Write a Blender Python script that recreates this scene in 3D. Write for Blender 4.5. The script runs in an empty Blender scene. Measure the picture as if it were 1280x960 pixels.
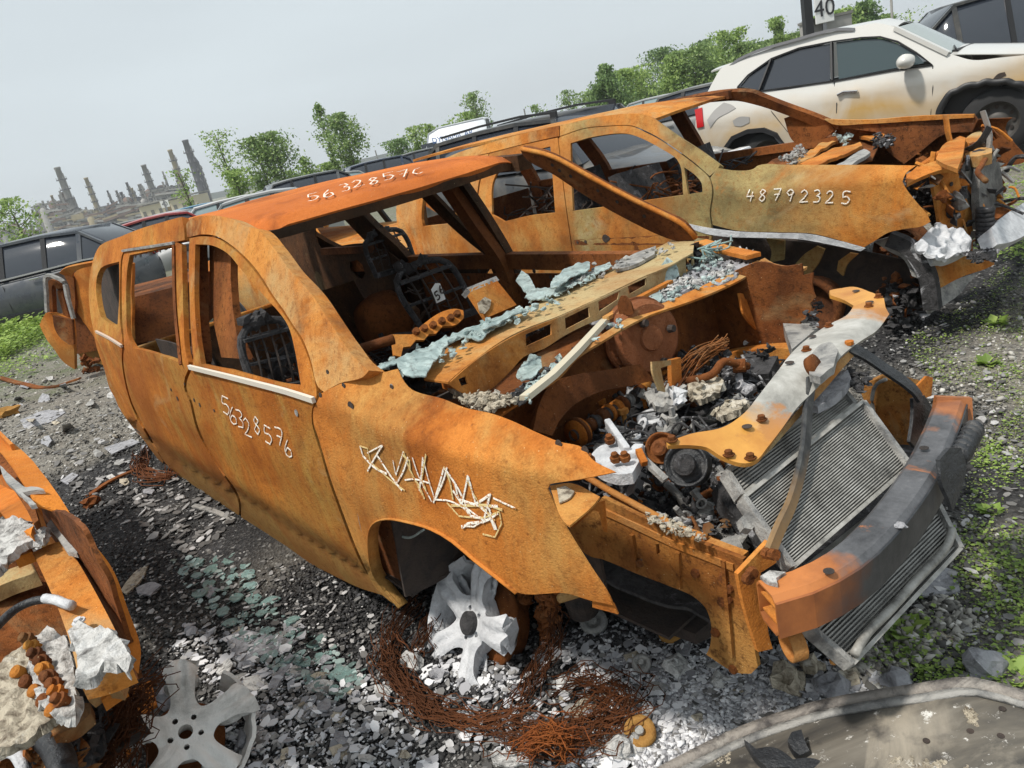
import bpy, bmesh, math, random
import numpy as np
from mathutils import Vector, Matrix, noise
from mathutils.geometry import delaunay_2d_cdt
random.seed(7); rng = np.random.default_rng(7)
S = bpy.context.scene; COL = S.collection
# ------------------------------------------------------------------ camera
FPX, PITCH, ROLL, CAMH = 940.0, math.radians(18.2), math.radians(12.75), 1.568
_f = np.array([0, math.cos(PITCH), -math.sin(PITCH)]); _r0 = np.array([1., 0, 0]); _u0 = np.cross(_r0, _f)
CR = math.cos(ROLL)*_r0 - math.sin(ROLL)*_u0; CU = math.sin(ROLL)*_r0 + math.cos(ROLL)*_u0; CF = _f
CO = np.array([0, 0, CAMH])
cam = bpy.data.cameras.new('camera'); cam_o = bpy.data.objects.new('camera', cam); COL.objects.link(cam_o)
cam.sensor_fit = 'HORIZONTAL'; cam.sensor_width = 36; cam.lens = 36*FPX/1280; cam.clip_start = .05; cam.clip_end = 5000
M = Matrix(((CR[0], CU[0], -CF[0], 0), (CR[1], CU[1], -CF[1], 0), (CR[2], CU[2], -CF[2], CAMH), (0, 0, 0, 1)))
cam_o.matrix_world = M; S.camera = cam_o
S.render.resolution_x, S.render.resolution_y = 1024, 768
# ------------------------------------------------------------------ light
SUN = Vector((-.44, -.20, .87)).normalized()
w = bpy.data.worlds.new('World'); S.world = w; w.use_nodes = True; nt = w.node_tree; nt.nodes.clear()
sky = nt.nodes.new('ShaderNodeTexSky'); sky.sky_type = 'NISHITA'; sky.sun_disc = False
sky.sun_elevation = math.asin(SUN.z); sky.sun_rotation = math.atan2(SUN.x, SUN.y)
sky.air_density = 1.0; sky.dust_density = 4.0; sky.ozone_density = 1.2
hs = nt.nodes.new('ShaderNodeHueSaturation'); hs.inputs['Saturation'].default_value = .45; hs.inputs['Value'].default_value = 1.0
tc = nt.nodes.new('ShaderNodeTexCoord'); mp = nt.nodes.new('ShaderNodeMapping'); mp.inputs['Scale'].default_value = (1.2, 1.2, 5)
cn = nt.nodes.new('ShaderNodeTexNoise'); cn.inputs['Scale'].default_value = 1.6; cn.inputs['Detail'].default_value = 5
cr = nt.nodes.new('ShaderNodeValToRGB'); cr.color_ramp.elements[0].position = .3; cr.color_ramp.elements[1].position = .75
cr.color_ramp.elements[0].color = (.82, .82, .82, 1); cr.color_ramp.elements[1].color = (1, 1, 1, 1)
mx = nt.nodes.new('ShaderNodeMixRGB'); mx.inputs[2].default_value = (7.5, 8.35, 8.8, 1)
bg = nt.nodes.new('ShaderNodeBackground'); bg.inputs['Strength'].default_value = .080; wo = nt.nodes.new('ShaderNodeOutputWorld')
L = nt.links.new
L(sky.outputs[0], hs.inputs['Color']); L(hs.outputs[0], mx.inputs[1]); L(tc.outputs['Generated'], mp.inputs[0]); L(mp.outputs[0], cn.inputs['Vector'])
L(cn.outputs['Fac'], cr.inputs[0]); L(cr.outputs[0], mx.inputs[0]); L(mx.outputs[0], bg.inputs[0]); L(bg.outputs[0], wo.inputs[0])
sl = bpy.data.lights.new('sun', 'SUN'); sl.energy = 3.5; sl.angle = math.radians(5); sl.color = (1, .95, .87)
so = bpy.data.objects.new('sun', sl); so.rotation_euler = SUN.to_track_quat('Z', 'Y').to_euler(); COL.objects.link(so)
S.view_settings.view_transform = 'Standard'; S.view_settings.look = 'None'; S.view_settings.exposure = 0.28; S.view_settings.gamma = 1
# ------------------------------------------------------------------ geometry helpers
class Frame:
    """a vehicle's own axes: x forward, y left, z up"""
    def __init__(s, x, y, z, yaw):
        s.o = np.array([x, y, z], float); s.yaw = math.radians(yaw); c, n = math.cos(s.yaw), math.sin(s.yaw)
        s.M = np.array([[c, n, 0], [-n, c, 0], [0, 0, 1]])
    def L(s, wp): return (np.asarray(wp, float)-s.o) @ s.M.T
    def W(s, lp): return np.asarray(lp, float) @ s.M + s.o
WORLD = Frame(0, 0, 0, 0)
def rays(px):
    px = np.asarray(px, float).reshape(-1, 2)
    return CF + CR*((px[:, :1]-640)/FPX) - CU*((px[:, 1:]-480)/FPX)
def hit(px, surf, fr):
    """photo pixels -> points of a surface given in the frame's own axes"""
    d = rays(px) @ fr.M.T; o = fr.L(CO)
    if isinstance(surf, tuple) and surf[0] in 'xyz':
        i = 'xyz'.index(surf[0]); t = (surf[1]-o[i])/d[:, i]; return o + d*t[:, None]
    if isinstance(surf, tuple):
        p0, n = np.array(surf[1], float), np.array(surf[2], float); t = ((p0-o)@n)/(d@n); return o + d*t[:, None]
    t0, t1, N = surf.rng; ts = np.linspace(t0, t1, N)
    P = o + d[:, None, :]*ts[None, :, None]; V = surf(P)
    lo = np.empty(len(d)); hi = np.empty(len(d))
    for k in range(len(d)):
        s = np.nonzero((V[k, :-1] > 0) & (V[k, 1:] <= 0))[0]
        if len(s): lo[k], hi[k] = ts[s[0]], ts[s[0]+1]
        else: j = np.argmin(np.abs(V[k])); lo[k] = hi[k] = ts[j]
    for _ in range(22):
        m = (lo+hi)/2; v = surf(o+d*m[:, None]); g = v > 0; lo = np.where(g, m, lo); hi = np.where(g, hi, m)
    return o + d*((lo+hi)/2)[:, None]
def H(px, py, surf, fr): return Vector(hit([(px, py)], surf, fr)[0])
def depth(pt, fr): return float((fr.W(pt)-CO)@CF)
def PD(pxs, a, b, fr):
    """pixels -> points whose distance runs evenly from that of point a to that of point b"""
    da, db = depth(a, fr), depth(b, fr); n = len(pxs); out = []
    for i, p in enumerate(pxs):
        t = da+(db-da)*i/max(1, n-1); out.append(Vector(fr.L(CO+rays([p])[0]*t)))
    return out
def obj(name, verts, faces, mat, par=None, smooth=False):
    me = bpy.data.meshes.new(name); me.from_pydata([tuple(v) for v in verts], [], faces); me.update()
    if smooth: me.polygons.foreach_set('use_smooth', [True]*len(me.polygons))
    if mat: me.materials.append(mat)
    o = bpy.data.objects.new(name, me); COL.objects.link(o)
    if par: o.parent = par
    return o
def fast(name, V, Fc, mat, par=None, smooth=False):
    """numpy arrays, all faces with the same corner count"""
    V = np.asarray(V, np.float32); Fc = np.asarray(Fc, np.int32); k = Fc.shape[1]
    me = bpy.data.meshes.new(name); me.vertices.add(len(V)); me.vertices.foreach_set('co', V.ravel())
    me.loops.add(Fc.size); me.loops.foreach_set('vertex_index', Fc.ravel()); me.polygons.add(len(Fc))
    me.polygons.foreach_set('loop_start', np.arange(0, Fc.size, k, dtype=np.int32)); me.update(calc_edges=True)
    if smooth: me.polygons.foreach_set('use_smooth', np.ones(len(Fc), bool))
    if mat: me.materials.append(mat)
    o = bpy.data.objects.new(name, me); COL.objects.link(o)
    if par: o.parent = par
    return o
def tag(o, label=None, cat=None, group=None, kind=None):
    for k, v in (('label', label), ('category', cat), ('group', group), ('kind', kind)):
        if v: o[k] = v
    return o
def empty(name, fr=None, loc=None, rz=0, **k):
    o = bpy.data.objects.new(name, None); COL.objects.link(o); o.empty_display_size = .2
    o.location = tuple(fr.o) if fr else loc; o.rotation_euler.z = fr.yaw if fr else rz
    return tag(o, **k)
def resample(poly, step, closed=True, ang=38):
    P = [Vector(p) for p in poly]; n = len(P); out = []
    def tan(i):
        if not closed and (i == 0 or i == n-1): return None
        a, b, c = P[i-1], P[i], P[(i+1) % n]; u = (b-a); v = (c-b)
        if u.length < 1e-6 or v.length < 1e-6: return None
        if u.angle(v) > math.radians(ang): return None
        return (u.normalized()+v.normalized()).normalized()
    for i in range(n if closed else n-1):
        a, b = P[i], P[(i+1) % n]; l = (b-a).length; ta, tb = tan(i), tan((i+1) % n); d = (b-a)
        ta = ta*l if ta is not None else d; tb = tb*l if tb is not None else d
        m = max(1, int(round(l/step)))
        for k in range(m):
            t = k/m; h = (2*t**3-3*t*t+1, t**3-2*t*t+t, -2*t**3+3*t*t, t**3-t*t)
            out.append(a*h[0]+ta*h[1]+b*h[2]+tb*h[3])
    if not closed: out.append(P[-1])
    return out
def inside(poly, x, y):
    px = np.array([p[0] for p in poly]); py = np.array([p[1] for p in poly]); qx = np.roll(px, -1); qy = np.roll(py, -1)
    x = np.asarray(x)[:, None]; y = np.asarray(y)[:, None]
    c = ((py > y) != (qy > y)) & (x < (qx-px)*(y-py)/(qy-py+1e-12)+px)
    return c.sum(1) % 2 == 1
def tri2d(poly, holes, sp):
    rings = [resample(poly, sp*.7)]+[resample(h, sp*.7) for h in holes]
    V = []; E = []
    for r in rings:
        b = len(V); V += [(p[0], p[1]) for p in r]; E += [(b+i, b+(i+1) % len(r)) for i in range(len(r))]
    xs = [p[0] for p in rings[0]]; ys = [p[1] for p in rings[0]]
    gx = np.arange(min(xs)+sp*.5, max(xs), sp); gy = np.arange(min(ys)+sp*.5, max(ys), sp*.87)
    G = np.array([(x+(sp/2 if j % 2 else 0), y) for j, y in enumerate(gy) for x in gx]).reshape(-1, 2)
    if len(G):
        ok = inside(rings[0], G[:, 0], G[:, 1])
        for r in rings[1:]: ok &= ~inside(r, G[:, 0], G[:, 1])
        G = G[ok]; B = np.array(V)
        if len(G):
            dm = np.min(np.hypot(G[:, None, 0]-B[None, :, 0], G[:, None, 1]-B[None, :, 1]), 1); G = G[dm > sp*.45]
            V += [tuple(g) for g in G]
    v, e, f, *_ = delaunay_2d_cdt([Vector(p) for p in V], E, [], 0, 1e-5)
    v = np.array([tuple(p) for p in v]); f = np.array([t for t in f if len(t) == 3])
    c = v[f].mean(1); ok = inside(rings[0], c[:, 0], c[:, 1])
    for r in rings[1:]: ok &= ~inside(r, c[:, 0], c[:, 1])
    return v, f[ok]
def sheet3(name, P, f, mat, par, th=.004, dent=.002, away=None, flip=False, smooth=True, seed=0):
    """points + triangles -> a metal sheet with thickness and its cut edges"""
    P = np.array(P, float)
    n = np.zeros_like(P); fn = np.cross(P[f[:, 1]]-P[f[:, 0]], P[f[:, 2]]-P[f[:, 0]])
    for k in range(3): np.add.at(n, f[:, k], fn)
    n /= np.linalg.norm(n, axis=1)[:, None]+1e-12
    if away is not None and np.sum(np.einsum('ij,ij->i', n, away-P)) < 0: n = -n; f = f[:, ::-1]
    if dent:
        dn = np.array([noise.noise(Vector(p*5+seed))*.7+noise.noise(Vector(p*17+seed))*.3 for p in P]); P = P + n*(dn*dent)[:, None]
    Q = P - n*th; N = len(P)
    ed = {}
    for t in f:
        for a, b in ((t[0], t[1]), (t[1], t[2]), (t[2], t[0])): ed[(a, b)] = 1
    bd = [(a, b) for (a, b) in ed if (b, a) not in ed]
    V = list(P)+list(Q); F = [tuple(t) for t in f]+[tuple(t+N)[::-1] for t in f]; ns = len(F)
    m = {}
    for a, b in bd:
        for i in (a, b):
            if i not in m: m[i] = len(V); V.append(P[i]); V.append(Q[i])
        F.append((m[b], m[a], m[a]+1, m[b]+1))
    o = obj(name, V, [tuple(int(i) for i in q) for q in F], mat, par)
    if smooth: o.data.polygons.foreach_set('use_smooth', [True]*ns+[False]*(len(F)-ns))
    return o
def sheet(name, poly, surf, mat, fr, par, holes=(), th=.004, sp=11, dent=.002, mirror=False, mname=None, push=0, mth=None, mmat=None):
    v, f = tri2d(poly, holes, sp); P = hit(v, surf, fr); away = fr.L(CO)
    if push:
        P = P.copy(); P[:, 1] += push
    o = sheet3(name, P, f, mat, par, th, dent, away)
    if mirror:
        Q = P*np.array([1, -1, 1]); sheet3(mname or name, Q, f[:, ::-1], mmat or mat, par, mth or th, dent, away*np.array([1, -1, 1]))
    return o
class MB:
    def __init__(s): s.v = []; s.f = []
    def add(s, v, f):
        b = len(s.v); s.v += [tuple(p) for p in v]; s.f += [tuple(i+b for i in q) for q in f]; return s
    def box(s, c, sz, R=None, jit=0):
        c = Vector(c); v = []
        for x in (-.5, .5):
            for y in (-.5, .5):
                for z in (-.5, .5):
                    p = Vector((x*sz[0], y*sz[1], z*sz[2])); p += Vector((random.uniform(-jit, jit), random.uniform(-jit, jit), random.uniform(-jit, jit)))
                    v.append((R @ p if R else p)+c)
        return s.add(v, [(0, 1, 3, 2), (4, 6, 7, 5), (0, 4, 5, 1), (2, 3, 7, 6), (0, 2, 6, 4), (1, 5, 7, 3)])
    def bar(s, a, b, w, h=None, up=Vector((0, 0, 1))):
        a, b = Vector(a), Vector(b); h = h or w; d = (b-a); 
        if d.length < 1e-6: return s
        d.normalize(); u = up
        if abs(d.dot(u)) > .97: u = Vector((1, 0, 0))
        x = d.cross(u).normalized(); y = x.cross(d)
        v = [p+x*i*w/2+y*j*h/2 for p in (a, b) for i, j in ((-1, -1), (1, -1), (1, 1), (-1, 1))]
        return s.add(v, [(0, 1, 2, 3), (7, 6, 5, 4)]+[(i, i+4, (i+1) % 4+4, (i+1) % 4) for i in range(4)])
    def sweep(s, pts, prof, up=Vector((0, 0, 1)), closed_prof=True, caps=True, scale=None):
        """profile points (side, up) carried along a path"""
        pts = [Vector(p) for p in pts]; n = len(pts); m = len(prof); v = []
        for i, p in enumerate(pts):
            d = (pts[min(i+1, n-1)]-pts[max(i-1, 0)]).normalized(); x = d.cross(up)
            if x.length < 1e-4: x = d.cross(Vector((1, 0, 0)))
            x.normalize(); y = x.cross(d); k = scale[i] if scale else 1
            v += [p+x*a*k+y*b*k for a, b in prof]
        f = []
        for i in range(n-1):
            for j in range(m if closed_prof else m-1):
                a, b = i*m+j, i*m+(j+1) % m; f.append((a, b, b+m, a+m))
        if caps and closed_prof: f += [tuple(range(m))[::-1], tuple(range((n-1)*m, n*m))]
        return s.add(v, f)
    def tube(s, pts, r, n=8, scale=None):
        return s.sweep(pts, [(r*math.cos(2*math.pi*k/n), r*math.sin(2*math.pi*k/n)) for k in range(n)], scale=scale)
    def lathe(s, c, ax, prof, n=24):
        """prof = (distance along axis, radius)"""
        c = Vector(c); ax = Vector(ax).normalized(); u = ax.orthogonal().normalized(); w_ = ax.cross(u); v = []; m = len(prof)
        for k in range(n):
            a = 2*math.pi*k/n; e = u*math.cos(a)+w_*math.sin(a); v += [c+ax*h+e*r for h, r in prof]
        f = [(k*m+j, k*m+j+1, ((k+1) % n)*m+j+1, ((k+1) % n)*m+j) for k in range(n) for j in range(m-1)]
        return s.add(v, f)
    def lump(s, c, r, sq=(1, 1, 1), rough=.35, R=None, sub=1):
        v, f = ICO[sub]; o = Vector((random.uniform(0, 99),)*3)
        out = []
        for p in v:
            k = 1+rough*2*noise.noise(p*1.3+o)+rough*noise.noise(p*3.1+o); q = Vector((p.x*sq[0], p.y*sq[1], p.z*sq[2]))*r*k
            out.append((R @ q if R else q)+Vector(c))
        return s.add(out, f)
    def build(s, name, mat, par=None, smooth=False, bevel=0):
        o = obj(name, s.v, s.f, mat, par, smooth)
        if bevel: m = o.modifiers.new('b', 'BEVEL'); m.width = bevel; m.segments = 2; m.limit_method = 'ANGLE'
        return o
def _ico(sub):
    bm = bmesh.new(); bmesh.ops.create_icosphere(bm, subdivisions=sub, radius=1); bm.verts.ensure_lookup_table()
    r = ([v.co.copy() for v in bm.verts], [tuple(v.index for v in f.verts) for f in bm.faces]); bm.free(); return r
ICO = {k: _ico(k) for k in (1, 2, 3)}
def crust(name, poly, surf, m, fr, par, amp=.012, sp=4, th=.012, f1=30, f2=75):
    sp *= .66
    v, f = tri2d(poly, [], sp); P = hit(v, surf, fr); n = np.zeros_like(P); fn = np.cross(P[f[:, 1]]-P[f[:, 0]], P[f[:, 2]]-P[f[:, 0]])
    for k in range(3): np.add.at(n, f[:, k], fn)
    n /= np.linalg.norm(n, axis=1)[:, None]+1e-12; a = fr.L(CO)
    if np.sum(np.einsum('ij,ij->i', n, a-P)) < 0: n = -n
    dn = np.array([1.5*(.5-abs(noise.noise(Vector(p*f1))))+.35*noise.noise(Vector(p*f2)) for p in P]); P = P+n*(dn*amp)[:, None]
    o = sheet3(name, P, f, m, par, th, 0, a, smooth=True); return o
def spline(pts, per=6):
    return [Vector(p) for p in resample(pts, max(1e-4, sum((Vector(pts[i+1])-Vector(pts[i])).length for i in range(len(pts)-1))/(per*(len(pts)-1))), closed=False, ang=100)]
def rrot(): return Matrix.Rotation(random.uniform(0, 6.28), 3, 'Z') @ Matrix.Rotation(random.uniform(0, 6.28), 3, 'X')
# ------------------------------------------------------------------ materials
def mat(name, col=(.5, .5, .5), rough=.6, metal=0, spec=.5):
    m = bpy.data.materials.new(name); m.use_nodes = True; b = m.node_tree.nodes['Principled BSDF']
    b.inputs['Base Color'].default_value = (*col, 1); b.inputs['Roughness'].default_value = rough; b.inputs['Metallic'].default_value = metal
    b.inputs['Specular IOR Level'].default_value = spec; return m
class NG:
    def __init__(s, m, seed=0, scale=(1, 1, 1), coord='Object'):
        s.m = m; s.t = m.node_tree; s.b = s.t.nodes['Principled BSDF']; s.L = s.t.links.new
        s.tc = s.t.nodes.new('ShaderNodeTexCoord'); s.co = s.map(scale, seed, s.tc.outputs[coord])
    def map(s, scale, seed=0, src=None):
        n = s.t.nodes.new('ShaderNodeMapping'); n.inputs['Scale'].default_value = scale; n.inputs['Location'].default_value = (seed*3.1, seed*1.7, seed*2.3)
        s.L(src or s.tc.outputs['Object'], n.inputs[0]); return n.outputs[0]
    def noise(s, sc, det=6, ro=.6, dist=0, co=None):
        n = s.t.nodes.new('ShaderNodeTexNoise'); n.inputs['Scale'].default_value = sc; n.inputs['Detail'].default_value = det
        n.inputs['Roughness'].default_value = ro; n.inputs['Distortion'].default_value = dist; s.L(co or s.co, n.inputs['Vector']); return n.outputs['Fac']
    def vor(s, sc, feat='F1', out='Distance', co=None, rnd=1):
        n = s.t.nodes.new('ShaderNodeTexVoronoi'); n.feature = feat; n.inputs['Scale'].default_value = sc; n.inputs['Randomness'].default_value = rnd
        s.L(co or s.co, n.inputs['Vector']); return n.outputs[out]
    def ramp(s, fac, *st):
        n = s.t.nodes.new('ShaderNodeValToRGB'); e = n.color_ramp.elements
        while len(e) < len(st): e.new(.5)
        for k, (p, c) in enumerate(st):
            e[k].position = p; e[k].color = (*(c if isinstance(c, tuple) else (c, c, c)), 1)
        s.L(fac, n.inputs[0]); return n.outputs[0]
    def mix(s, fac, a, b, mode='MIX'):
        n = s.t.nodes.new('ShaderNodeMixRGB'); n.blend_type = mode
        for i, v in ((0, fac), (1, a), (2, b)):
            if isinstance(v, (int, float)): n.inputs[i].default_value = v if i == 0 else (v, v, v, 1)
            elif isinstance(v, tuple): n.inputs[i].default_value = (*v, 1)
            else: s.L(v, n.inputs[i])
        return n.outputs[0]
    def math(s, op, a, b=0.):
        n = s.t.nodes.new('ShaderNodeMath'); n.operation = op
        for i, v in ((0, a), (1, b)):
            if isinstance(v, (int, float)): n.inputs[i].default_value = v
            else: s.L(v, n.inputs[i])
        return n.outputs[0]
    def sep(s, src=None):
        n = s.t.nodes.new('ShaderNodeSeparateXYZ'); s.L(src or s.tc.outputs['Object'], n.inputs[0]); return n.outputs
    def attr(s, name):
        n = s.t.nodes.new('ShaderNodeAttribute'); n.attribute_name = name; return n.outputs['Fac']
    def island(s):
        return s.t.nodes.new('ShaderNodeNewGeometry').outputs['Random Per Island']
    def color(s, c): s.L(c, s.b.inputs['Base Color']); return s
    def rough(s, c): s.L(c, s.b.inputs['Roughness']); return s
    def bump(s, h, st=.3, d=.01):
        n = s.t.nodes.new('ShaderNodeBump'); n.inputs['Strength'].default_value = st; n.inputs['Distance'].default_value = d
        s.L(h, n.inputs['Height']); s.L(n.outputs[0], s.b.inputs['Normal']); return s
def rust(name, hi=(.56, .225, .06), mid=(.38, .13, .03), lo=(.12, .038, .016), pale=(.50, .36, .16), pale_amt=.5, dark_amt=.5, seed=0, grey=None, gthr=.6, streak=True, low=None, xband=None, sk=.25):
    m = mat(name, rough=.8, spec=.12); g = NG(m, seed)
    n1 = g.noise(2.3, 9, .62, .4); c = g.ramp(n1, (.30, lo), (.43, mid), (.58, hi), (.78, hi))
    if streak:
        st = g.noise(1, 6, .65, 0, g.map((16, 16, 1.6), seed+2)); c = g.mix(g.ramp(st, (.44, 0.), (.62, sk)), c, mid)
        st2 = g.noise(1, 5, .6, 0, g.map((7, 7, 1.8), seed+5)); c = g.mix(g.ramp(st2, (.52, 0.), (.70, pale_amt*(.4+sk))), c, pale)
    p = g.noise(1.3, 7, .65, .8, g.map((1, 1, 1), seed+9)); c = g.mix(g.ramp(p, (.5, 0.), (.68, pale_amt)), c, pale)
    if grey:
        q = g.noise(1.1, 6, .6, .5, g.map((1, 1, 1), seed+13)); c = g.mix(g.ramp(q, (gthr-.14, 0.), (gthr, .85)), c, grey)
    if low:
        zz = g.math('ADD', g.sep()['Z'], g.math('MULTIPLY', g.noise(3, 6, .6), .25)); c = g.mix(g.ramp(zz, (.42, .8), (.62, 0.)), c, low)
    if xband:
        xx = g.math('ADD', g.sep()['X'], g.math('MULTIPLY', g.math('SUBTRACT', g.noise(2.2, 6, .62, .6), .5), .9)); xn = g.math('MULTIPLY', g.math('ADD', xx, 4.), .2)
        c = g.mix(g.ramp(xn, *[((x_+4)*.2, v_) for x_, v_ in xband]), c, g.ramp(g.noise(2.6, 8, .7, .4), (.32, (.10, .095, .065)), (.46, (.23, .20, .12)), (.58, (.33, .29, .17)), (.72, (.44, .42, .36))))
    f = g.noise(38, 6, .75); c = g.mix(g.ramp(f, (.50, 0.), (.66, dark_amt)), c, lo)
    f2 = g.noise(170, 3, .7); c = g.mix(g.ramp(f2, (.35, .45), (.65, 0.)), c, g.mix(1., c, (.62, .55, .5), 'MULTIPLY'))
    sp_ = g.noise(11, 9, .78, .3, g.map((1, 1, 1), seed+21)); c = g.mix(g.ramp(sp_, (.56, 0.), (.68, .45)), c, mid); c = g.mix(g.ramp(g.noise(85, 4, .8), (.62, 0.), (.74, .35)), c, pale)
    c = g.mix(g.ramp(g.vor(28, 'F1', 'Distance', g.map((1, 1, 1), seed+4)), (.05, .55), (.16, 0.)), c, lo)
    bz = g.noise(.9, 5, .55, 1.2, g.map((1, 1, 1), seed+31)); c = g.mix(g.ramp(bz, (.52, 0.), (.62, .55)), c, g.mix(.5, lo, mid))
    gz = g.noise(1.7, 6, .6, .9, g.map((1, 1, 1.4), seed+37)); c = g.mix(g.ramp(gz, (.60, 0.), (.70, .55*min(1, pale_amt*1.6))), c, (.36, .31, .22))
    wz = g.vor(46, 'F1', 'Distance', g.map((1, 1, 1), seed+41)); c = g.mix(g.ramp(wz, (.035, .8), (.06, 0.)), c, (.66, .58, .45))
    c = g.mix(1., c, (1.12, 1.03, .76), 'MULTIPLY')
    g.color(c); g.rough(g.ramp(f, (.3, .68), (.7, .95))); g.bump(g.math('ADD', g.math('ADD', g.math('MULTIPLY', f, .8), f2), g.math('MULTIPLY', n1, 1.5)), .55, .006)
    return m
R_OR = rust('rust_orange', pale_amt=.7, pale=(.48, .33, .14), dark_amt=.4, low=(.30, .20, .085))
R_DOOR = rust('rust_door', hi=(.47, .19, .045), mid=(.33, .115, .026), pale=(.38, .26, .09), pale_amt=.7, dark_amt=.5, seed=2, low=(.24, .165, .075), sk=.6)
R_TAN = rust('rust_tan', hi=(.56, .27, .085), mid=(.42, .16, .04), pale=(.46, .38, .24), pale_amt=.8, dark_amt=.45, seed=3)
R_ROOF = rust('rust_roof', hi=(.56, .185, .055), mid=(.47, .145, .04), lo=(.2, .06, .025), pale=(.5, .2, .07), pale_amt=.3, dark_amt=.25, seed=5, streak=False)
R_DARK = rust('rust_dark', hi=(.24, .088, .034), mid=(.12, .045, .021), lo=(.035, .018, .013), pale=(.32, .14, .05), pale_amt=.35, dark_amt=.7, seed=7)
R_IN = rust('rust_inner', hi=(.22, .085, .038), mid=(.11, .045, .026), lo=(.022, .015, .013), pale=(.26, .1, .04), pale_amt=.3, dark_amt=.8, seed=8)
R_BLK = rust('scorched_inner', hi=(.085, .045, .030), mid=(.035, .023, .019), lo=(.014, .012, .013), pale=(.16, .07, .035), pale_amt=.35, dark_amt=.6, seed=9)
R_GREY = rust('rust_greyed', hi=(.53, .25, .075), mid=(.40, .17, .05), pale=(.48, .40, .25), pale_amt=.9, dark_amt=.35, seed=11, grey=(.40, .37, .28), gthr=.58)
R_S2 = rust('rust_olive', hi=(.58, .24, .06), mid=(.42, .15, .035), lo=(.16, .06, .02), pale=(.50, .36, .16), pale_amt=.7, dark_amt=.5, seed=14, xband=((-3.9, .15), (-2.7, .2), (-1.9, .15), (-1.55, .95), (-1.35, .1), (-.95, .25), (-.75, 1.), (-.1, .95), (.28, .35), (.42, 0.)))
R_RAIL = rust('rust_pitted', hi=(.38, .17, .05), mid=(.22, .085, .03), lo=(.07, .028, .014), pale=(.50, .33, .14), pale_amt=.7, dark_amt=.9, seed=17)
R_BEAM = rust('rust_bumper', hi=(.46, .16, .04), mid=(.33, .11, .03), pale=(.3, .28, .24), pale_amt=.4, dark_amt=.4, seed=21)
def char(name, a=(.012, .012, .013), b=(.05, .048, .05), c=(.25, .25, .27), amt=.5, sc=30, seed=0, rough=.85):
    m = mat(name, rough=rough); g = NG(m, seed); n = g.noise(sc, 8, .7, .5); c_ = g.ramp(n, (.35, a), (.55, b)); q = g.noise(sc*.35, 7, .7, 1.)
    c_ = g.mix(g.ramp(q, (.56, 0.), (.64, amt)), c_, c); g.color(c_); g.bump(g.math('ADD', n, g.math('MULTIPLY', g.noise(sc*5, 4, .7), .5)), .9, .012); return m
CHAR = char('charred'); CHAR2 = char('charred_ash', amt=.95, sc=22, seed=4, c=(.42, .42, .44)); SOOT = char('soot', amt=.25, a=(.018, .016, .015), b=(.05, .035, .028), c=(.10, .06, .04), sc=12)
ASH = char('white_ash', a=(.10, .095, .09), b=(.58, .57, .55), c=(.76, .76, .75), amt=.7, sc=34, seed=6)
ASHB = char('cream_ash', a=(.12, .09, .06), b=(.50, .44, .34), c=(.70, .67, .60), amt=.6, sc=34, seed=8)
ASHG = char('grey_ash', a=(.14, .14, .15), b=(.34, .34, .36), c=(.55, .55, .57), amt=.6, sc=20, seed=9)
ALU = char('burnt_aluminium', a=(.38, .39, .41), b=(.58, .59, .61), c=(.72, .73, .75), amt=.6, sc=14, seed=3, rough=.55)
ALUD = char('sooty_aluminium', a=(.13, .13, .13), b=(.34, .33, .31), c=(.5, .49, .46), amt=.5, sc=14, seed=5, rough=.6)
BLK = char('black_coating', a=(.012, .013, .015), b=(.03, .032, .036), c=(.16, .15, .14), amt=.35, sc=9, rough=.42)
def glassy(name, a, b):
    m = mat(name, rough=.3); g = NG(m); n = g.noise(16, 8, .75, .5); g.color(g.mix(g.ramp(g.noise(45, 6, .7), (.52, 0.), (.66, .8)), g.ramp(n, (.3, a), (.6, b)), (.09, .09, .085))); g.bump(n, .8, .012)
    m.node_tree.nodes['Principled BSDF'].inputs['Transmission Weight'].default_value = .25; return m
GLS = glassy('melted_glass', (.16, .24, .24), (.56, .68, .66)); GLT = glassy('teal_glass', (.10, .20, .19), (.28, .42, .39))
def brokenpaint(name, col, under=(.42, .17, .045)):
    m = mat(name, rough=.75, spec=.1); g = NG(m); g.color(g.mix(g.ramp(g.noise(150, 5, .7), (.50, 0.), (.60, 1.)), col, under)); return m
PAINT = brokenpaint('white_marker_paint', (.80, .78, .70)); PAINTY = brokenpaint('faded_yellow_marker', (.62, .50, .24))
# ================================================================== the burnt crossover in the middle
FM = Frame(.483, 2.243, -.068, -53.0)
class Side:
    def __init__(s, half=.895, belt=1.0, tum=.46, sign=-1, rng_=(1, 14, 240), shoulder=True, front=.15, tuck=.28):
        s.h, s.belt, s.tum, s.sg, s.rng, s.sh, s.fr, s.tk = half, belt, tum, sign, rng_, shoulder, front, tuck
    def s(s, x, z):
        v = s.h-np.clip(z-s.belt, 0, 9)*s.tum-np.clip(.45-z, 0, 1)*s.tk-np.clip(x, 0, 3)**2*s.fr-np.clip(-3.0-x, 0, 3)**2*.02
        v = v-.018*np.exp(-((z-.30)/.05)**2)+.012*np.exp(-((z-.72)/.12)**2)
        if s.sh: v = v-np.clip(z-(s.belt-.03), 0, .13)*.9*np.clip((x+.45)/.35, 0, 1)
        return v
    def __call__(s, P): return s.sg*P[..., 1]-s.s(P[..., 0], P[..., 2])
SD = Side(); SDP = Side(shoulder=False)
car = empty('burnt_crossover_car', FM, label='large rusted burnt-out crossover in the centre, chalk numbers on door and roof, engine bay open', cat='burnt car')
def sh(name, poly, m, surf=SD, **k): return sheet(name, poly, surf, m, FM, car, **k)
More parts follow.
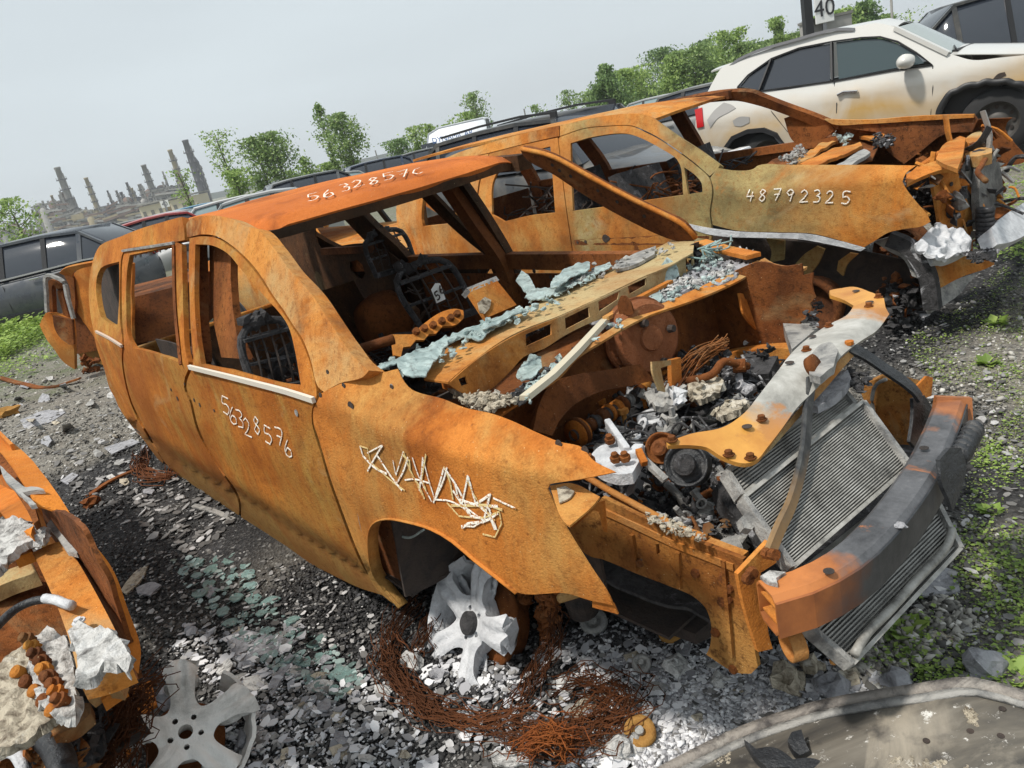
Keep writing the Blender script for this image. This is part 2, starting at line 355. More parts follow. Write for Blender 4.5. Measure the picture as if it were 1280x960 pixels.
sh('quarter_panel', [(114,335),(119,317),(125,307),(150,296),(175,286),(212,275),(227,271),(230,285),(231,300),(221,302),(190,306),(156,311),(152,320),(150,350),(150,400),(153,431),(152,445),(154,467),(162,500),(172,524),(186,548),(204,576),(203,582),(190,564),(178,548),(165,533),(154,518),(148,508),(144,498),(137,485),(130,460),(121,435),(117,415),(112,385),(111,360)],
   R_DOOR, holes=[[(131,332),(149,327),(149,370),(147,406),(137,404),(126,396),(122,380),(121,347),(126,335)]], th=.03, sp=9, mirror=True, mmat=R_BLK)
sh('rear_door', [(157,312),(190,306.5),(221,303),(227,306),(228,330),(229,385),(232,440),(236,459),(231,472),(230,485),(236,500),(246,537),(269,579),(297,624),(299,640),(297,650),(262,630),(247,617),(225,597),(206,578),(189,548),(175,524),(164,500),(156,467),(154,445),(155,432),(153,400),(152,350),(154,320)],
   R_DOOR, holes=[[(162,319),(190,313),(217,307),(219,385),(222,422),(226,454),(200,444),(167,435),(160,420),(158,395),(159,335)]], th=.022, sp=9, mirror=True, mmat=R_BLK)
sh('windshield_pillar', [(233,280),(238,273),(250,270),(275,270),(292,275),(307,283),(321,286),(340,307),(360,335),(387,365),(412,402),(432,432),(447,452),(461,463),(454,471),(425,479),(405,490),(398,484),(389,452),(377,422),(367,407),(357,391),(342,370),(327,346),(314,329),(301,316),(286,304),(270,295),(250,293),(238,296),(234,296)],
   R_TAN, surf=SDP, th=.05, sp=8)
PLF = ('pl', (-.8, .76, 1.25), (0, 1, .50))
sheet('windshield_pillar', [(650,187),(662,188),(690,197),(730,219),(790,251),(830,270),(852,281),(868,299),(862,305),(834,298),(781,273),(729,243),(690,217),(665,204),(655,196)], PLF, R_IN, FM, car, th=.03, sp=7)
MB().tube(spline([Vector(p) for p in hit([(652,186),(690,195.5),(730,217),(790,249),(830,268),(853,280),(870,298)], PLF, FM)], 4), .011, 6).build('pillar_edge', R_OR, car, True)
for x, y in ((691,206),(714,220),(748,238),(772,252),(806,270),(700,213)): MB().lathe(H(x, y, PLF, FM)+Vector((0, -.003, 0)), (0, -1, -.4), [(0, .009), (.002, .009), (.002, 0)], 8).build('punched_hole', SOOT, car)
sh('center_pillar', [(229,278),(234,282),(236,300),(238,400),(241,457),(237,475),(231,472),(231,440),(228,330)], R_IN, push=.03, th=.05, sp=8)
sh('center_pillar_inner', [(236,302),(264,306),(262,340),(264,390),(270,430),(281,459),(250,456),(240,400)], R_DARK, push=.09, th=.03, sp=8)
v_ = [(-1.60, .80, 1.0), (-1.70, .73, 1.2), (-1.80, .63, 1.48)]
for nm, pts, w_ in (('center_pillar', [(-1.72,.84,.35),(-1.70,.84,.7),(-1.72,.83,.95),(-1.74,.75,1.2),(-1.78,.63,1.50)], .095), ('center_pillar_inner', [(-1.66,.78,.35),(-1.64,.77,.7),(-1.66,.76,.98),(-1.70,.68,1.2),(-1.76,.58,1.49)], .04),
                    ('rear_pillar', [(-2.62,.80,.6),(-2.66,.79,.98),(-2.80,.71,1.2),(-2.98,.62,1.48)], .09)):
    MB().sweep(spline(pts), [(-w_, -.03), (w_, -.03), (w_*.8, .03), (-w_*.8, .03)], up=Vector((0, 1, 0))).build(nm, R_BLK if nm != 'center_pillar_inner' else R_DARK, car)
sh('front_door', [(237,298),(250,295.5),(270,297.5),(285,306.5),(300,318.5),(312,331.5),(325,348),(340,371.5),(355,393),(365,408.5),(375,423.5),(387,453),(395,484),(395,500),(390,511),(390,530),(394,545),(401,567),(411,601),(428,649),(451,704),(478,744),(450,735),(412,717),(375,698),(337,675),(315,661),(301,652),(300,624),(271,579),(249,537),(239,500),(233,485),(235,472),(240,460),(238,400),(236,330)],
   R_DOOR, holes=[[(244,305.5),(264,306.5),(285,317),(300,335),(315,352),(332,372),(350,392),(360,407),(369,440),(376,481),(350,478),(325,472),(285,461),(251,455),(246,420),(243,370)]], th=.02, sp=9)
sh('fender', [(396,503),(401,492),(425,480),(455,471),(462,464),(470,466),(497,461),(505,477),(515,487),(555,499),(580,509),(615,517),(640,526),(670,540),(699,552),(729,560),(740,574),(770,590),(730,598),(687,605),(684,612),(706,657),(736,706),(762,747),(766,757),(736,750),(710,742),(646,740),(627,725),(594,699),(567,676),(541,661),(511,652),(485,648),(468,654),(462,669),(464,702),(481,736),(500,759),(488,752),(470,735),(453,702),(431,648),(414,600),(404,567),(397,545),(392,530),(392,511)],
   R_OR, th=.004, sp=9, dent=.0022)
sh('fender_tab', [(738,750),(764,757),(770,770),(738,761)], R_OR, push=.006)
# arch flange and far-side stub
arch = [(500,759),(481,736),(464,702),(462,669),(468,654),(485,648),(511,652),(541,661),(567,676),(594,699),(627,725),(646,740)]
ap = [Vector(p)+Vector((0, .012, 0)) for p in hit(arch, SD, FM)]
MB().sweep(spline(ap, 3), [(-.002, -.02), (.002, -.02), (.002, .02), (-.002, .02)], up=Vector((0, 1, 0))).build('arch_lip', R_OR, car, True)
# belt strips
def strip(name, pxs, w_, m, surf=SD, out=.008, h=.012):
    P = [Vector(p)+Vector((0, -out, 0)) for p in hit(pxs, surf, FM)]
    return MB().sweep(spline(P, 3), [(-h/2, -w_/2), (h/2, -w_/2), (h/2, w_/2), (-h/2, w_/2)]).build(name, m, car)
strip('belt_trim', [(239,458),(285,469),(325,479),(360,488),(395,499)], .018, mat('bleached_trim', (.62, .58, .5), .7))
strip('belt_trim', [(122,414),(138,422),(154,432)], .014, mat('pale_trim', (.5, .4, .32), .7))
strip('window_edge', [(155,313),(188,308),(219,303)], .012, ALUD)
strip('window_edge', [(219,306),(221,385),(228,455)], .010, R_IN)
for a, b in (((236,300),(245,470)), ((248,304),(256,454))): pass
# wrinkled char hanging in the rear door opening
for k in range(9):
    y0 = 312-k*.9
    H0 = H(163+k*6.2, 319-k*1.55, SD, FM)+Vector((0, .02, 0))
    MB().lump(H0, .016, (1.2, .5, 1.3), .4).build('charred_trim', ALUD, car)
# ---------------- roof
def S_head(P): return P[..., 0]-(-1.10-.14*(P[..., 1]/.6)**2)
S_head.rng = (1.5, 8, 160)
hp = hit([(321,286),(360,276),(420,259),(488,240.5),(563,218.5),(624,199.5),(659,196)], S_head, FM)
ys = np.linspace(-.62, .66, 33); zr = np.interp(ys, hp[:, 1], hp[:, 2])
V = []; xs = [0, .03, .06, .10, .2, .4, .7, 1.1, 1.5, 1.9, 2.3, 2.55]
for i, dx in enumerate(xs):
    for j, y in enumerate(ys):
        x = -1.10-.14*(y/.6)**2-dx; t = min(1, dx/.75); e = 1-abs(y)**4/.62**4*.35
        top = 1.575-.03*(y/.6)**2+.055*min(.7, max(0, y+.1)); rear = -.045*max(0, (dx-1.6)/.95)**1.5
        z = zr[j]+(top-zr[j])*(1-(1-t)**2)+(.012 if i == 2 else .014 if i > 2 else 0)*(1-t) + rear-(.05 if y < 0 else .012)*max(0, abs(y)-.56)/.1
        if i == 0: z -= .012
        V.append((x, y, z))
n_ = len(ys); F = [(i*n_+j, i*n_+j+1, (i+1)*n_+j+1, (i+1)*n_+j) for i in range(len(xs)-1) for j in range(n_-1)]
tri = np.array([t for q in F for t in ((q[0], q[1], q[2]), (q[0], q[2], q[3]))])
ROOFV = np.array(V)
sheet3('roof', V, tri, R_ROOF, car, th=.02, dent=.003, away=np.array([0, 0, 9.]))
# header inner beam + far windshield pillar's inner face
MB().sweep([Vector(p)+Vector((-.03, 0, -.035)) for p in hp], [(-.03, -.015), (.03, -.02), (.03, .015), (-.03, .02)]).build('roof_header', R_BLK, car)

MB().sweep([Vector((-1.2, s_*.66, 1.50)) if 0 else Vector(p) for s_ in (1,) for p in ((-1.2, .655, 1.49), (-2., .66, 1.53), (-3., .66, 1.52), (-3.75, .64, 1.46))], [(-.04, -.035), (.04, -.035), (.04, .035), (-.04, .035)]).build('roof_rail_inner', R_BLK, car)
# tail: header, sill and hatch frame
MB().sweep(spline([(-3.78, -.62, 1.45), (-3.86, -.3, 1.49), (-3.88, 0, 1.50), (-3.86, .3, 1.49), (-3.78, .62, 1.45)]), [(-.06, -.03), (.06, -.03), (.06, .03), (-.06, .03)]).build('rear_header', R_DARK, car)
MB().box((-3.92, 0, .62), (.05, 1.5, .42)).build('rear_panel', R_DOOR, car, bevel=.02)
# ---------------- floor pan, tunnel, sills, inner panels
def flat(name, pts, m, th=.01, dent=.004, sub=8, par=None):
    """a bilinear patch between four corners"""
    a, b, c, d = [Vector(p) for p in pts]; V = []; n = sub
    for i in range(n+1):
        for j in range(n+1):
            u, v = i/n, j/n; V.append(a*(1-u)*(1-v)+b*u*(1-v)+c*u*v+d*(1-u)*v)
    F = [t for i in range(n) for j in range(n) for t in ((i*(n+1)+j, (i+1)*(n+1)+j, (i+1)*(n+1)+j+1), (i*(n+1)+j, (i+1)*(n+1)+j+1, i*(n+1)+j+1))]
    return sheet3(name, V, np.array(F), m, par or car, th, dent)
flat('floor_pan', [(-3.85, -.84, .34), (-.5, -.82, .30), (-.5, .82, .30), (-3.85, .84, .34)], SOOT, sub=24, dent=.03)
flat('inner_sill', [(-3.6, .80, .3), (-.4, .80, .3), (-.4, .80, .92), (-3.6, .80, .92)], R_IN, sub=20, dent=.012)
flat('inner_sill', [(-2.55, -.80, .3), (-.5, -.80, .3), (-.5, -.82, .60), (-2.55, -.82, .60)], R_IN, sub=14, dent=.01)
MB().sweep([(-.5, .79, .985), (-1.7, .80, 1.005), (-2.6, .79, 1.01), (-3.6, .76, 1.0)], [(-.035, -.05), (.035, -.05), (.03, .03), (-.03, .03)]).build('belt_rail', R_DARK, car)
o = MB(); 
for k in range(26):
    x = -.6-k*.115; o.lathe((x, .752, .93+.02*math.sin(k*3)), (0, 1, 0), [(0, .012), (-.002, .012), (-.002, 0)], 8)
o.build('rivet_row', SOOT, car)['kind'] = 'stuff'
# inner rear quarter: far side with a round opening, and wheelhouse dome
sheet('inner_quarter', [(336,290),(392,262),(396,300),(402,311),(467,306),(505,330),(500,350),(498,400),(500,450),(420,450),(370,380),(345,330)], ('y', .70), R_BLK, FM, car,
      holes=[[(436,328),(446,325),(453,331),(456,342),(452,349),(444,346),(437,337)]], th=.01, dent=.02)
sheet('inner_brace', [(400,311),(467,307),(468,316),(402,319)], ('y', .66), R_DARK, FM, car, th=.03)
c = H(470, 400, ('y', .52), FM)
MB().lump(c+Vector((0, .05, -.06)), .20, (1.15, .8, 1.15), .10, sub=3).build('wheelhouse', R_DARK, car, True)
# ---------------- seats: scorched wire frames
def seat(px_tl, px_tr, px_br, px_bl, x, fr=FM):
    pl = ('pl', (x, 0, .6), (1, 0, .25)); P = [H(*p, pl, FM) for p in (px_tl, px_tr, px_br, px_bl)]
    r = empty('seat', loc=(0, 0, 0)); r.parent = car
    b = MB(); b.tube(spline([P[3], P[0].lerp(P[3], .1)+Vector((0, 0, .0)), P[0].lerp(P[1], .12), P[1].lerp(P[0], .12), P[1].lerp(P[2], .1), P[2]], 4), .016, 8)
    b.bar(P[3], P[2], .05, .03); b.bar(P[0].lerp(P[3], .15), P[1].lerp(P[2], .15), .06, .012); b.bar(P[0].lerp(P[3], .55), P[1].lerp(P[2], .55), .03, .01)
    b.build('seat_frame', CHAR, r)
    w_ = MB()
    for k in range(1, 5):
        a = P[0].lerp(P[1], k/5); d = P[3].lerp(P[2], k/5); m_ = a.lerp(d, .5)+Vector((.02, 0, 0)); w_.tube(spline([a, m_, d], 3), .005, 5)
    for k in range(14):
        a = P[0].lerp(P[3], random.uniform(.2, .95)); d = P[1].lerp(P[2], random.uniform(.2, .95)); u = random.random()*.7; a2 = a.lerp(d, u); d2 = a.lerp(d, min(1, u+.25))
        w_.tube(spline([a2, a2.lerp(d2, .5)+Vector((0, 0, random.uniform(-.03, .03))), d2], 3), .003, 5)
    w_.build('seat_spring', SOOT, r)
    h_ = MB()
    for k in range(9): h_.lump(P[0].lerp(P[1], .15+.06*k)+Vector((0, 0, random.uniform(0, .05))), random.uniform(.012, .03), rough=.5)
    h_.build('burnt_headrest', CHAR2, r); return r
seat((492,345), (556,322), (594,388), (528,412), -1.5)
seat((300,415), (356,398), (380,480), (318,490), -1.25)
seat((455,300), (500,285), (520,330), (470,345), -2.6)
# seat cushions pans
def chip(P, n, r, m, name, par=car, sq=(1, 1, .5), kind=None, rough=.4):
    b = MB()
    for k in range(n):
        u, v = random.random(), random.random(); p = P[0]*(1-u)*(1-v)+P[1]*u*(1-v)+P[2]*u*v+P[3]*(1-u)*v
        b.lump(p+Vector((0, 0, random.uniform(-.02, .03))), random.uniform(*r), sq, rough, rrot())
    o = b.build(name, m, par); 
    if kind: o['kind'] = kind
    return o
def quadpx(px, surf): return [H(*p, surf, FM) for p in px]
for (q, z) in (([(430,440),(560,400),(600,430),(470,470)], .55), ([(290,470),(370,455),(385,495),(300,480)], .5)):
    P = quadpx(q, ('z', z)); b = MB()
    for t in np.linspace(0, 1, 7): b.tube([P[0].lerp(P[1], t), P[3].lerp(P[2], t)+Vector((0, 0, random.uniform(-.02, .02)))], .006, 6)
    for t in np.linspace(0, 1, 9): b.tube([P[0].lerp(P[3], t), P[1].lerp(P[2], t)+Vector((0, 0, random.uniform(-.02, .02)))], .005, 6)
    b.build('seat_spring', CHAR, car)
F4 = [Vector(p) for p in ((-3.4, -.7, .36), (-.5, -.7, .34), (-.5, .7, .34), (-3.4, .7, .36))]
chip(F4, 420, (.015, .06), CHAR, 'cabin_debris', kind='stuff'); chip(F4, 160, (.012, .04), R_IN, 'cabin_debris', kind='stuff'); chip(F4, 150, (.008, .03), CHAR2, 'cabin_debris', kind='stuff')
b = MB()
for k in range(70):
    p = Vector((random.uniform(-3.2, -.6), random.uniform(-.6, .6), .42)); b.tube(spline([p+Vector((random.uniform(-.2, .2), random.uniform(-.2, .2), random.uniform(-.05, .2))) for _ in range(4)], 4), random.uniform(.002, .006), 5)
b.build('burnt_wiring', CHAR, car)['kind'] = 'stuff'
rq = random.Random(8)
for k in range(26):
    p = Vector((rq.uniform(-2.9, -.75), rq.uniform(-.6, .6), rq.uniform(.42, .72))); q = p+Vector((rq.uniform(-.35, .35), rq.uniform(-.3, .3), rq.uniform(-.12, .28))); m_ = p.lerp(q, .5)+Vector((rq.uniform(-.06, .06), rq.uniform(-.06, .06), rq.uniform(-.05, .08)))
    MB().sweep(spline([p, m_, q], 3), [(-.016, -.004), (.016, -.004), (.016, .006), (-.016, .006)]).build('seat_rail', rq.choice((CHAR, R_BLK, R_IN, R_DARK)), car)
for k in range(14):
    p = Vector((rq.uniform(-2.6, -.8), rq.uniform(-.5, .6), rq.uniform(.45, .85))); MB().lump(p, rq.uniform(.04, .09), (1, .8, .5), .5, rrot(), 2).build('burnt_upholstery', rq.choice((CHAR, CHAR2, SOOT)), car)
flat('rear_seat_back', [(-2.75, -.6, .45), (-2.75, .55, .45), (-2.95, .55, .95), (-2.95, -.6, .95)], R_BLK, sub=12, dent=.04)
# orange notched bracket, small panel, paper
S_DX = ('x', -.62)
nb = [(489,418),(515,418),(532,403),(550,391),(568,386),(579,388),(580,397),(570,406),(553,408),(545,417),(536,418),(530,425),(520,425),(513,433),(504,434),(501,446),(492,444)]
MB().box((-.9, 0, .62), (.10, 1.45, .06), jit=.02).build('dash_crossbar', R_DARK, car)
sheet('dash_bracket', nb, ('pl', (-.75, 0, .9), (1, 0, .9)), R_OR, FM, car, th=.012, sp=6)
for p in ((520,415),(530,411),(541,407),(552,402),(563,398),(571,393)): MB().lathe(H(*p, ('pl', (-.75, 0, .905), (1, 0, .9)), FM), (1, 0, .9), [(0, .016), (.015, .012), (.015, 0)], 8).build('bracket_tab', R_DARK, car)
MB().tube([H(452,436,('x',-.8),FM), H(492,424,('x',-.72),FM)], .018, 10).build('steering_column', R_DARK, car, True)
pq = ('pl', (-.85, .25, .85), (1, .1, .7))
sheet('dash_pocket', [(586,362),(620,349),(646,381),(609,397)], pq, R_OR, FM, car, th=.03, sp=7)
sheet('pocket_rim', [(583,360),(620,345),(624,350),(588,365)], pq, ALUD, FM, car, th=.05, sp=7)
sheet('pocket_ash', [(597,379),(606,371),(614,375),(612,385),(606,392),(600,391)], ('pl', (-.845, .25, .855), (1, .1, .7)), ASHB, FM, car, th=.003, sp=4)
pp = ('pl', (-1.42, .2, .8), (1, 0, .35))
sheet('paper_tag', [(539,362),(544,354),(550,354),(557,374),(546,379)], pp, mat('paper', (.75, .75, .72), .8), FM, car, th=.002, sp=5, dent=.001)
# ---------------- cowl beam across the base of the windshield
def beam_z(P): return P[..., 2]-(1.045+.02*np.clip(P[..., 1], -1, 1)-.25*np.clip(P[..., 0]+.20+.25*np.clip(P[..., 1]+.1, 0, 1), 0, 1))
top = [(530,474),(545,447),(560,434),(592,414),(650,388),(700,366),(742,345),(800,322),(852,292),(868,300),(866,316),(840,330),(806,345),(770,362),(740,376),(700,394),(655,412),(625,428),(590,452),(560,478)]
pts0 = ('z', 1.045)
sheet('cowl_beam', top, pts0, R_GREY, FM, car, th=.006, dent=.004)
web = [(560,480),(590,454),(625,430),(655,414),(700,396),(740,378),(770,364),(806,347),(840,332),(867,318),(869,338),(845,358),(808,372),(770,392),(735,405),(705,420),(680,436),(655,446),(640,462),(612,488),(596,497),(575,490)]
def S_web(P): return P[..., 0]-(-.145-.235*np.clip(P[..., 1]+.45, 0, 2)*.85+.10*(1.05-P[..., 2]))
S_web.rng = (1.2, 8, 200)
sheet('cowl_web', web, S_web, R_GREY, FM, car, holes=[[(657,418),(690,404),(690,418),(658,433)], [(706,398),(737,383),(738,396),(707,412)], [(748,377),(776,363),(773,374),(749,390)], [(785,358),(808,347),(808,356),(787,368)], [(573,474),(582,470),(585,480),(577,483)], [(857,324),(865,320),(866,336),(858,340)]], th=.006)
# trough floor + front lip
tr = [(555,500),(590,492),(640,462),(700,425),(770,392),(845,358),(872,338),(947,330),(902,358),(850,372),(790,397),(715,442),(677,478),(640,500),(612,515)]
sheet('cowl_trough', tr, ('z', .945), R_DARK, FM, car, th=.01, dent=.01)
lip = [(612,517),(640,501),(677,477),(715,440),(752,418),(790,395),(850,370),(902,346),(948,325),(950,333),(930,347),(902,361),(870,374),(850,381),(812,394),(780,410),(750,428),(722,446),(700,470),(670,490),(640,509),(618,524)]
sheet('cowl_lip', lip, ('pl', (-.08, 0, .975), (.25, 0, 1)), R_TAN, FM, car, th=.008, sp=7)
# hinges and rods on the cowl
for q in ([(772,380),(776,370),(781,370),(787,376),(792,392),(786,394),(774,392)],):
    sheet('hood_hinge', q, ('y', .02), R_DARK, FM, car, th=.006, sp=4)
MB().sweep([H(*p, ('z', .99), FM) for p in ((655,498), (690,470), (720,440), (757,400))], [(-.016, -.006), (.016, -.006), (.012, .008), (-.012, .008)]).build('wiper_arm', mat('bleached_arm', (.50, .45, .34), .7), car)
MB().sweep([H(*p, ('z', 1.0), FM) for p in ((757,398), (800,372), (838,352))], [(-.012, -.006), (.012, -.006), (.012, .006), (-.012, .006)]).build('wiper_arm', R_TAN, car)
MB().tube([H(*p, ('z', .98), FM) for p in ((742,398), (757,388), (775,384))], .007, 8).build('wiper_link', R_DARK, car, True)
MB().sweep([H(*p, ('z', .965), FM) for p in ((556,480), (580,492), (620,502), (655,496), (690,470))], [(-.01, -.01), (.01, -.01), (.01, .01), (-.01, .01)]).build('cowl_drip_rail', R_OR, car)
MB().sweep([H(*p, ('y', .80), FM) for p in ((868,304), (872,318), (868,350))], [(-.02, -.01), (.02, -.01), (.02, .01), (-.02, .01)]).build('hinge_post', BLK, car)
# melted windshield glass and ash on the cowl
def slab(name, poly, surf, m, par=car, th=.012, dent=.006, fr=FM, sp=6):
    if m is GLS: return crust(name, poly, surf, m, fr, par, .010, 4, .004, 22, 60)
    return sheet(name, poly, surf, m, fr, par, th=th, dent=dent, sp=sp)
g1 = ('z', 1.06)
slab('melted_glass', [(466,461),(495,450),(520,440),(545,428),(558,420),(560,430),(548,446),(540,458),(532,472),(515,471),(502,466),(496,456),(480,461)], ('pl', (-.24, -.6, 1.06), (.2, .1, 1)), GLS, dent=.012)
slab('melted_glass', [(556,424),(575,414),(592,410),(610,402),(640,392),(646,398),(620,410),(600,424),(580,424),(560,432)], g1, GLS)
slab('melted_glass', [(600,409),(620,398),(650,383),(655,388),(630,402),(604,414)], ('z', 1.075), GLS)
slab('melted_glass', [(690,352),(706,338),(728,328),(738,329),(737,337),(715,347),(700,358),(688,362)], ('z', 1.085), GLS, th=.03, dent=.02)
slab('melted_glass', [(655,372),(672,362),(690,360),(735,340),(762,328),(765,334),(730,352),(690,370),(664,376)], g1, GLS)
slab('melted_glass', [(645,352),(652,340),(660,345),(670,362),(685,366),(676,373),(660,370)], ('z', 1.05), GLS, dent=.015)
slab('melted_glass', [(768,330),(790,318),(820,308),(818,318),(790,332),(770,337)], g1, ALUD)
slab('melted_glass', [(810,358),(818,345),(833,322),(845,332),(848,345),(836,356),(822,368),(812,366)], ('pl', (-.3, .5, .98), (.7, -.2, .5)), GLS, th=.008, dent=.02)
for q in ([(812,366),(822,360),(829,372),(824,380),(814,376)], [(655,455),(664,444),(676,448),(678,460),(668,472),(652,478),(645,470)]): slab('melted_glass', q, ('z', .99), GLS, dent=.025)
def heap(name, px, surf, n, r, m, par=car, fr=FM, sq=(1, .75, .28), rough=.5, stuff=True, lift=.0):
    xs = [p[0] for p in px]; ys_ = [p[1] for p in px]; b = MB(); k = 0; P = []
    while len(P) < n:
        x, y = random.uniform(min(xs), max(xs)), random.uniform(min(ys_), max(ys_))
        if inside(px, [x], [y])[0]: P.append((x, y))
    if n >= 15: P += [(x+random.gauss(0, 2), y+random.gauss(0, 2)) for x, y in P]*2; r = (r[0]*.45, r[1]*.72)
    for q in hit(P, surf, fr): b.lump(Vector(q)+Vector((0, 0, random.uniform(0, lift))), random.uniform(*r), sq, rough, rrot())
    o = b.build(name, m, par)
    if stuff: o['kind'] = 'stuff'
    return o
cz = ('z', .965)
crust('cowl_crust', [(735,405),(780,385),(835,360),(870,338),(925,328),(940,334),(905,356),(850,370),(800,392),(760,410)], ('z', .972), ASHG, FM, car, .018, 4, .01)
crust('cowl_crust', [(560,488),(600,492),(650,498),(690,465),(730,432),(742,425),(715,448),(680,476),(640,502),(612,514),(580,504)], ('z', .972), ASHB, FM, car, .012, 4, .01)
heap('cowl_ash', [(780,390),(830,362),(925,340),(900,356),(850,370),(800,392)], cz, 150, (.006, .022), ASH, lift=.03)
heap('cowl_ash', [(835,345),(870,325),(940,330),(900,350),(850,362)], cz, 60, (.006, .02), CHAR2, lift=.02)
heap('cowl_glass', [(850,350),(890,318),(915,330),(900,352)], cz, 40, (.008, .02), GLS, lift=.03)
heap('cowl_ash', [(640,500),(690,462),(730,432),(760,405),(775,400),(740,420),(700,455),(650,508)], cz, 130, (.005, .018), CHAR2, lift=.015)
heap('cowl_ash', [(560,490),(600,492),(650,500),(620,514),(580,506)], ('z', .985), 110, (.005, .016), ASHB, lift=.01)
heap('cowl_ash', [(735,400),(770,385),(830,368),(825,378),(770,398)], cz, 60, (.006, .018), CHAR2, lift=.02)
heap('beam_ash', [(880,300),(935,315),(938,320),(890,310)], ('z', 1.0), 40, (.006, .015), ASH)
MB().sweep([H(*p, ('z', 1.01), FM) for p in ((875,303), (905,312), (942,320))], [(-.03, -.008), (.03, -.008), (.03, .008), (-.03, .008)]).build('far_cowl_end', R_OR, car)
heap('glass_shards', [(466,461),(545,430),(610,402),(650,384),(690,366),(740,344),(745,352),(700,378),(640,404),(590,428),(540,470),(500,470)], ('z', 1.065), 90, (.006, .02), GLS, lift=.01)
heap('glass_shards', [(640,500),(700,450),(760,405),(850,360),(930,330),(900,355),(800,392),(720,445),(660,500)], ('z', .985), 70, (.006, .018), GLS, lift=.01); heap('glass_shards', [(690,352),(760,325),(840,305),(850,312),(770,340),(700,366)], ('z', 1.06), 40, (.006, .02), ALUD, lift=.01)
for k in range(7):
    p = H(880+k*4, 335-k*2, ('z', .98), FM); MB().tube(spline([p+Vector((random.uniform(-.06, .06), random.uniform(-.06, .06), random.uniform(0, .08))) for _ in range(4)], 4), .004, 6).build('wire', GLT, car, True)
# ---------------- firewall and bay
sheet('firewall', [(612,518),(640,506),(677,484),(715,449),(752,424),(790,402),(850,376),(902,360),(948,332),(960,345),(958,400),(930,440),(880,450),(840,470),(780,500),(740,540),(700,560),(660,540)], ('pl', (-.22, 0, .9), (1, 0, .12)), R_DARK, FM, car, th=.01, dent=.02)
sheet('engine_tunnel', [(665,538),(675,505),(690,480),(720,468),(760,462),(800,455),(820,475),(790,482),(750,490),(720,505),(700,525),(690,545)], ('pl', (-.10, 0, .9), (1, 0, .3)), R_DARK, FM, car, th=.02, dent=.02)
sheet('far_apron', [(905,350),(947,328),(985,332),(1003,329),(1004,344),(1016,341),(1015,358),(1019,372),(1012,380),(1016,394),(1000,402),(1003,414),(985,425),(985,440),(962,470),(905,470),(880,440),(885,390)], ('y', .58), R_DARK, FM, car, th=.008, dent=.02)
sheet('far_apron_flange', [(945,330),(950,325),(962,332),(1004,336),(1003,340),(960,338)], ('y', .60), R_TAN, FM, car, th=.03, dent=.004)
sheet('far_rail', [(868,450),(920,440),(985,436),(1000,440),(1000,462),(930,466),(875,470)], ('y', .50), R_OR, FM, car, th=.06, dent=.003)
flat('bay_floor', [(-.35, -.56, .46), (.62, -.56, .44), (.62, .6, .44), (-.35, .6, .46)], CHAR, sub=16, dent=.05)
flat('under_tray', [(-.5, -.5, .27), (.3, -.5, .27), (.3, .5, .27), (-.5, .5, .27)], SOOT, sub=6)
bc = H(826, 424, ('x', -.09), FM)
bo = MB().lathe(bc+Vector((-.12, 0, 0)), (1, -.25, .12), [(-.04, .11), (0, .128), (.015, .131), (.04, .131), (.041, .138), (.052, .138), (.053, .130), (.085, .126), (.10, .112), (.101, .10), (.104, .045), (.115, .04), (.115, 0)], 40).build('brake_booster', rust('rust_rose', hi=(.27, .115, .075), mid=(.19, .075, .045), pale=(.3, .14, .09), dark_amt=.5, seed=31), car, False)
for dx, dy in ((-.05, .07), (.05, .02), (0, -.08)): MB().lathe(bc+Vector((-.012+dx*.25, dx, dy)), (1, 0, .12), [(0, .014), (.02, .012), (.02, 0)], 10).build('booster_stud', SOOT, bo)
bp = [(924,366),(929,367),(932,374),(950,377),(977,374),(987,362),(995,362),(1000,376),(990,393),(978,401),(977,430),(967,431),(954,420),(947,413),(930,392)]
sheet('battery_bracket', bp, ('pl', (.02, .35, .85), (1, .35, .25)), R_OR, FM, car, th=.008, sp=6, dent=.006)
sheet('battery_bracket', [(945,352),(950,350),(956,374),(944,377)], ('pl', (-.04, .35, .85), (1, .35, .25)), R_DARK, FM, car, th=.01, sp=6)
mod = sheet('melted_control_box', [(978,402),(1000,388),(1022,410),(990,437)], ('z', .80), ALUD, FM, car, th=.05, sp=6, dent=.006)
heap('battery_ash', [(985,380),(1005,372),(1032,395),(1020,412),(1000,395)], ('z', .82), 60, (.006, .02), CHAR2, lift=.04)
heap('battery_ash', [(966,368),(995,364),(1005,374),(980,380)], ('z', .86), 35, (.006, .018), ASH, lift=.02)
# engine
eng = empty('engine', loc=(0, 0, 0)); eng.parent = car
ez = ('z', .68)
sheet('cylinder_head', [(700,556),(735,528),(790,492),(835,468),(880,458),(905,470),(890,500),(850,520),(810,545),(775,565),(740,575)], ('z', .68), CHAR2, FM, eng, holes=[[(806,517),(820,512),(828,518),(820,530),(806,530)], [(775,545),(788,541),(795,548),(786,556),(776,554)]], th=.08, dent=.012)
for c_, r in (((816,522), .042), ((784,549), .036), ((846,497), .03)):
    p = H(*c_, ('z', .70), FM); MB().lathe(p, (0, -.1, 1), [(-.04, r*.8), (.008, r*.8), (.012, r*.9), (.008, r*1.2), (-.02, r*1.25)], 20).build('cylinder_bore', ALU, eng, True)
def pz(px, py, z): return H(px, py, ('z', z), FM)
a, b_ = pz(716, 545, .74), pz(838, 468, .74); d_ = (b_-a).normalized()
MB().lathe(a, d_, [(0, .018), (.5, .018)], 12).build('camshaft', SOOT, eng, True)
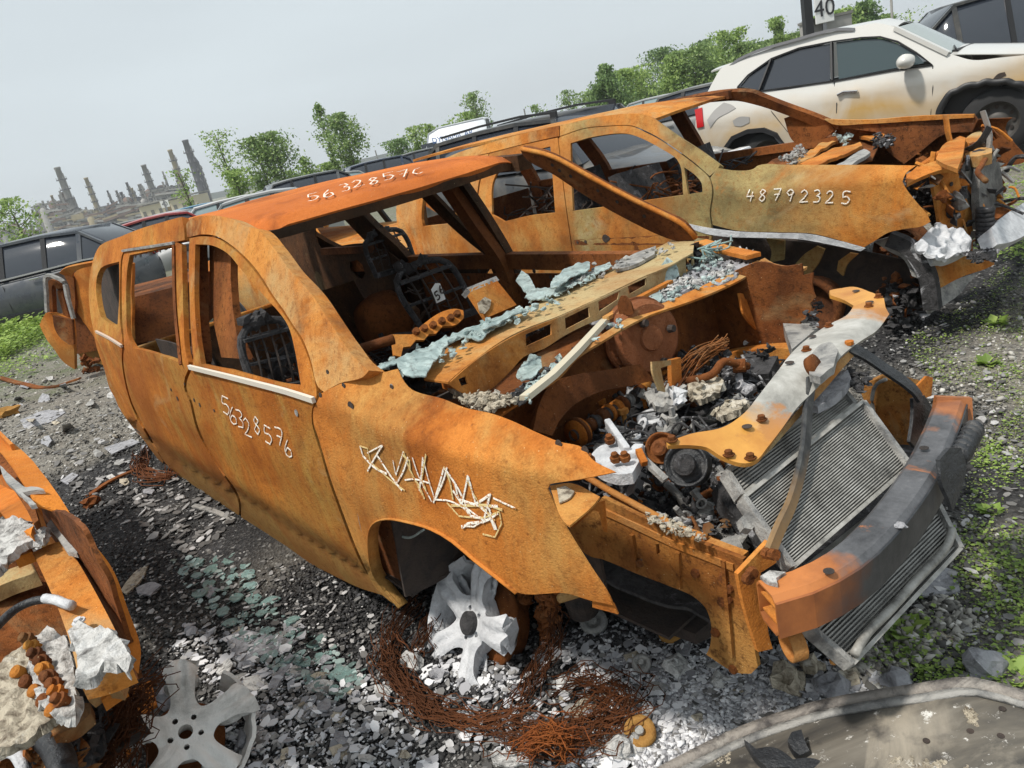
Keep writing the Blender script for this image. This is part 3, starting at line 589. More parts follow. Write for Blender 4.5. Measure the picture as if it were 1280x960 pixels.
for t, r, w_, mm in ((.02, .044, .03, R_DOOR), (.035, .050, .010, R_DARK), (.07, .040, .006, R_IN), (.13, .022, .03, R_DARK), (.18, .026, .012, CHAR2), (.24, .028, .03, R_DARK), (.29, .024, .02, CHAR), (.33, .030, .012, R_DOOR), (.40, .027, .02, R_DOOR), (.46, .030, .012, R_DARK), (.52, .022, .02, ALUD), (.60, .024, .03, CHAR), (.66, .03, .01, R_DARK), (.70, .027, .03, R_DOOR), (.79, .024, .02, R_DARK), (.84, .028, .01, CHAR2), (.9, .026, .03, R_DOOR)):
    MB().lathe(a+(b_-a)*t, d_, [(0, 0), (0, r), (w_, r), (w_, 0)], 20).build('cam_lobe', mm, eng, True)
for (x, y) in ((780, 520), (806, 502), (843, 490), (868, 478), (893, 480), (752, 508)):
    p = pz(x, y, .72); MB().lathe(p-Vector((0, 0, .06)), (0, 0, 1), [(0, .008), (.07, .008), (.07, .018), (.085, .018), (.085, 0)], 6).build('head_bolt', R_OR, eng)
# aluminium mount bracket
mb = [(748,578),(756,560),(775,552),(796,566),(800,575),(793,590),(790,620),(782,622),(770,606),(756,600),(735,575)]
sheet('engine_mount', [(733,572),(752,556),(770,552),(784,568),(797,566),(799,575),(790,590),(768,592),(750,585)], ('z', .80), ALU, FM, eng, th=.03, sp=6, dent=.015)
sheet('engine_mount', [(768,590),(798,572),(796,600),(790,622),(778,620),(770,605)], ('y', -.42), ALU, FM, eng, th=.04, sp=6, dent=.01)
MB().bar(pz(760, 530, .80), pz(785, 566, .81), .018, .035).build('mount_rib', ALU, eng, bevel=.004); MB().bar(pz(790, 572, .8), pz(800, 560, .8), .03, .03).build('mount_rib', ALU, eng, bevel=.006)
for x, y in ((762, 549), (769, 572), (781, 571), (737, 574)):
    MB().lathe(pz(x, y, .82), (.1, -.2, 1), [(-.01, .014), (.004, .014), (.004, .009), (.014, .009), (.014, 0)], 6).build('mount_bolt', R_DARK, eng)
def pulley(px, py, z, r, w_, m1, m2, ax=(.35, -.75, .45)):
    p = pz(px, py, z); ax = Vector(ax).normalized(); g_ = []
    for k in range(5): g_ += [(-w_*k/5, r), (-w_*(k+.5)/5, r*.93)]
    o = MB().lathe(p, ax, [(0, 0), (0, r*.55), (-.012, r*.6), (-.012, r*.82), (0, r*.88)]+g_+[(-w_, 0)], 30).build('pulley', m1, eng, True)
    MB().lathe(p, ax, [(0, r*.5), (.018, r*.48), (.022, r*.3), (.018, 0)], 16).build('hub', m2, o); return o
pulley(826, 560, .80, .042, .05, R_DARK, R_IN); pulley(857, 581, .79, .055, .06, BLK, CHAR); pulley(826, 602, .66, .028, .03, R_IN, CHAR); pulley(868, 664, .55, .045, .04, R_IN, SOOT)
MB().bar(pz(805, 575, .80), pz(832, 600, .76), .018, .012).build('tensioner_arm', ALUD, eng); MB().bar(pz(798, 563, .82), pz(806, 580, .80), .016).build('tensioner_arm', R_OR, eng)
# exhaust-side debris
bay = [(700,560),(740,530),(800,480),(870,455),(960,452),(985,450),(940,490),(870,540),(905,570),(945,600),(930,680),(900,690),(850,668),(800,640),(760,610)]
crust('engine_char', bay, ('z', .54), CHAR, FM, eng, .05, 5, .03, 16, 50); crust('engine_crust', [(745,575),(800,600),(880,640),(930,690),(900,690),(850,668),(800,640),(760,610)], ('z', .58), CHAR2, FM, eng, .03, 5, .03, 20, 70)
heap('engine_debris', bay, ('z', .50), 160, (.015, .045), CHAR, lift=.06); heap('engine_debris', bay, ('z', .56), 500, (.004, .016), CHAR, lift=.08); heap('engine_debris', bay, ('z', .58), 320, (.004, .014), CHAR2, lift=.08); heap('engine_debris', bay, ('z', .58), 40, (.01, .03), R_DARK, lift=.08)
bay2 = [(840,462),(880,455),(955,450),(975,455),(940,490),(890,510),(840,500)]
heap('melted_plastic', bay2, ('z', .70), 90, (.01, .03), CHAR2, lift=.08); crust('melted_metal', [(860,478),(885,468),(905,478),(900,492),(875,502),(860,492)], ('z', .77), ASHB, FM, eng, .015, 3.2, .02); crust('melted_metal', [(892,514),(920,500),(937,504),(922,516),(900,524)], ('z', .78), ASHB, FM, eng, .015, 3.2, .02); crust('melted_metal', [(800,492),(830,478),(858,484),(850,505),(820,512)], ('z', .75), ALUD, FM, eng, .02, 3.2, .02)
heap('melted_metal', [(860,478),(890,470),(905,480),(885,500),(862,498)], ('z', .77), 10, (.008, .016), ASHB, lift=.03)
heap('melted_metal', [(892,512),(925,500),(935,505),(905,522)], ('z', .78), 10, (.008, .016), ASHB, lift=.02); heap('melted_metal', [(800,495),(850,478),(860,500),(820,510)], ('z', .74), 12, (.010, .02), ALUD, lift=.03)
heap('melted_metal', [(838,490),(858,486),(856,505),(840,508)], ('z', .77), 8, (.015, .03), ALU)
heap('melted_metal', [(808,640),(845,650),(842,662),(812,652)], ('z', .70), 30, (.006, .014), ASH)
heap('melted_metal', [(880,640),(900,650),(925,690),(900,680)], ('z', .56), 30, (.01, .03), CHAR2)
rp_ = random.Random(12); KIND = [('bolt', R_OR), ('bolt', R_DARK), ('casting', ALUD), ('casting', ALU), ('pipe_stub', CHAR2), ('pipe_stub', R_DARK), ('bracket', ALUD), ('bracket', R_DARK), ('injector', CHAR2), ('ring', ALU), ('casting', CHAR2), ('casting', ALUD), ('pipe_stub', ALUD), ('bracket', CHAR2)]
for k in range(290):
    while True:
        x, y = rp_.uniform(720, 985), rp_.uniform(452, 690)
        if inside(bay, [x], [y])[0]: break
    zz_ = .66+rp_.uniform(-.03, .06) if y < 575 else .58+rp_.uniform(-.03, .05); p = pz(x, y, zz_); nm, mm = rp_.choice(KIND); ax_ = Vector((rp_.uniform(-1, 1), rp_.uniform(-1, .4), rp_.uniform(.1, 1))).normalized(); s_ = rp_.uniform(.6, 1.35)
    if nm == 'bolt': MB().lathe(p, ax_, [(-.05, .006*s_), (0, .006*s_), (0, .013*s_), (.012*s_, .013*s_), (.012*s_, 0)], 6).build(nm, mm, eng)
    elif nm == 'casting':
        q = MB(); q.lump(p, .030*s_, (1.3, .8, .6), .35, rrot(), 2); q.bar(p, p+ax_*.06*s_, .016*s_, .012*s_); q.lathe(p+ax_*.01, Vector((-ax_.y, ax_.x, ax_.z)), [(-.02, .016), (.025*s_, .016), (.025*s_, .010), (0, .009)], 10); o = q.build(nm, mm, eng)
    elif nm == 'pipe_stub': MB().tube(spline([p-ax_*.05, p+Vector((0, 0, .02)), p+ax_*.06], 3), .009*s_, 8).build(nm, mm, eng, True)
    elif nm == 'bracket':
        q = MB(); t_ = ax_.orthogonal().normalized(); q.bar(p-ax_*.04*s_, p+ax_*.04*s_, .022, .004, up=t_); q.bar(p+ax_*.04*s_, p+ax_*.04*s_+t_*.035, .022, .004); q.build(nm, mm, eng)
    elif nm == 'injector': MB().lathe(p, ax_, [(-.05, .004), (-.02, .006), (-.02, .012), (.02, .012), (.02, .007), (.05, .007), (.05, 0)], 10).build(nm, mm, eng, True)
    else: MB().lathe(p, ax_, [(0, .018*s_), (.01, .022*s_), (.012, .022*s_), (.012, .013*s_), (0, .012*s_)], 14).build(nm, mm, eng)
b = MB()
for k in range(85):
    x, y = random.uniform(740, 980), 0; y = 560-(x-740)*.42+random.uniform(-25, 60); p = pz(x, y, .70)
    b.tube(spline([p+Vector((random.uniform(-.07, .07), random.uniform(-.07, .07), random.uniform(-.03, .05))) for _ in range(4)], 4), random.uniform(.002, .005), 5)
b.build('burnt_wiring', CHAR2, eng)['kind'] = 'stuff'
b = MB()
for k in range(34):
    a0, a1 = H(905+random.uniform(-8, 8), 432+random.uniform(-6, 6), ('z', .80), FM), H(835+random.uniform(-10, 25), 478+random.uniform(-12, 8), ('z', .76), FM)
    b.tube(spline([a0+Vector((0, 0, random.uniform(0, .03))), a0.lerp(a1, .5)+Vector((random.uniform(-.02, .02), random.uniform(-.02, .02), random.uniform(0, .05))), a1], 4), .0022, 5)
b.build('wire_bundle', R_DARK, eng)
b = MB()
for k in range(18):
    b.sweep([pz(917+k*3.2, 455-k*.2, .74), pz(905+k*3.2, 474, .72)], [(-.006, -.02), (.006, -.02), (.006, .02), (-.006, .02)])
b.build('intake_fins', CHAR2, eng)
MB().tube(spline([pz(860, 476, .78), pz(890, 468, .80), pz(905, 452, .82), pz(922, 455, .80), pz(935, 458, .78)], 4), .013, 8).build('rusty_pipe', R_DARK, eng, True)
MB().lathe(pz(916, 458, .79), (1, .6, 0), [(0, .0), (0, .022), (.04, .022), (.04, 0)], 16).build('pipe_clamp', R_DARK, eng)
sheet('exhaust_bracket', [(839,450),(851,447),(853,497),(840,499)], ('pl', (.0, .1, .8), (1, -.2, .1)), R_OR, FM, eng, th=.02, sp=5)
sheet('exhaust_bracket', [(815,452),(839,450),(839,456),(826,460),(832,490),(824,488),(816,466)], ('pl', (.0, .1, .8), (1, .2, .1)), R_GREY, FM, eng, th=.006, sp=5)
# ---------------- front structure
rl = [(752,622),(800,645),(850,668),(929,699),(931,760),(939,790),(947,834),(939,842),(922,841),(883,818),(888,806),(884,764),(871,749),(830,730),(800,719),(755,700),(736,695),(712,672),(712,660),(738,640)]
sheet('front_rail', rl, ('y', -.60), R_RAIL, FM, car, holes=[[(820,680),(824,680),(825,692),(821,693)], [(797,697),(803,699),(803,705),(797,704)], [(866,712),(873,712),(873,720),(866,720)], [(893,789),(899,792),(898,798),(892,795)]], th=.012, sp=8, dent=.006)
MB().sweep([H(*p, ('y', -.575), FM) for p in ((755,628), (800,648), (850,671), (926,700))], [(-.03, -.012), (.03, -.012), (.03, .006), (-.03, .006)]).build('rail_flange', R_TAN, car)
MB().tube(spline([H(*p, ('y', -.56), FM) for p in ((733,596), (760,612), (800,634), (850,660), (883,672))], 4), .009, 8).build('hood_cable', R_TAN, car, True)
heap('rail_ash', [(790,640),(830,648),(885,672),(880,680),(830,664)], ('z', .73), 60, (.004, .012), ASHB, lift=.01)
rib = MB()
for p, q in (((790,668), (796,712)), ((848,690), (850,735)), ((905,700), (915,820))): rib.bar(H(*p, ('y', -.603), FM), H(*q, ('y', -.603), FM), .012, .01)
rib.build('rail_rib', R_RAIL, car)['kind'] = 'stuff'
for p in ((800,703), (870,716), (905,722), (912,735), (903,752), (911,748), (895,790), (917,836)): MB().lathe(H(*p, ('y', -.60), FM), (0, -1, 0), [(0, .012), (.008, .010), (.008, 0)], 8).build('rail_bolt', R_DARK, car)
sheet('headlight_bracket', [(687,607),(714,604),(750,621),(743,630),(712,657),(705,652)], ('z', .93), R_OR, FM, car, th=.004, sp=6)
sheet('headlight_bracket', [(712,657),(744,630),(756,626),(759,666),(754,664),(749,640),(742,638),(716,660)], ('pl', (.42, -.72, .9), (.6, -1, .1)), R_OR, FM, car, th=.004, sp=5)
sheet('bracket_ash', [(696,610),(706,607),(718,614),(712,622),(699,628)], ('z', .936), ASHB, FM, car, th=.003, sp=5)
sheet('end_plate', [(922,718),(961,677),(971,703),(951,716),(955,745),(962,797),(966,811),(948,815),(931,760)], ('pl', (.70, -.60, .6), (1, -.35, .05)), R_OR, FM, car, th=.012, sp=7)
for p in ((933,722), (938,715), (957,690)): MB().lathe(H(*p, ('pl', (.71, -.60, .6), (1, -.35, .05)), FM), (1, -.35, .05), [(0, .014), (.012, .012), (.012, 0)], 8).build('plate_bolt', R_DARK, car)
# bumper beam: box section bowed forward, open at its near end
bt = hit([(956,735),(1000,722),(1052,695),(1090,662),(1124,622),(1155,575),(1176,530),(1187,500)], ('z', .695), FM)
bt = resample([Vector(p) for p in bt], .05, closed=False, ang=120)
n_ = len(bt)
def beam(name, w_, h_, dz, m, t0=0, t1=1, off=0, hollow=True, par=car):
    pts = [bt[i]+Vector((0, 0, dz)) for i in range(int(t0*(n_-1)), int(t1*(n_-1))+1)]
    r_ = .012; P = [(-w_/2+off, -h_/2+r_), (-w_/2+off+r_, -h_/2), (w_/2+off-r_, -h_/2), (w_/2+off, -h_/2+r_), (w_/2+off, h_/2-r_), (w_/2+off-r_, h_/2), (-w_/2+off+r_, h_/2), (-w_/2+off, h_/2-r_)]
    b = MB(); b.sweep(pts, P, caps=False)
    if hollow: b.sweep(pts, [(x*.90, y*.90) for x, y in P][::-1], caps=False); k = len(P); base = (len(pts))*k; b.f += [(j, (j+1) % k, base+(k-1-(j+1) % k), base+(k-1-j)) for j in range(k)]
    return b.build(name, m, par)
m = mat('bumper_beam_mat', rough=.5); g = NG(m, 3); sx = g.sep()
tt = g.math('ADD', sx['Y'], g.math('MULTIPLY', g.math('SUBTRACT', g.noise(7, 6, .6), .5), .5))
n1 = g.noise(5, 8, .7, .6); grey = g.ramp(g.noise(9, 8, .75), (.35, (.035, .036, .04)), (.6, (.11, .112, .12)), (.78, (.30, .30, .30)))
rst = g.ramp(g.noise(6, 8, .6), (.35, (.22, .07, .02)), (.6, (.48, .17, .045)))
c = g.mix(g.ramp(n1, (.62, 0.), (.67, .8)), grey, rst); 
zz = g.math('MULTIPLY', sx['Y'], 1.); c = g.mix(g.ramp(g.math('ADD', tt, .9), (.34, 1.), (.44, 0.)), c, rst); c = g.mix(g.ramp(g.math('ADD', tt, .7), (.90, 0.), (.97, .9)), c, rst)
ge = g.t.nodes.new('ShaderNodeNewGeometry'); tr_ = g.t.nodes.new('ShaderNodeVectorTransform'); tr_.vector_type = 'NORMAL'; tr_.convert_from = 'WORLD'; tr_.convert_to = 'OBJECT'; g.L(ge.outputs['Normal'], tr_.inputs[0])
blk = g.mix(g.ramp(g.noise(11, 6, .7), (.55, 0.), (.75, .35)), (.02, .024, .03), (.12, .12, .12)); g.color(c)
g.bump(g.noise(60, 5, .7), .25, .004); BEAM = m
bb = beam('bumper_beam', .078, .096, -.048, BEAM)
m = mat('bumper_face_mat', rough=.45); g = NG(m, 4); sx = g.sep(); tt = g.math('ADD', sx['Y'], g.math('MULTIPLY', g.math('SUBTRACT', g.noise(7, 6, .6), .5), .3))
c = g.mix(g.ramp(g.math('ADD', tt, .9), (.28, 1.), (.44, 0.)), blk if 0 else g.ramp(g.noise(14, 6, .7), (.4, (.018, .021, .026)), (.75, (.07, .07, .075))), g.ramp(g.noise(6, 8, .6), (.35, (.20, .06, .02)), (.6, (.42, .14, .04)))); g.color(c); g.bump(g.noise(60, 5, .7), .2, .004)
MB().sweep([p+Vector((0, 0, -.048)) for p in bt], [(.040, -.046), (.043, -.043), (.043, .036), (.040, .039)]).build('bumper_face', m, bb)
e0 = bt[0]; d0 = (bt[1]-bt[0]).normalized(); sx0 = d0.cross(Vector((0, 0, 1)))
for k in (-.018, .02): MB().bar(e0+d0*.006+Vector((0, 0, -.055+k)), e0+d0*.09+Vector((0, 0, -.055+k)), .070, .004).build('beam_web', R_OR, bb)
MB().lathe(e0+d0*.06+Vector((0, 0, -.15))+sx0*.0, -d0, [(0, .035), (.03, .035), (.03, .030), (.0, .030)], 20).build('tow_ring', R_TAN, bb, True)
sheet('beam_ash', [(950,720),(962,712),(982,714),(970,722),(972,730),(958,726)], ('z', .704), ASH, FM, bb, th=.008, sp=4, dent=.008)
for p in ((1036,714), (1155,560)): MB().lathe(H(*p, ('z', .7035), FM), (0, 0, 1), [(0, .011), (.001, .011), (.001, 0)], 12).build('slot', SOOT, bb)
MB().lump(H(1126, 657, ('z', .69), FM), .012, (1, .8, .5), rough=.5, sub=2).build('melted_blob', ASHG, bb)
# crushed far end with melted black plastic
q = bt[-4]
mp_ = MB()
for k in range(6): mp_.lathe(q+Vector((.075-k*.004, -.10+k*.028, -.03)), (.2, 1, 0), [(0, 0), (0, .026), (.02, .026), (.02, 0)], 14)
mp_.build('melted_bumper_trim', BLK, bb, True)
slab('melted_bumper_trim', [(1176,575),(1190,560),(1204,560),(1210,590),(1202,625),(1196,640),(1188,622),(1178,600)], ('pl', (.90, .02, .6), (1, -.15, .2)), BLK, par=bb, th=.01, dent=.02)
MB().sweep([bt[-1], bt[-1]+Vector((-.02, .03, -.01))], [(-.06, -.12), (.05, -.10), (.055, .0), (-.03, .012)]).build('beam_end', BEAM, bb)
# radiator, condenser
m = mat('radiator_fins', rough=.6); g = NG(m); f = g.noise(200, 2, .5); f2 = g.noise(8, 6, .7); c = g.mix(g.ramp(f2, (.35, 0.), (.62, 1.)), (.05, .048, .045), (.26, .25, .23))
c = g.mix(g.ramp(g.vor(230, 'DISTANCE_TO_EDGE'), (.0, 1.), (.12, 0.)), c, (.03, .03, .03)); g.color(c); g.bump(g.vor(230), .6, .003); FINS = m
m = mat('radiator_tube', rough=.5); g = NG(m); c = g.ramp(g.noise(14, 6, .7), (.30, (.11, .105, .095)), (.5, (.30, .29, .265)), (.75, (.50, .49, .46))); g.color(c); TUBE = m
def cooler(name, corners, pl, n, off, tank=True, lines=None):
    """corners TL TR BR BL in the photo; tubes run left to right"""
    P = [H(*p, pl, FM) for p in corners]; nn = Vector(pl[2]).normalized(); r = empty(name, loc=(0, 0, 0)); r.parent = car
    V = [P[0].lerp(P[1], u).lerp(P[3].lerp(P[2], u), v)-nn*.004 for u in np.linspace(0, 1, 9) for v in np.linspace(0, 1, 9)]
    F = np.array([t for i in range(8) for j in range(8) for t in ((i*9+j, (i+1)*9+j, (i+1)*9+j+1), (i*9+j, (i+1)*9+j+1, i*9+j+1))])
    sheet3('fin_core', V, F, FINS, r, .022, .0, away=fr_away)
    b = MB()
    for k in range(n):
        t = (k+.5)/n; a, c = P[0].lerp(P[3], t), P[1].lerp(P[2], t); w_ = (P[0]-P[3]).length/n*.42
        mid = a.lerp(c, .5)+nn*random.uniform(-.001, .001); b.bar(a, mid, w_, .006, up=nn); b.bar(mid, c, w_, .006, up=nn)
    o = b.build('cooling_tubes', TUBE, r); o['kind'] = 'stuff'
    for a, c, w_ in ((P[0], P[1], .009), (P[3], P[2], .009)): MB().bar(a, c, w_, .03, up=nn).build('frame_rail', TUBE, r)
    if tank:
        for a, c in ((P[0], P[3]), (P[1], P[2])): MB().bar(a, c, .014, .032, up=nn).build('header_tank', ALUD, r)
    return r, P
fr_away = FM.L(CO)
PLR = ('pl', (.52, 0, .84), (.80, 0, 1)); PLR2 = ('pl', (.49, 0, .84), (.80, 0, 1))
cooler('radiator', [(927,625),(1076,505),(1134,585),(988,712)], PLR, 30, 0)
cooler('oil_cooler', [(906,592),(1052,491),(1066,508),(925,622)], PLR2, 8, 0)
PLC = ('pl', (.80, 0, .53), (.80, 0, 1))
cooler('condenser', [(962,745),(1150,595),(1197,688),(1062,832)], PLC, 26, 0)
MB().tube(spline([H(*p, ('pl', (.82, 0, .545), (.80, 0, 1)), FM) for p in ((1068,818), (1085,790), (1110,765), (1150,720), (1185,680), (1190,662))], 4), .010, 8).build('coolant_pipe', TUBE, car, True)
MB().tube([H(*p, ('z', .46), FM) for p in ((1020,792), (1040,812), (1042,828))], .008, 8).build('coolant_pipe', R_TAN, car, True)
slab('melted_tank', [(905,596),(922,625),(945,640),(958,672),(965,690),(955,692),(940,672),(922,650),(905,630),(896,606)], ('pl', (.50, 0, .80), (.8, -.3, 1)), CHAR2, th=.05, dent=.02)
sheet('tank_bracket', [(925,648),(934,640),(945,655),(940,662),(930,660)], ('pl', (.52, 0, .83), (.8, 0, 1)), ALUD, FM, car, th=.02, sp=5)
slab('melted_shroud', [(1012,485),(1030,468),(1060,466),(1064,476),(1050,492),(1022,508),(1010,505)], ('z', .84), ASHG, th=.02, dent=.03)
heap('shroud_char', [(1060,470),(1085,474),(1078,490),(1062,488)], ('z', .82), 24, (.01, .022), CHAR, lift=.02)
# upper crossmember
cm = [(833,552),(865,541),(902,534),(929,517),(951,491),(974,461),(985,446),(1000,430),(1015,418),(1038,404),(1060,392),(1067,382),(1056,375),(1038,368),(1037,363),(1052,360),(1067,358),(1086,364),(1105,373),(1107,384),(1112,392),(1097,412),(1075,427),(1064,435),(1050,447),(1034,469),(1015,491),(996,510),(977,536),(959,559),(947,574),(932,579),(902,570),(884,559),(865,556),(835,556)]
class SX:
    rng = (1, 6, 240)
    def __call__(s, P):
        y, x = P[..., 1], P[..., 0]; xc = .40+.09*np.clip(1-(y/.62)**2, -.5, 1); d = x-xc
        return P[..., 2]-(.905+.012*np.cos(d*22)-.35*np.clip(d-.03, 0, 1)-.05*np.clip(np.abs(y)-.4, 0, 1))
m = mat('crossmember_mat', rough=.5); g = NG(m, 6); s_ = g.sep(); n0 = g.math('MULTIPLY', g.math('SUBTRACT', g.noise(5, 8, .65, .5), .5), .5)
ay = g.math('ADD', g.math('ABSOLUTE', g.math('SUBTRACT', s_['Y'], .05)), n0)
gr = g.ramp(g.noise(7, 9, .7, .4), (.3, (.17, .165, .15)), (.5, (.36, .35, .32)), (.7, (.55, .54, .51)))
og = g.ramp(g.noise(6, 8, .6), (.35, (.42, .17, .03)), (.6, (.60, .30, .06))); c = g.mix(g.ramp(ay, (.30, 0.), (.40, 1.)), gr, og)
g.color(g.mix(g.ramp(g.noise(4, 8, .7, .5, g.map((1, 1, 1), 8)), (.60, 0.), (.66, .8)), c, (.40, .17, .045))); g.bump(g.noise(30, 7, .7), .3, .006)
cmb = sheet('upper_crossmember', cm, SX(), m, FM, car, th=.012, sp=7, dent=.005)
sheet('crossmember_flange', [(932,581),(947,576),(977,538),(1015,493),(1050,449),(1064,437),(1068,444),(1052,462),(1030,488),(1000,520),(978,546),(955,570)], ('pl', (.56, 0, .84), (1, 0, .5)), R_GREY, FM, car, th=.006, sp=7)
for p in ((840,551), (911,569), (938,573), (952,525), (1098,372), (1086,383), (1008,438), (1036,408)):
    q = Vector(hit([p], SX(), FM)[0]); MB().lathe(q, (0, 0, 1), [(0, .014), (.003, .014), (.003, .009), (.012, .009), (.012, 0)], 6).build('crossmember_bolt', R_DARK, cmb)
for p in ((934,535), (987,455), (1087,379), (1015,422), (1070,365)): MB().lathe(Vector(hit([p], SX(), FM)[0])+Vector((0, 0, .004)), (0, 0, 1), [(0, .012), (.001, .012), (.001, 0)], 12).build('punched_hole', SOOT, cmb)
slab('latch_mount', [(1008,448),(1020,435),(1038,428),(1048,440),(1042,462),(1025,472),(1012,468)], ('z', .93), ALUD, th=.02, dent=.03)
MB().lathe(H(1012, 460, ('z', .93), FM), (1, .2, .5), [(0, .0), (0, .026), (.02, .03), (.02, 0)], 16).build('hood_latch', R_DARK, car, True)
# struts
A0, A1 = H(1014, 478, ('z', .89), FM), H(962, 698, ('pl', (.72, -.60, .6), (1, -.35, .05)), FM)
sp_ = PD([(1014,476),(1010,510),(1007,555),(1000,592),(989,630),(975,660),(962,692)], A0, A1, FM)
m = mat('strut_mat', rough=.5); g = NG(m, 2); g.color(g.mix(g.ramp(g.math('ADD', g.sep()['Z'], g.math('MULTIPLY', g.noise(8, 6, .6), .08)), (.76, 1.), (.84, 0.)), g.ramp(g.noise(20, 5, .7), (.4, (.02, .021, .024)), (.7, (.10, .10, .095))), (.34, .20, .08))); g.bump(g.noise(70), .2, .003)
MB().sweep(spline(sp_, 3), [(-.016, -.004), (.016, -.004), (.017, .002), (.012, .006), (-.012, .006), (-.017, .002)], up=Vector((1, 0, .3))).build('front_strut', m, car)
MB().lathe(sp_[-1], (1, -.3, .3), [(0, .012), (.02, .012), (.02, 0)], 8).build('strut_bolt', R_DARK, car)
A0, A1 = H(1062, 434, ('z', .90), FM), H(1150, 495, ('z', .72), FM)
sp_ = PD([(1062,434),(1080,443),(1105,460),(1130,477),(1143,488),(1150,498)], A0, A1, FM)
MB().sweep(spline(sp_, 3), [(-.018, -.005), (.018, -.005), (.018, .004), (-.018, .004)], up=Vector((1, 0, .6)), scale=None).build('front_strut', BLK, car)
MB().lathe(sp_[0]+Vector((0, 0, .008)), (0, 0, 1), [(0, .012), (.01, .012), (.01, 0)], 8).build('strut_bolt', R_OR, car)
slab('far_end_plate', [(1142,498),(1156,494),(1166,510),(1160,530),(1145,560),(1138,552),(1143,520)], ('pl', (.66, .45, .66), (1, -.1, .2)), BLK, th=.01)
slab('far_end_plate', [(1145,484),(1158,470),(1165,472),(1164,495),(1155,498)], ('pl', (.60, .55, .7), (1, -.1, .2)), R_OR, th=.008)
slab('far_front_rail', [(1074,484),(1098,474),(1140,482),(1146,490),(1146,560),(1136,592),(1118,560),(1096,525),(1080,500)], ('y', .48), R_RAIL, th=.05)
MB().tube(spline([H(*p, ('y', .46), FM) for p in ((1093,520), (1090,500), (1096,480), (1108,474))], 4), .006, 6).build('loose_wire', ALUD, car, True)
# ---------------- running gear under the near fender
flat('arch_shade_panel', [(-.52, -.57, .18), (.16, -.57, .40), (.16, -.57, .66), (-.52, -.57, .75)], SOOT, sub=8, dent=.02)  # inner panels of the arch, coloured black to stand in for shade
flat('arch_shade_panel', [(-.50, -.84, .30), (-.50, -.50, .25), (-.46, -.50, .9), (-.46, -.80, .9)], SOOT, sub=6, dent=.02)
sheet('quarter_shade_sheet', [(118,325),(155,320),(158,420),(125,410)], ('y', -.62), SOOT, FM, car, th=.01, dent=.02)  # dark sheet added behind the quarter window so the opening looks shaded
flat('arch_shade_panel', [(-3.5, -.60, .2), (-2.5, -.60, .2), (-2.5, -.60, .9), (-3.5, -.60, .9)], SOOT, sub=8, dent=.02)  # rear arch: same black panel in place of the shade inside
def wheel_alloy(name, c, ax, R_, par, m, twist=0, melt=0., cap=True, th=.05, seed=0):
    """cast five-spoke rim face cut from one outline, dished, with lug holes; ax points out of its face"""
    c = Vector(c); ax = Vector(ax).normalized(); u = ax.cross(Vector((0, 0, 1))).normalized(); v = u.cross(ax); r = empty(name, loc=(0, 0, 0)); r.parent = par
    out = []; rs_ = random.Random(seed)
    for k in range(5):
        a0 = twist+k*2*math.pi/5
        for da, rr_ in ((-.60, .40), (-.42, .44), (-.30, .60), (-.27, .80), (-.29, .95), (-.27, 1.02), (0, 1.03), (.27, 1.02), (.29, .95), (.27, .80), (.30, .60), (.42, .44)):
            j = 1+melt*rs_.uniform(-.10, .06)*(rr_ > .7); out.append((math.cos(a0+da)*rr_*j*100, math.sin(a0+da)*rr_*j*100))
    circ = lambda x, y, q, n=10: [(x+math.cos(t)*q, y+math.sin(t)*q) for t in np.linspace(0, 6.283, n+1)[:-1]]
    holes = [circ(0, 0, 10.5, 14)]+[circ(math.cos(twist+math.pi/5+k*2*math.pi/5)*22, math.sin(twist+math.pi/5+k*2*math.pi/5)*22, 4.2, 8) for k in range(5)]
    q, f = tri2d(out, holes, 6); q = q/100; rad = np.hypot(q[:, 0], q[:, 1]); ang = np.arctan2(q[:, 1], q[:, 0])-twist
    off = (ang+math.pi/5) % (2*math.pi/5)-math.pi/5; side = np.abs(np.sin(off))*rad
    h = R_*(.02+.34*np.clip(rad-.22, 0, 1)**.8-.55*np.clip(rad-.72, 0, 1)**1.3)-R_*.9*np.clip(side-.10, 0, 1)**1.1-R_*.10*np.exp(-(side/.05)**2)*np.clip((rad-.3)*3, 0, 1)
    P = np.array(c)+R_*(q[:, :1]*np.array(u)+q[:, 1:]*np.array(v))+h[:, None]*np.array(ax)
    sheet3('rim_face', P, f, m, r, th, .004*melt, np.array(c+ax*9), smooth=True)
    MB().lathe(c, ax, [(-.06, .16*R_), (-.05, .26*R_), (-.02, .30*R_)], 24).build('hub', m, r, True)
    if cap: MB().lathe(c, ax, [(-.03, .18*R_), (.022, .17*R_), (.034, .10*R_), (.036, 0)], 20).build('hub_cap', CHAR, r)
    for k in range(5):
        a_ = twist+math.pi/5+2*math.pi*k/5; MB().lathe(c+(u*math.cos(a_)+v*math.sin(a_))*R_*.22-ax*.02, ax, [(0, .05*R_), (.004, .05*R_), (.004, 0)], 8).build('lug_hole', SOOT, r)
    return r
wc = H(590, 779, ('z', .18), FM); wax = Vector((-.10, -.80, .52))
wh = wheel_alloy('front_wheel', wc, wax, .222, car, ALU, twist=math.radians(22), melt=.7, th=.06, seed=4)
MB().lathe(wc-wax.normalized()*.14, wax, [(0, 0), (0, .125), (.05, .13), (.06, .15), (.08, .15), (.085, .06), (.085, 0)], 30).build('brake_drum', R_DARK, wh, True)
b = MB(); wa = wax.normalized(); u = wa.cross(Vector((0, 0, 1))).normalized(); v = u.cross(wa)
rr = .215
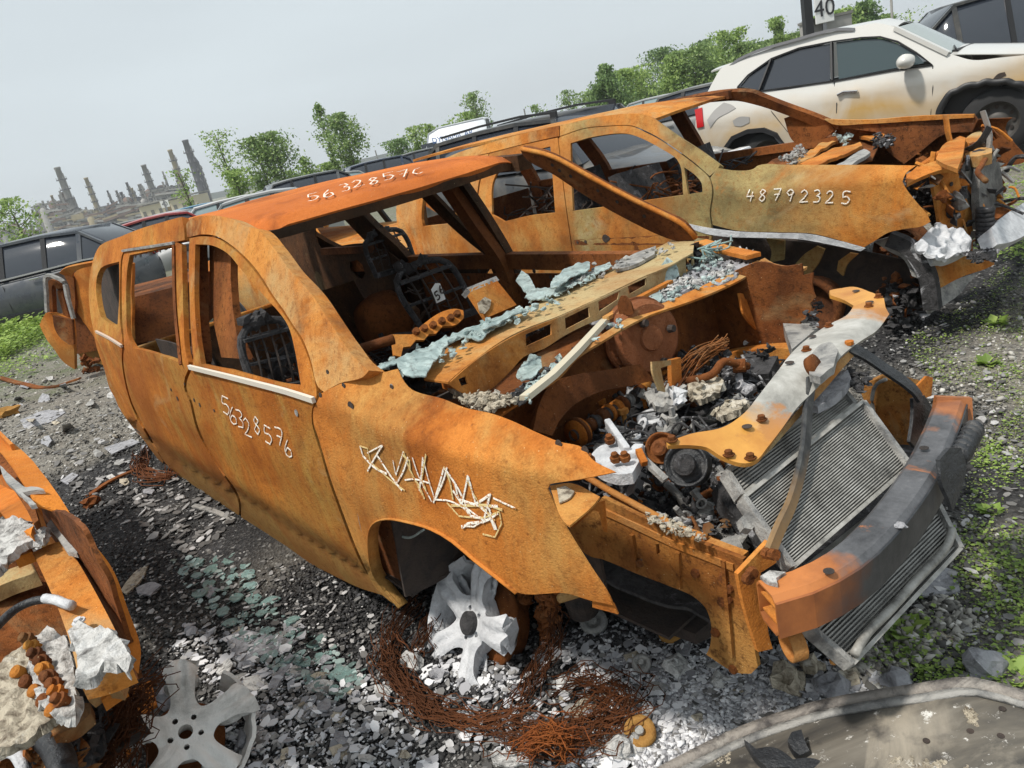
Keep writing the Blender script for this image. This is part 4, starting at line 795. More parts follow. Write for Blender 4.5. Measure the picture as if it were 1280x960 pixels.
def rimarc(a0, a1, m, nm):
    V = []; prof = [(.03, 1.0), (.02, .94), (-.03, .90), (-.08, .86), (-.14, .93), (-.145, .99)]; N = 18
    for i in range(N+1):
        a = a0+(a1-a0)*i/N; e = u*math.cos(a)+v*math.sin(a); jit = 1+.04*noise.noise(Vector((i*.7, a0, 0)))
        V += [wc+wa*h+e*rr*k*jit for h, k in prof]
    n6 = len(prof); F_ = np.array([t for i in range(N) for j in range(n6-1) for t in ((i*n6+j, (i+1)*n6+j, (i+1)*n6+j+1), (i*n6+j, (i+1)*n6+j+1, i*n6+j+1))])
    sheet3(nm, V, F_, m, wh, .012, .006)
rimarc(math.radians(-48), math.radians(62), ALU, 'melted_rim')
MB().tube([H(700,748,('y',-.62),FM), H(735,738,('y',-.5),FM)], .014, 8).build('tie_rod', R_TAN, car, True)
heap('suspension_debris', [(640,745),(700,745),(690,800),(660,800)], ('y', -.55), 26, (.02, .05), R_IN, lift=.05)
MB().box((.15, -.40, .24), (.4, .08, .06), jit=.02).build('lower_arm', SOOT, car); MB().lathe((-.05, -.5, .3), (.1, -.2, 1), [(-.1, .05), (.25, .05), (.25, 0)], 14).build('strut_tube', SOOT, car)
wr = empty('rear_wheel', loc=(0, 0, 0)); wr.parent = car
MB().lathe((-2.95, -.72, .24), (0, -1, 0), [(-.1, .19), (0, .21), (.05, .21), (.05, .17), (.0, .15), (0, .05), (.04, .05), (.04, 0)], 28).build('rim', ALUD, wr, True)
for s_ in (1,):
    MB().lathe((-.0, .68, .30), (0, 1, 0), [(-.1, .19), (0, .21), (.05, .21), (.05, .17), (.0, .15), (0, 0)], 24).build('far_wheel', ALUD, car, True)
    MB().lathe((-2.95, .68, .28), (0, 1, 0), [(-.1, .19), (0, .21), (.05, .21), (.05, .17), (.0, .15), (0, 0)], 24).build('far_wheel', ALUD, car, True)
pq_ = [(468,656),(485,652),(505,656),(520,672),(512,690)]
MB().tube(spline([H(*p, ('y', -.80), FM) for p in ((480,652), (492,665), (510,672), (530,662))], 4), .004, 6).build('brake_line', GLS, car, True)
# ---------------- holes, seams and small marks in the outer skin
def dot(px, py, r, m=SOOT, surf=SD, name='punched_hole', sq=1.):
    q = Vector(hit([(px, py)], surf, FM)[0]); o = MB().lathe(q+Vector((0, -.001, 0)), (0, -1, .1), [(0, r), (.0015, r), (.0015, 0)], 10).build(name, m, car); return o
for x, y, r in ((430,482,.009), (439,508,.016), (401,494,.009), (214,487,.008), (222,498,.011), (231,480,.006), (243,500,.009), (250,506,.010), (268,513,.007), (410,465,.008), (699,555,.010), (732,563,.010), (490,484,.008)): dot(x, y, r)
for x, y, r in ((490,483,.008), (371,516,.012)): dot(x, y, r, ALUD, name='skin_bolt')
MB().tube(spline([Vector(p)+Vector((0, .004, 0)) for p in hit([(446,640),(452,668)], SD, FM)]), .004, 5).build('arch_mark', ALUD, car)
# ---------------- writing
GLY = {'0': [[(0,.2),(.2,0),(.8,0),(1,.2),(1,.8),(.8,1),(.2,1),(0,.8),(0,.2)]], '5': [[(1,1),(.15,1),(.1,.55),(.6,.6),(.95,.35),(.6,.02),(0,.05)]], '6': [[(.6,1),(.1,.5),(.05,.15),(.45,0),(.9,.15),(.85,.45),(.4,.5),(.1,.25)]],
       '3': [[(.05,.95),(.6,1),(.8,.75),(.4,.55),(.85,.4),(.8,.1),(.1,0)]], '2': [[(.05,.8),(.4,1),(.8,.8),(.6,.45),(0,0),(1,.05)]], '8': [[(.8,.85),(.4,1),(.15,.75),(.8,.3),(.5,0),(.1,.2),(.45,.55),(.8,.85)]],
       '7': [[(0,.95),(.9,1),(.4,0)], [(.15,.5),(.85,.55)]], '4': [[(.3,1),(0,.4),(.9,.45)], [(.7,.8),(.55,0)]], '9': [[(.9,.8),(.5,1),(.1,.75),(.4,.5),(.9,.7),(.85,.9),(.6,0)]], 'C': [[(.8,.9),(.3,.8),(.1,.4),(.5,.1),(.9,.2)]]}
def write(items, u, v, surf, fr, par, m, wd=.0028, off=(0, -.0028, 0), name='marker_number', nrm=(0, -1, .15)):
    r = empty(name, loc=(0, 0, 0)); r.parent = par
    for ch, x, y in items:
        b = MB()
        for st in GLY[ch]:
            px = [(x+u[0]*(a-.5)+v[0]*(c-.5), y+u[1]*(a-.5)+v[1]*(c-.5)) for a, c in st]
            px = [tuple(p)[:2] for p in resample([Vector((*p, 0)) for p in px], 2.0, closed=False, ang=80)]
            P = [Vector(p)+Vector(off) for p in hit(px, surf, fr)]; b.sweep([p+Vector((random.gauss(0, .0004), 0, random.gauss(0, .0004))) for p in P], [(-wd, -.0003), (wd, -.0003), (wd*.8, .0006), (-wd*.8, .0006)], up=Vector(nrm))
        b.build('digit', m, r)
    return r
write([(c, x, y) for c, x, y in (('5',283,507),('6',292,519),('3',301,524),('2',310,534),('8',322,532),('5',336,544),('7',350,546),('6',361,560))], (9, 5), (-3, -22), SD, FM, car, PAINT)
sc = [[(190,152),(215,160),(225,205),(310,280),(340,300)], [(265,150),(240,190),(215,235)], [(190,152),(200,185),(240,225),(280,245)], [(335,170),(310,250),(300,200)], [(330,180),(355,200),(360,240),(390,290),(405,328)],
      [(400,190),(395,250),(388,300)], [(400,190),(415,250),(440,330)], [(470,225),(455,280),(435,340)], [(470,220),(490,270),(500,330)], [(340,265),(370,262),(420,275)], [(550,250),(540,300),(530,345)], [(550,250),(575,340),(620,380),(640,430)],
      [(480,340),(520,385),(600,390),(655,370),(662,410),(640,455),(600,445)], [(625,310),(610,370),(600,410)], [(530,425),(550,410),(610,400),(650,375)], [(635,325),(710,360)], [(495,350),(560,350),(620,350),(665,365)], [(310,280),(335,235),(350,190)], [(440,330),(490,335),(540,360)], [(245,180),(300,262),(330,300)], [(335,170),(350,215),(400,318)], [(365,190),(385,250),(430,338)], [(440,330),(470,262),(480,222)], [(470,222),(515,290),(560,385)], [(545,262),(580,330),(640,400)], [(505,270),(525,340),(560,385),(610,395)], [(575,345),(600,330),(625,312),(615,345),(645,430)], [(215,175),(262,150)], [(410,180),(396,260),(410,300)], [(500,300),(520,330),(590,350),(650,352)], [(530,345),(600,400),(570,420),(528,418)]]
r_ = empty('marker_scribble', loc=(0, 0, 0)); r_.parent = car
for i, s_ in enumerate(sc):
    px = [(380+x*.375, 500+y*.375) for x, y in s_]; px = [tuple(p)[:2] for p in resample([Vector((*p, 0)) for p in px], 2.5, closed=False, ang=25)]
    P = [Vector(p)+Vector((0, -.0035, 0)) for p in hit(px, SD, FM)]; ww = .0034 if i % 3 else .0022; MB().sweep(P, [(-ww, -.0003), (ww, -.0003), (ww*.8, .0006), (-ww*.8, .0006)], up=Vector((0, -1, .2))).build('stroke', PAINT if i % 4 else PAINTY, r_)
class SR:
    rng = (1.5, 9, 200)
    def __call__(s, P):
        z = .5*0+P[..., 2]; d = np.clip((-1.10-.14*(P[..., 1]/.6)**2)-P[..., 0], 0, 3); zh = np.interp(P[..., 1], hp[:, 1], hp[:, 2]); t = np.clip(d/.75, 0, 1); top = 1.575-.03*(P[..., 1]/.6)**2+.055*np.clip(P[..., 1]+.1, 0, .7)
        return z-(zh+(top-zh)*(1-(1-t)**2)+.014*(1-t)+.004)
write([(c, x, y) for c, x, y in (('5',392,248),('6',411,244),('3',432,236),('2',448,231),('8',468,228),('5',486,222),('7',505,219),('C',522,216))], (14, -3.5), (-3, -8), SR(), FM, car, PAINT, .0034, (0, 0, .007), nrm=(0, 0, 1))
write([('5', 546, 370), ('6', 551, 362)], (4, -3), (-4, -9), ('pl', (-1.415, .2, .8), (1, 0, .35)), FM, car, SOOT, .004, (.006, 0, .002), nrm=(1, 0, .35))
# ================================================================== second burnt car, right behind
F2 = Frame(2.499, 4.967, -.05, -50.15)
S2 = Side(half=.92, belt=1.0, tum=.42, rng_=(2, 16, 260), shoulder=True, front=.1)
c2 = empty('burnt_suv', F2, label='rust and olive burnt-out SUV with number 48792325 chalked on its fender, behind the central wreck', cat='burnt car')
def s2(name, poly, m, surf=S2, **k): k.setdefault('sp', 8); return sheet(name, poly, surf, m, F2, c2, **k)
s2('front_fender', [(888,222),(897,210),(920,213),(942,211),(947,207),(982,206),(1045,206),(1100,206),(1145,207),(1132,217),(1128,227),(1132,235),(1145,252),(1160,270),(1163,277),(1155,282),(1132,286),(1110,291),(1092,302),(1080,309),(1045,299),(1015,292),(970,290),(920,288),(891,281),(889,267),(892,236)], R_S2, dent=.004, mirror=True, mmat=R_IN)
s2('fender_lip', [(851,277),(877,283),(920,289),(970,291),(1015,293),(1045,300),(1082,310),(1076,314),(1040,306),(1000,299),(950,297),(900,295),(870,288)], ALU, push=-.004)
s2('windshield_pillar', [(700,157),(721,152),(762,144),(794,142),(812,145),(819,150),(846,169),(871,185),(900,206),(897,211),(887,220),(870,205),(846,187),(820,170),(808,164),(790,157),(762,157),(731,160),(700,170)], R_S2, th=.05, mirror=True, mmat=R_DARK)
s2('front_door', [(700,171),(731,161),(762,158),(790,158),(808,166),(820,172),(846,189),(870,207),(886,222),(890,236),(887,267),(889,281),(889,300),(880,335),(850,370),(790,390),(735,400),(722,360),(716,313),(709,266),(698,174)], R_S2,
   holes=[[(713,179),(742,171),(783,167),(800,172),(825,185),(846,199),(850,206),(854,244),(804,251),(760,258),(716,264),(714,220)], [(855,209),(868,218),(877,229),(878,240),(860,243)]], th=.02)
s2('rear_door', [(612,192),(650,182),(697,172),(708,266),(715,313),(721,360),(733,400),(700,405),(660,405),(640,380),(625,345),(605,315),(598,280),(600,230)], R_S2, holes=[[(638,197),(660,190),(688,183),(694,266),(660,270),(630,277),(615,268),(617,225)]], th=.02)
s2('rear_quarter', [(500,238),(510,225),(540,212),(575,200),(611,192),(598,230),(597,280),(603,315),(623,345),(610,352),(590,335),(560,330),(535,340),(521,320),(498,286)], R_TAN, holes=[[(530,237),(540,228),(559,225),(570,232),(569,279),(529,283),(527,274)]], th=.03)
s2('roof_rail', [(510,223),(540,206),(575,190),(611,179),(650,168),(699,157),(699,170),(650,181),(611,191),(575,199),(540,211)], R_TAN, th=.04)
P0 = hit([(712,300)], S2, F2)
for nm, fl_, m_ in (('far_front_door', 0, R_IN),):
    pass
sheet('far_door_skin', [(728,400),(716,300),(854,290),(889,281),(880,335),(790,395)], S2, R_IN, F2, c2, th=.01)  # inner skin, near
# roof
def S2h(P): return P[..., 0]-(-1.12-.12*(P[..., 1]/.62)**2)
S2h.rng = (2.5, 10, 200)
hq = hit([(817,149),(846,138),(887,124.5),(921,116.5),(936,117)], S2h, F2)
V = []; ys2 = np.linspace(hq[0, 1]-.01, hq[-1, 1]+.02, 21); zr2 = np.interp(ys2, hq[:, 1], hq[:, 2]); xs2 = [0, .04, .1, .3, .6, 1, 1.5, 2, 2.5, 2.9]
for i, dx in enumerate(xs2):
    for j, y in enumerate(ys2):
        t = min(1, dx/.8); z = zr2[j]+(1.60-.04*(y/.62)**2-zr2[j])*(1-(1-t)**2)+(.012 if i > 1 else 0)*(1-t)-.02*max(0, dx-1.8)**2
        V.append((-1.12-.12*(y/.62)**2-dx, y, z))
n2 = len(ys2); F = np.array([t for i in range(len(xs2)-1) for j in range(n2-1) for t in ((i*n2+j, i*n2+j+1, (i+1)*n2+j+1), (i*n2+j, (i+1)*n2+j+1, (i+1)*n2+j))])
sheet3('roof', V, F, R_TAN, c2, th=.02, dent=.003, away=np.array([0, 0, 9.]))
def flat2(name, pts, m, **k): k.setdefault('par', c2); return flat(name, pts, m, **k)
flat2('floor_pan', [(-3.7, -.85, .34), (-.3, -.85, .34), (-.3, .85, .34), (-3.7, .85, .34)], SOOT, sub=20, dent=.03)
flat2('inner_sill', [(-3.7, .84, .3), (-.4, .84, .3), (-.4, .84, 1.0), (-3.7, .84, 1.0)], R_DARK, sub=20, dent=.01)
flat2('rear_panel', [(-3.85, -.8, .3), (-3.85, .8, .3), (-3.85, .8, 1.0), (-3.85, -.8, 1.0)], R_IN, sub=8, dent=.01)
MB().sweep([(-.45, .83, 1.03), (-1.7, .84, 1.03), (-3.7, .82, 1.03)], [(-.04, -.03), (.04, -.03), (.03, .03), (-.03, .03)]).build('belt_rail', R_DARK, c2)
for pts, w_ in (([(-1.65, .84, .3), (-1.65, .84, 1.0), (-1.75, .66, 1.5)], .06), ([(-2.75, .84, .3), (-2.75, .84, 1.0), (-2.9, .66, 1.5)], .07), ([(-3.7, .82, .6), (-3.72, .8, 1.0), (-3.8, .64, 1.48)], .08), ([(-3.7, -.82, .6), (-3.72, -.8, 1.0), (-3.8, -.64, 1.48)], .08)):
    MB().sweep(spline(pts), [(-w_, -.03), (w_, -.03), (w_*.8, .03), (-w_*.8, .03)], up=Vector((0, 1, 0))).build('body_pillar', R_IN, c2)
MB().sweep([(-1.2, .64, 1.52), (-2.5, .66, 1.55), (-3.8, .64, 1.49)], [(-.04, -.03), (.04, -.03), (.04, .03), (-.04, .03)]).build('roof_rail', R_IN, c2)
s2('pillar_gusset', [(980,148),(990,175),(1003,184),(1025,176),(1043,163),(1030,147),(1005,140)], R_DARK, surf=('y', .80), th=.03)
s2('cowl_panel', [(940,212),(990,190),(1010,178),(1040,165),(1075,170),(1100,178),(1090,200),(1060,207)], R_DARK, surf=('z', .98), dent=.03, th=.01)
for q, m_ in (([(1000,205),(1040,186),(1075,176),(1078,182),(1050,195),(1015,207)], R_OR), ([(985,204),(1010,190),(1045,170),(1055,170),(1030,185),(1000,204)], R_TAN), ([(1060,158),(1085,165),(1106,168),(1100,174),(1080,172),(1062,164)], R_OR), ([(1045,206),(1080,186),(1088,190),(1060,207)], ALUD)):
    s2('cowl_strip', q, m_, surf=('z', 1.03), dent=.02, th=.02, sp=6)
heap('cowl_ash', [(975,205),(1000,186),(1012,195),(990,207)], ('z', 1.03), 50, (.01, .03), ALUD, par=c2, fr=F2, lift=.05); heap('cowl_ash', [(1040,165),(1065,168),(1060,180),(1045,178)], ('z', 1.04), 30, (.01, .03), GLS, par=c2, fr=F2, lift=.03)
heap('cowl_ash', [(1090,175),(1120,172),(1112,186),(1092,184)], ('z', 1.02), 40, (.01, .03), CHAR2, par=c2, fr=F2, lift=.04)
# engine bay
s2('far_fender', [(1030,150),(1070,152),(1140,147),(1190,143),(1217,143),(1222,150),(1215,165),(1180,168),(1150,190),(1130,205),(1110,190),(1095,165),(1050,158)], R_IN, surf=('y', .78), th=.02, dent=.01)
s2('far_fender_edge', [(1030,149),(1080,150),(1150,145),(1217,143),(1217,147),(1150,151),(1080,155),(1040,155)], R_TAN, surf=('y', .76), th=.03)
s2('radiator_support', [(1170,199),(1178,182),(1200,170),(1207,172),(1203,195),(1197,211),(1180,205)], R_OR, surf=('z', 1.02), th=.02)
s2('radiator_support', [(1133,218),(1150,208),(1172,200),(1195,208),(1198,213),(1180,212),(1150,222),(1134,230)], R_OR, surf=('pl', (.55, -.7, .98), (.3, -.2, 1)), th=.02)
s2('headlight_panel', [(1165,222),(1180,212),(1197,211),(1201,232),(1208,250),(1215,270),(1214,290),(1212,308),(1190,294),(1176,285),(1172,260),(1168,240)], R_OR, surf=('pl', (.72, -.55, .8), (1, -.35, 0)), th=.02, dent=.008)
for p, r in (((1188, 265), .035), ((1189, 230), .012), ((1192, 248), .012), ((1201, 238), .01)):
    MB().lathe(H(*p, ('pl', (.725, -.55, .8), (1, -.35, 0)), F2), (1, -.35, 0), [(0, r), (.004, r), (.004, 0)], 14).build('punched_hole', SOOT, c2)
heap('engine_debris', [(1130,225),(1165,222),(1175,285),(1162,275),(1140,245)], ('pl', (.5, -.5, .8), (1, -.3, .2)), 160, (.015, .05), CHAR, par=c2, fr=F2); heap('engine_debris', [(1130,225),(1165,222),(1175,285),(1162,275),(1140,245)], ('pl', (.55, -.5, .8), (1, -.3, .2)), 70, (.01, .03), CHAR2, par=c2, fr=F2)
heap('engine_debris', [(1120,192),(1180,175),(1200,190),(1205,210),(1150,205)], ('z', .80), 60, (.02, .05), R_DARK, par=c2, fr=F2, lift=.06)
s2('radiator', [(1227,210),(1232,190),(1243,195),(1249,205),(1254,240),(1252,275),(1240,290),(1226,285),(1224,240)], FINS, surf=('pl', (.85, .1, .6), (1, 0, .1)), th=.04)
s2('radiator', [(1200,232),(1212,205),(1224,190),(1230,200),(1224,240),(1222,280),(1210,262)], ALUD, surf=('pl', (.78, -.2, .8), (1, -.2, .1)), th=.03, dent=.02)
for k in range(8): MB().lathe(H(1231, 265+k*5.5, ('pl', (.9, -.1, .5), (1, 0, .1)), F2), (.1, 0, 1), [(0, .0), (0, .045), (.02, .045), (.02, 0)], 12).build('intake_rib', CHAR2, c2, True)
s2('lamp_shell', [(1205,175),(1225,162),(1240,172),(1240,190),(1222,195),(1206,192)], R_GREY, surf=('z', .95), th=.06, dent=.03)
MB().tube(spline([H(*p, ('z', .92), F2) for p in ((1205,193), (1225,192), (1228,205), (1222,215), (1232,226))], 4), .014, 8).build('coolant_pipe', R_DARK, c2, True)
s2('bumper_beam', [(1239,286),(1252,272),(1285,250),(1290,290),(1262,303),(1246,306)], ALU, surf=('pl', (.95, .3, .5), (1, .1, .8)), th=.08, dent=.01)
s2('lower_beam', [(1166,330),(1209,319),(1242,319),(1243,331),(1227,338),(1205,345),(1172,362)], R_TAN, surf=('pl', (.75, -.5, .5), (1, -.35, .3)), th=.05)
s2('lower_beam', [(1168,362),(1205,346),(1227,338),(1212,352),(1199,368),(1164,391),(1158,378)], ALUD, surf=('pl', (.75, -.5, .4), (1, -.5, .6)), th=.03)
s2('melted_aluminium', [(1141,308),(1155,297),(1171,283),(1178,290),(1195,289),(1207,302),(1210,316),(1190,322),(1169,325),(1158,316)], ALU, surf=('pl', (.72, -.5, .62), (1, -.3, 1.2)), th=.05, dent=.06, sp=5)
crust('melted_aluminium', [(1143,308),(1158,292),(1172,283),(1180,290),(1195,290),(1207,302),(1211,316),(1190,322),(1169,326),(1152,318)], ('pl', (.74, -.5, .64), (1, -.3, 1.2)), ALU, F2, c2, .05, 2.6, .02, 13, 34)
heap('front_ash', [(1205,318),(1245,310),(1243,322),(1215,326)], ('pl', (.78, -.3, .52), (0, 0, 1)), 60, (.01, .03), CHAR2, par=c2, fr=F2)
b = MB(); P = spline([H(*p, ('y', -.80), F2) for p in ((1112,298), (1135,308), (1150,325), (1160,345), (1164,368), (1166,386))], 4)
b.sweep(P, [(-.03, -.04), (.03, -.04), (.03, .04), (-.03, .04)]); b.build('arch_liner', CHAR2, c2)
s2('arch_bracket', [(1092,302),(1112,296),(1135,305),(1150,325),(1152,350),(1140,345),(1130,325),(1110,314)], ALUD, surf=('y', -.78), th=.02, dent=.02)
s2('inner_fender', [(860,286),(920,296),(1000,302),(1085,315),(1160,330),(1160,392),(1100,400),(1000,380),(900,350)], SOOT, surf=('y', -.55), th=.01, dent=.03)
for q in ([(957,298),(980,301),(979,325),(962,328),(964,315)], [(1020,308),(1030,312),(1022,330),(1005,352),(994,330),(1005,318)], [(1062,316),(1072,318),(1058,332),(1054,345),(1046,338),(1048,326)]): s2('fender_brace', q, R_S2, surf=('y', -.68), th=.02, dent=.01, sp=5)
s2('strut_tower', [(1015,330),(1045,325),(1060,340),(1058,375),(1040,400),(1010,395)], R_GREY, surf=('y', -.50), th=.04, dent=.02)
heap('wheel_debris', [(1105,350),(1150,340),(1160,400),(1110,415)], ('z', .1), 200, (.02, .06), CHAR2, par=c2, fr=F2, lift=.2); heap('wheel_debris', [(1105,355),(1150,345),(1150,400),(1100,415)], ('z', .1), 70, (.02, .06), R_IN, par=c2, fr=F2, lift=.3)
for x in (0, -2.87):
    for y in (-.72, .72): MB().lathe((x, y, .20), (0, -1 if y < 0 else 1, 0), [(-.1, .17), (0, .2), (.05, .2), (.05, .16), (0, .14), (0, 0)], 22).build('rim', R_IN, c2, True)
def springs(name, c, r, n, m, par, fl=.4):
    b = MB()
    for k in range(n):
        p = Vector(c)+Vector((random.uniform(-r, r), random.uniform(-r, r), random.uniform(-r*fl, r*fl)))
        b.tube(spline([p, p+Vector((random.uniform(-r, r), random.uniform(-r, r), random.uniform(-.1, .15)))*.5, p+Vector((random.uniform(-r, r), random.uniform(-r, r), random.uniform(-.15, .15)))], 3), .007, 5)
    o = b.build(name, m, par); o['kind'] = 'stuff'; return o
springs('seat_spring', (-1.25, -.2, .95), .25, 40, R_IN, c2); springs('seat_spring', (-2.4, -.1, .95), .35, 50, SOOT, c2); springs('seat_spring', (-1.3, .5, .9), .25, 30, CHAR, c2)
for c_ in ((-1.4, -.35, .8), (-1.4, .4, .8), (-2.3, 0, .8)): MB().box(c_, (.12, .5, .7), R=Matrix.Rotation(-.3, 3, 'Y'), jit=.03).build('seat_frame', CHAR, c2)
write([(c, x, y) for c, x, y in (('4',939,244),('8',954,244),('7',972,243),('9',988,244),('2',1006,245),('3',1022,245),('2',1038,246),('5',1058,247))], (10, 0), (2, -15), S2, F2, c2, PAINT, .0036, (0, -.006, 0))
for x, y, r in ((722,303,.01), (732,302,.012), (757,298,.03), (760,298,.018)):
    q = Vector(hit([(x, y)], S2, F2)[0]); MB().lathe(q, (0, -1, 0), [(0, r), (.003, r), (.003, 0)], 12).build('punched_hole', SOOT, c2)
rp3 = random.Random(31); NP = [(1125,222),(1165,200),(1215,155),(1252,200),(1248,300),(1200,312),(1172,285)]
for k in range(110):
    while True:
        x, y = rp3.uniform(1120, 1255), rp3.uniform(150, 315)
        if inside(NP, [x], [y])[0]: break
    p = H(x, y, ('pl', (.66, -.3, .85), (1, -.15, .35)), F2)+Vector((rp3.uniform(-.05, .12), 0, 0)); a_ = Vector((rp3.uniform(-1, 1), rp3.uniform(-1, 1), rp3.uniform(-1, 1))).normalized(); q = MB(); l = rp3.uniform(.04, .16); mm = rp3.choice((R_DARK, R_IN, ALUD, CHAR2, CHAR, R_S2, R_OR, ALUD))
    if k % 3 == 0: q.tube(spline([p-a_*l, p+Vector((0, 0, rp3.uniform(-.03, .05))), p+a_*l], 3), rp3.uniform(.006, .014), 6); nm = 'bent_pipe'
    elif k % 3 == 1: t_ = a_.orthogonal().normalized(); q.sweep(spline([p-a_*l, p+t_*.03, p+a_*l], 3), [(-.025, -.003), (.025, -.003), (.03, .004), (-.02, .006)], up=t_); nm = 'torn_strip'
    else: q.lump(p, l*.4, (1.2, .8, .35), .6, rrot(), 2); nm = 'crumpled_metal'
    q.build(nm, mm, c2)
# ================================================================== generic parked vehicles
def paint(name, c, rough=.32, dirt=.35, dc=(.30, .27, .22)):
    m = mat(name, c, rough, spec=.5); g = NG(m); n = g.noise(3, 7, .65); g.color(g.mix(g.ramp(n, (.42, 0.), (.75, dirt)), c, dc)); g.rough(g.ramp(n, (.4, rough), (.7, rough+.35)))
    m.node_tree.nodes['Principled BSDF'].inputs['Coat Weight'].default_value = .5; return m
GLASS = mat('car_glass', (.025, .030, .040), .06, spec=.9); TYRE = mat('tyre', (.02, .02, .021), .85); STEEL = mat('steel_rim', (.28, .28, .29), .45, .6); CHROME = mat('chrome', (.6, .6, .6), .2, 1); TRIM = mat('black_trim', (.015, .015, .017), .5)
REDL = mat('tail_lamp', (.45, .01, .012), .25); WHL = mat('head_lamp', (.6, .62, .65), .15)
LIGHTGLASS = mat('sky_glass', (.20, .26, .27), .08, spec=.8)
STYLE = {  # (x from front 0..1, belt z, roof z)
 'sedan': ([0, .02, .12, .27, .31, .42, .55, .68, .80, .92, .985, 1], [.55, .66, .74, .90, .93, .95, .96, .97, .97, .93, .85, .6], [None, None, None, None, 0, .9, 1, 1, .86, 0, None, None]),
 'suv': ([0, .02, .12, .24, .28, .38, .52, .70, .88, .96, .99, 1], [.60, .78, .88, .99, 1.02, 1.04, 1.05, 1.06, 1.07, 1.06, 1.0, .6], [None, None, None, None, 0, .92, 1, 1, .95, .62, 0, None]),
 'hatch': ([0, .03, .12, .24, .28, .40, .55, .72, .86, .94, .98, 1], [.55, .68, .78, .92, .95, .97, .98, 1.0, 1.02, 1.0, .9, .6], [None, None, None, None, 0, .92, 1, 1, .9, .45, 0, None]),
 'van': ([0, .03, .08, .14, .17, .26, .4, .6, .8, .97, .995, 1], [.7, 1.0, 1.1, 1.2, 1.25, 1.3, 1.3, 1.3, 1.3, 1.3, 1.3, 1.2], [None, None, None, None, 0, .85, 1, 1, 1, .99, .9, None])}
def gen_car(name, label, cat, loc, yaw, m, style='suv', L_=4.6, W_=1.84, H_=1.66, group=None, glass=True, rails=False, trim=False, gm=None, wheels=True, rr=.34, detail=True):
    r = empty(name, loc=loc, rz=math.radians(yaw), label=label, cat=cat, group=group)
    X, B, Rf = STYLE[style]; N = len(X); hb = []; w0 = W_/2; k_ = 1.0 if style != 'van' else 1.
    def wid(t): return w0*(1-.20*max(0, (.14-t)/.14)**2-.12*max(0, (t-.88)/.12)**2)
    V = []; F = []
    for t, b_ in zip(X, B):
        x = L_/2-t*L_; w_ = wid(t); V += [(x, -w_*.93, .22), (x, -w_, .42), (x, -w_, b_-.22 if b_ > .8 else b_-.1), (x, -w_*.93, b_), (x, -w_*.5, b_+.03), (x, w_*.5, b_+.03), (x, w_*.93, b_), (x, w_, b_-.22 if b_ > .8 else b_-.1), (x, w_, .42), (x, w_*.93, .22)]
    for i in range(N-1):
        for j in range(9): F.append((i*10+j, i*10+j+1, (i+1)*10+j+1, (i+1)*10+j))
    F += [tuple(range(10))[::-1], tuple(range((N-1)*10, N*10))]
    o = obj('body', V, F, m, r, True); md = o.modifiers.new('s', 'SUBSURF'); md.levels = md.render_levels = 1
    cab = [(L_/2-t*L_, b_, q, wid(t)) for t, b_, q in zip(X, B, Rf) if q is not None]
    hz = H_
    def cabin(inset, nm, mm, zs):
        V = []; F = []; pts = []
        for x, b_, q, w_ in cab:
            z = b_+(hz-b_)*q if q else b_; tw = w_*.92-(w_*.92-w_*.72)*q; pts.append((x, z, tw, b_, w_))
        for x, z, tw, b_, w_ in pts: V += [(x, -w_*.92+inset, b_-.02), (x, -tw+inset, z-.03), (x, -tw*.8, z), (x, tw*.8, z), (x, tw-inset, z-.03), (x, w_*.92-inset, b_-.02)]
        n = len(pts)
        for i in range(n-1):
            for j in zs: F.append((i*6+j, i*6+j+1, (i+1)*6+j+1, (i+1)*6+j))
        return obj(nm, V, F, mm, r, True), pts
    body_cab = glass and style == 'van'
    if glass: _, pts = cabin(.0, 'glasshouse', m if body_cab else (gm or GLASS), range(5))
    else: _, pts = None, [(x, b_+(hz-b_)*q, w_*.92-(w_*.20)*q, b_, w_) for x, b_, q, w_ in cab]
    rp = [p for p, c_ in zip(pts, cab) if c_[2] >= .8]
    V = []; F = []
    for x, z, tw, b_, w_ in rp: V += [(x, -tw*1.02, z-.035), (x, -tw*.85, z+.005), (x, 0, z+.02), (x, tw*.85, z+.005), (x, tw*1.02, z-.035)]
    for i in range(len(rp)-1):
        for j in range(4): F.append((i*5+j, i*5+j+1, (i+1)*5+j+1, (i+1)*5+j))
    o = obj('roof', V, F, m, r, True); md = o.modifiers.new('s', 'SOLIDIFY'); md.thickness = .03
    for s_ in (-1, 1):
        idx = {'sedan': (0, 2, 3, 5), 'suv': (0, 2, 3, 4, 6), 'hatch': (0, 2, 3, 4, 6), 'van': (0,)}[style]
        for q in range(len(pts)-1):
            a, c_ = pts[q], pts[q+1]
            if cab[q][2] < .8 or cab[q+1][2] < .8 or 1:
                MB().bar((a[0], s_*a[2]*1.0, a[1]-.03), (c_[0], s_*c_[2]*1.0, c_[1]-.03), .06, .045).build('roof_frame', m, r)
        if style != 'van':
            for q in ((2, 3) if style == 'sedan' else (2, 3, 4)):
                a = pts[min(q, len(pts)-1)]; MB().bar((a[0]+.08, s_*a[4]*.925, a[3]-.03), (a[0], s_*a[2]*1.0, a[1]-.03), .03, .09, up=Vector((1, 0, 0))).build('window_post', TRIM if q != 4 else m, r)
    if style == 'van' and glass:
        for s_ in (-1, 1): MB().box((L_/2-.24*L_, s_*w0*.86, 1.62), (.9, .03, .55)).build('cab_window', GLASS, r)
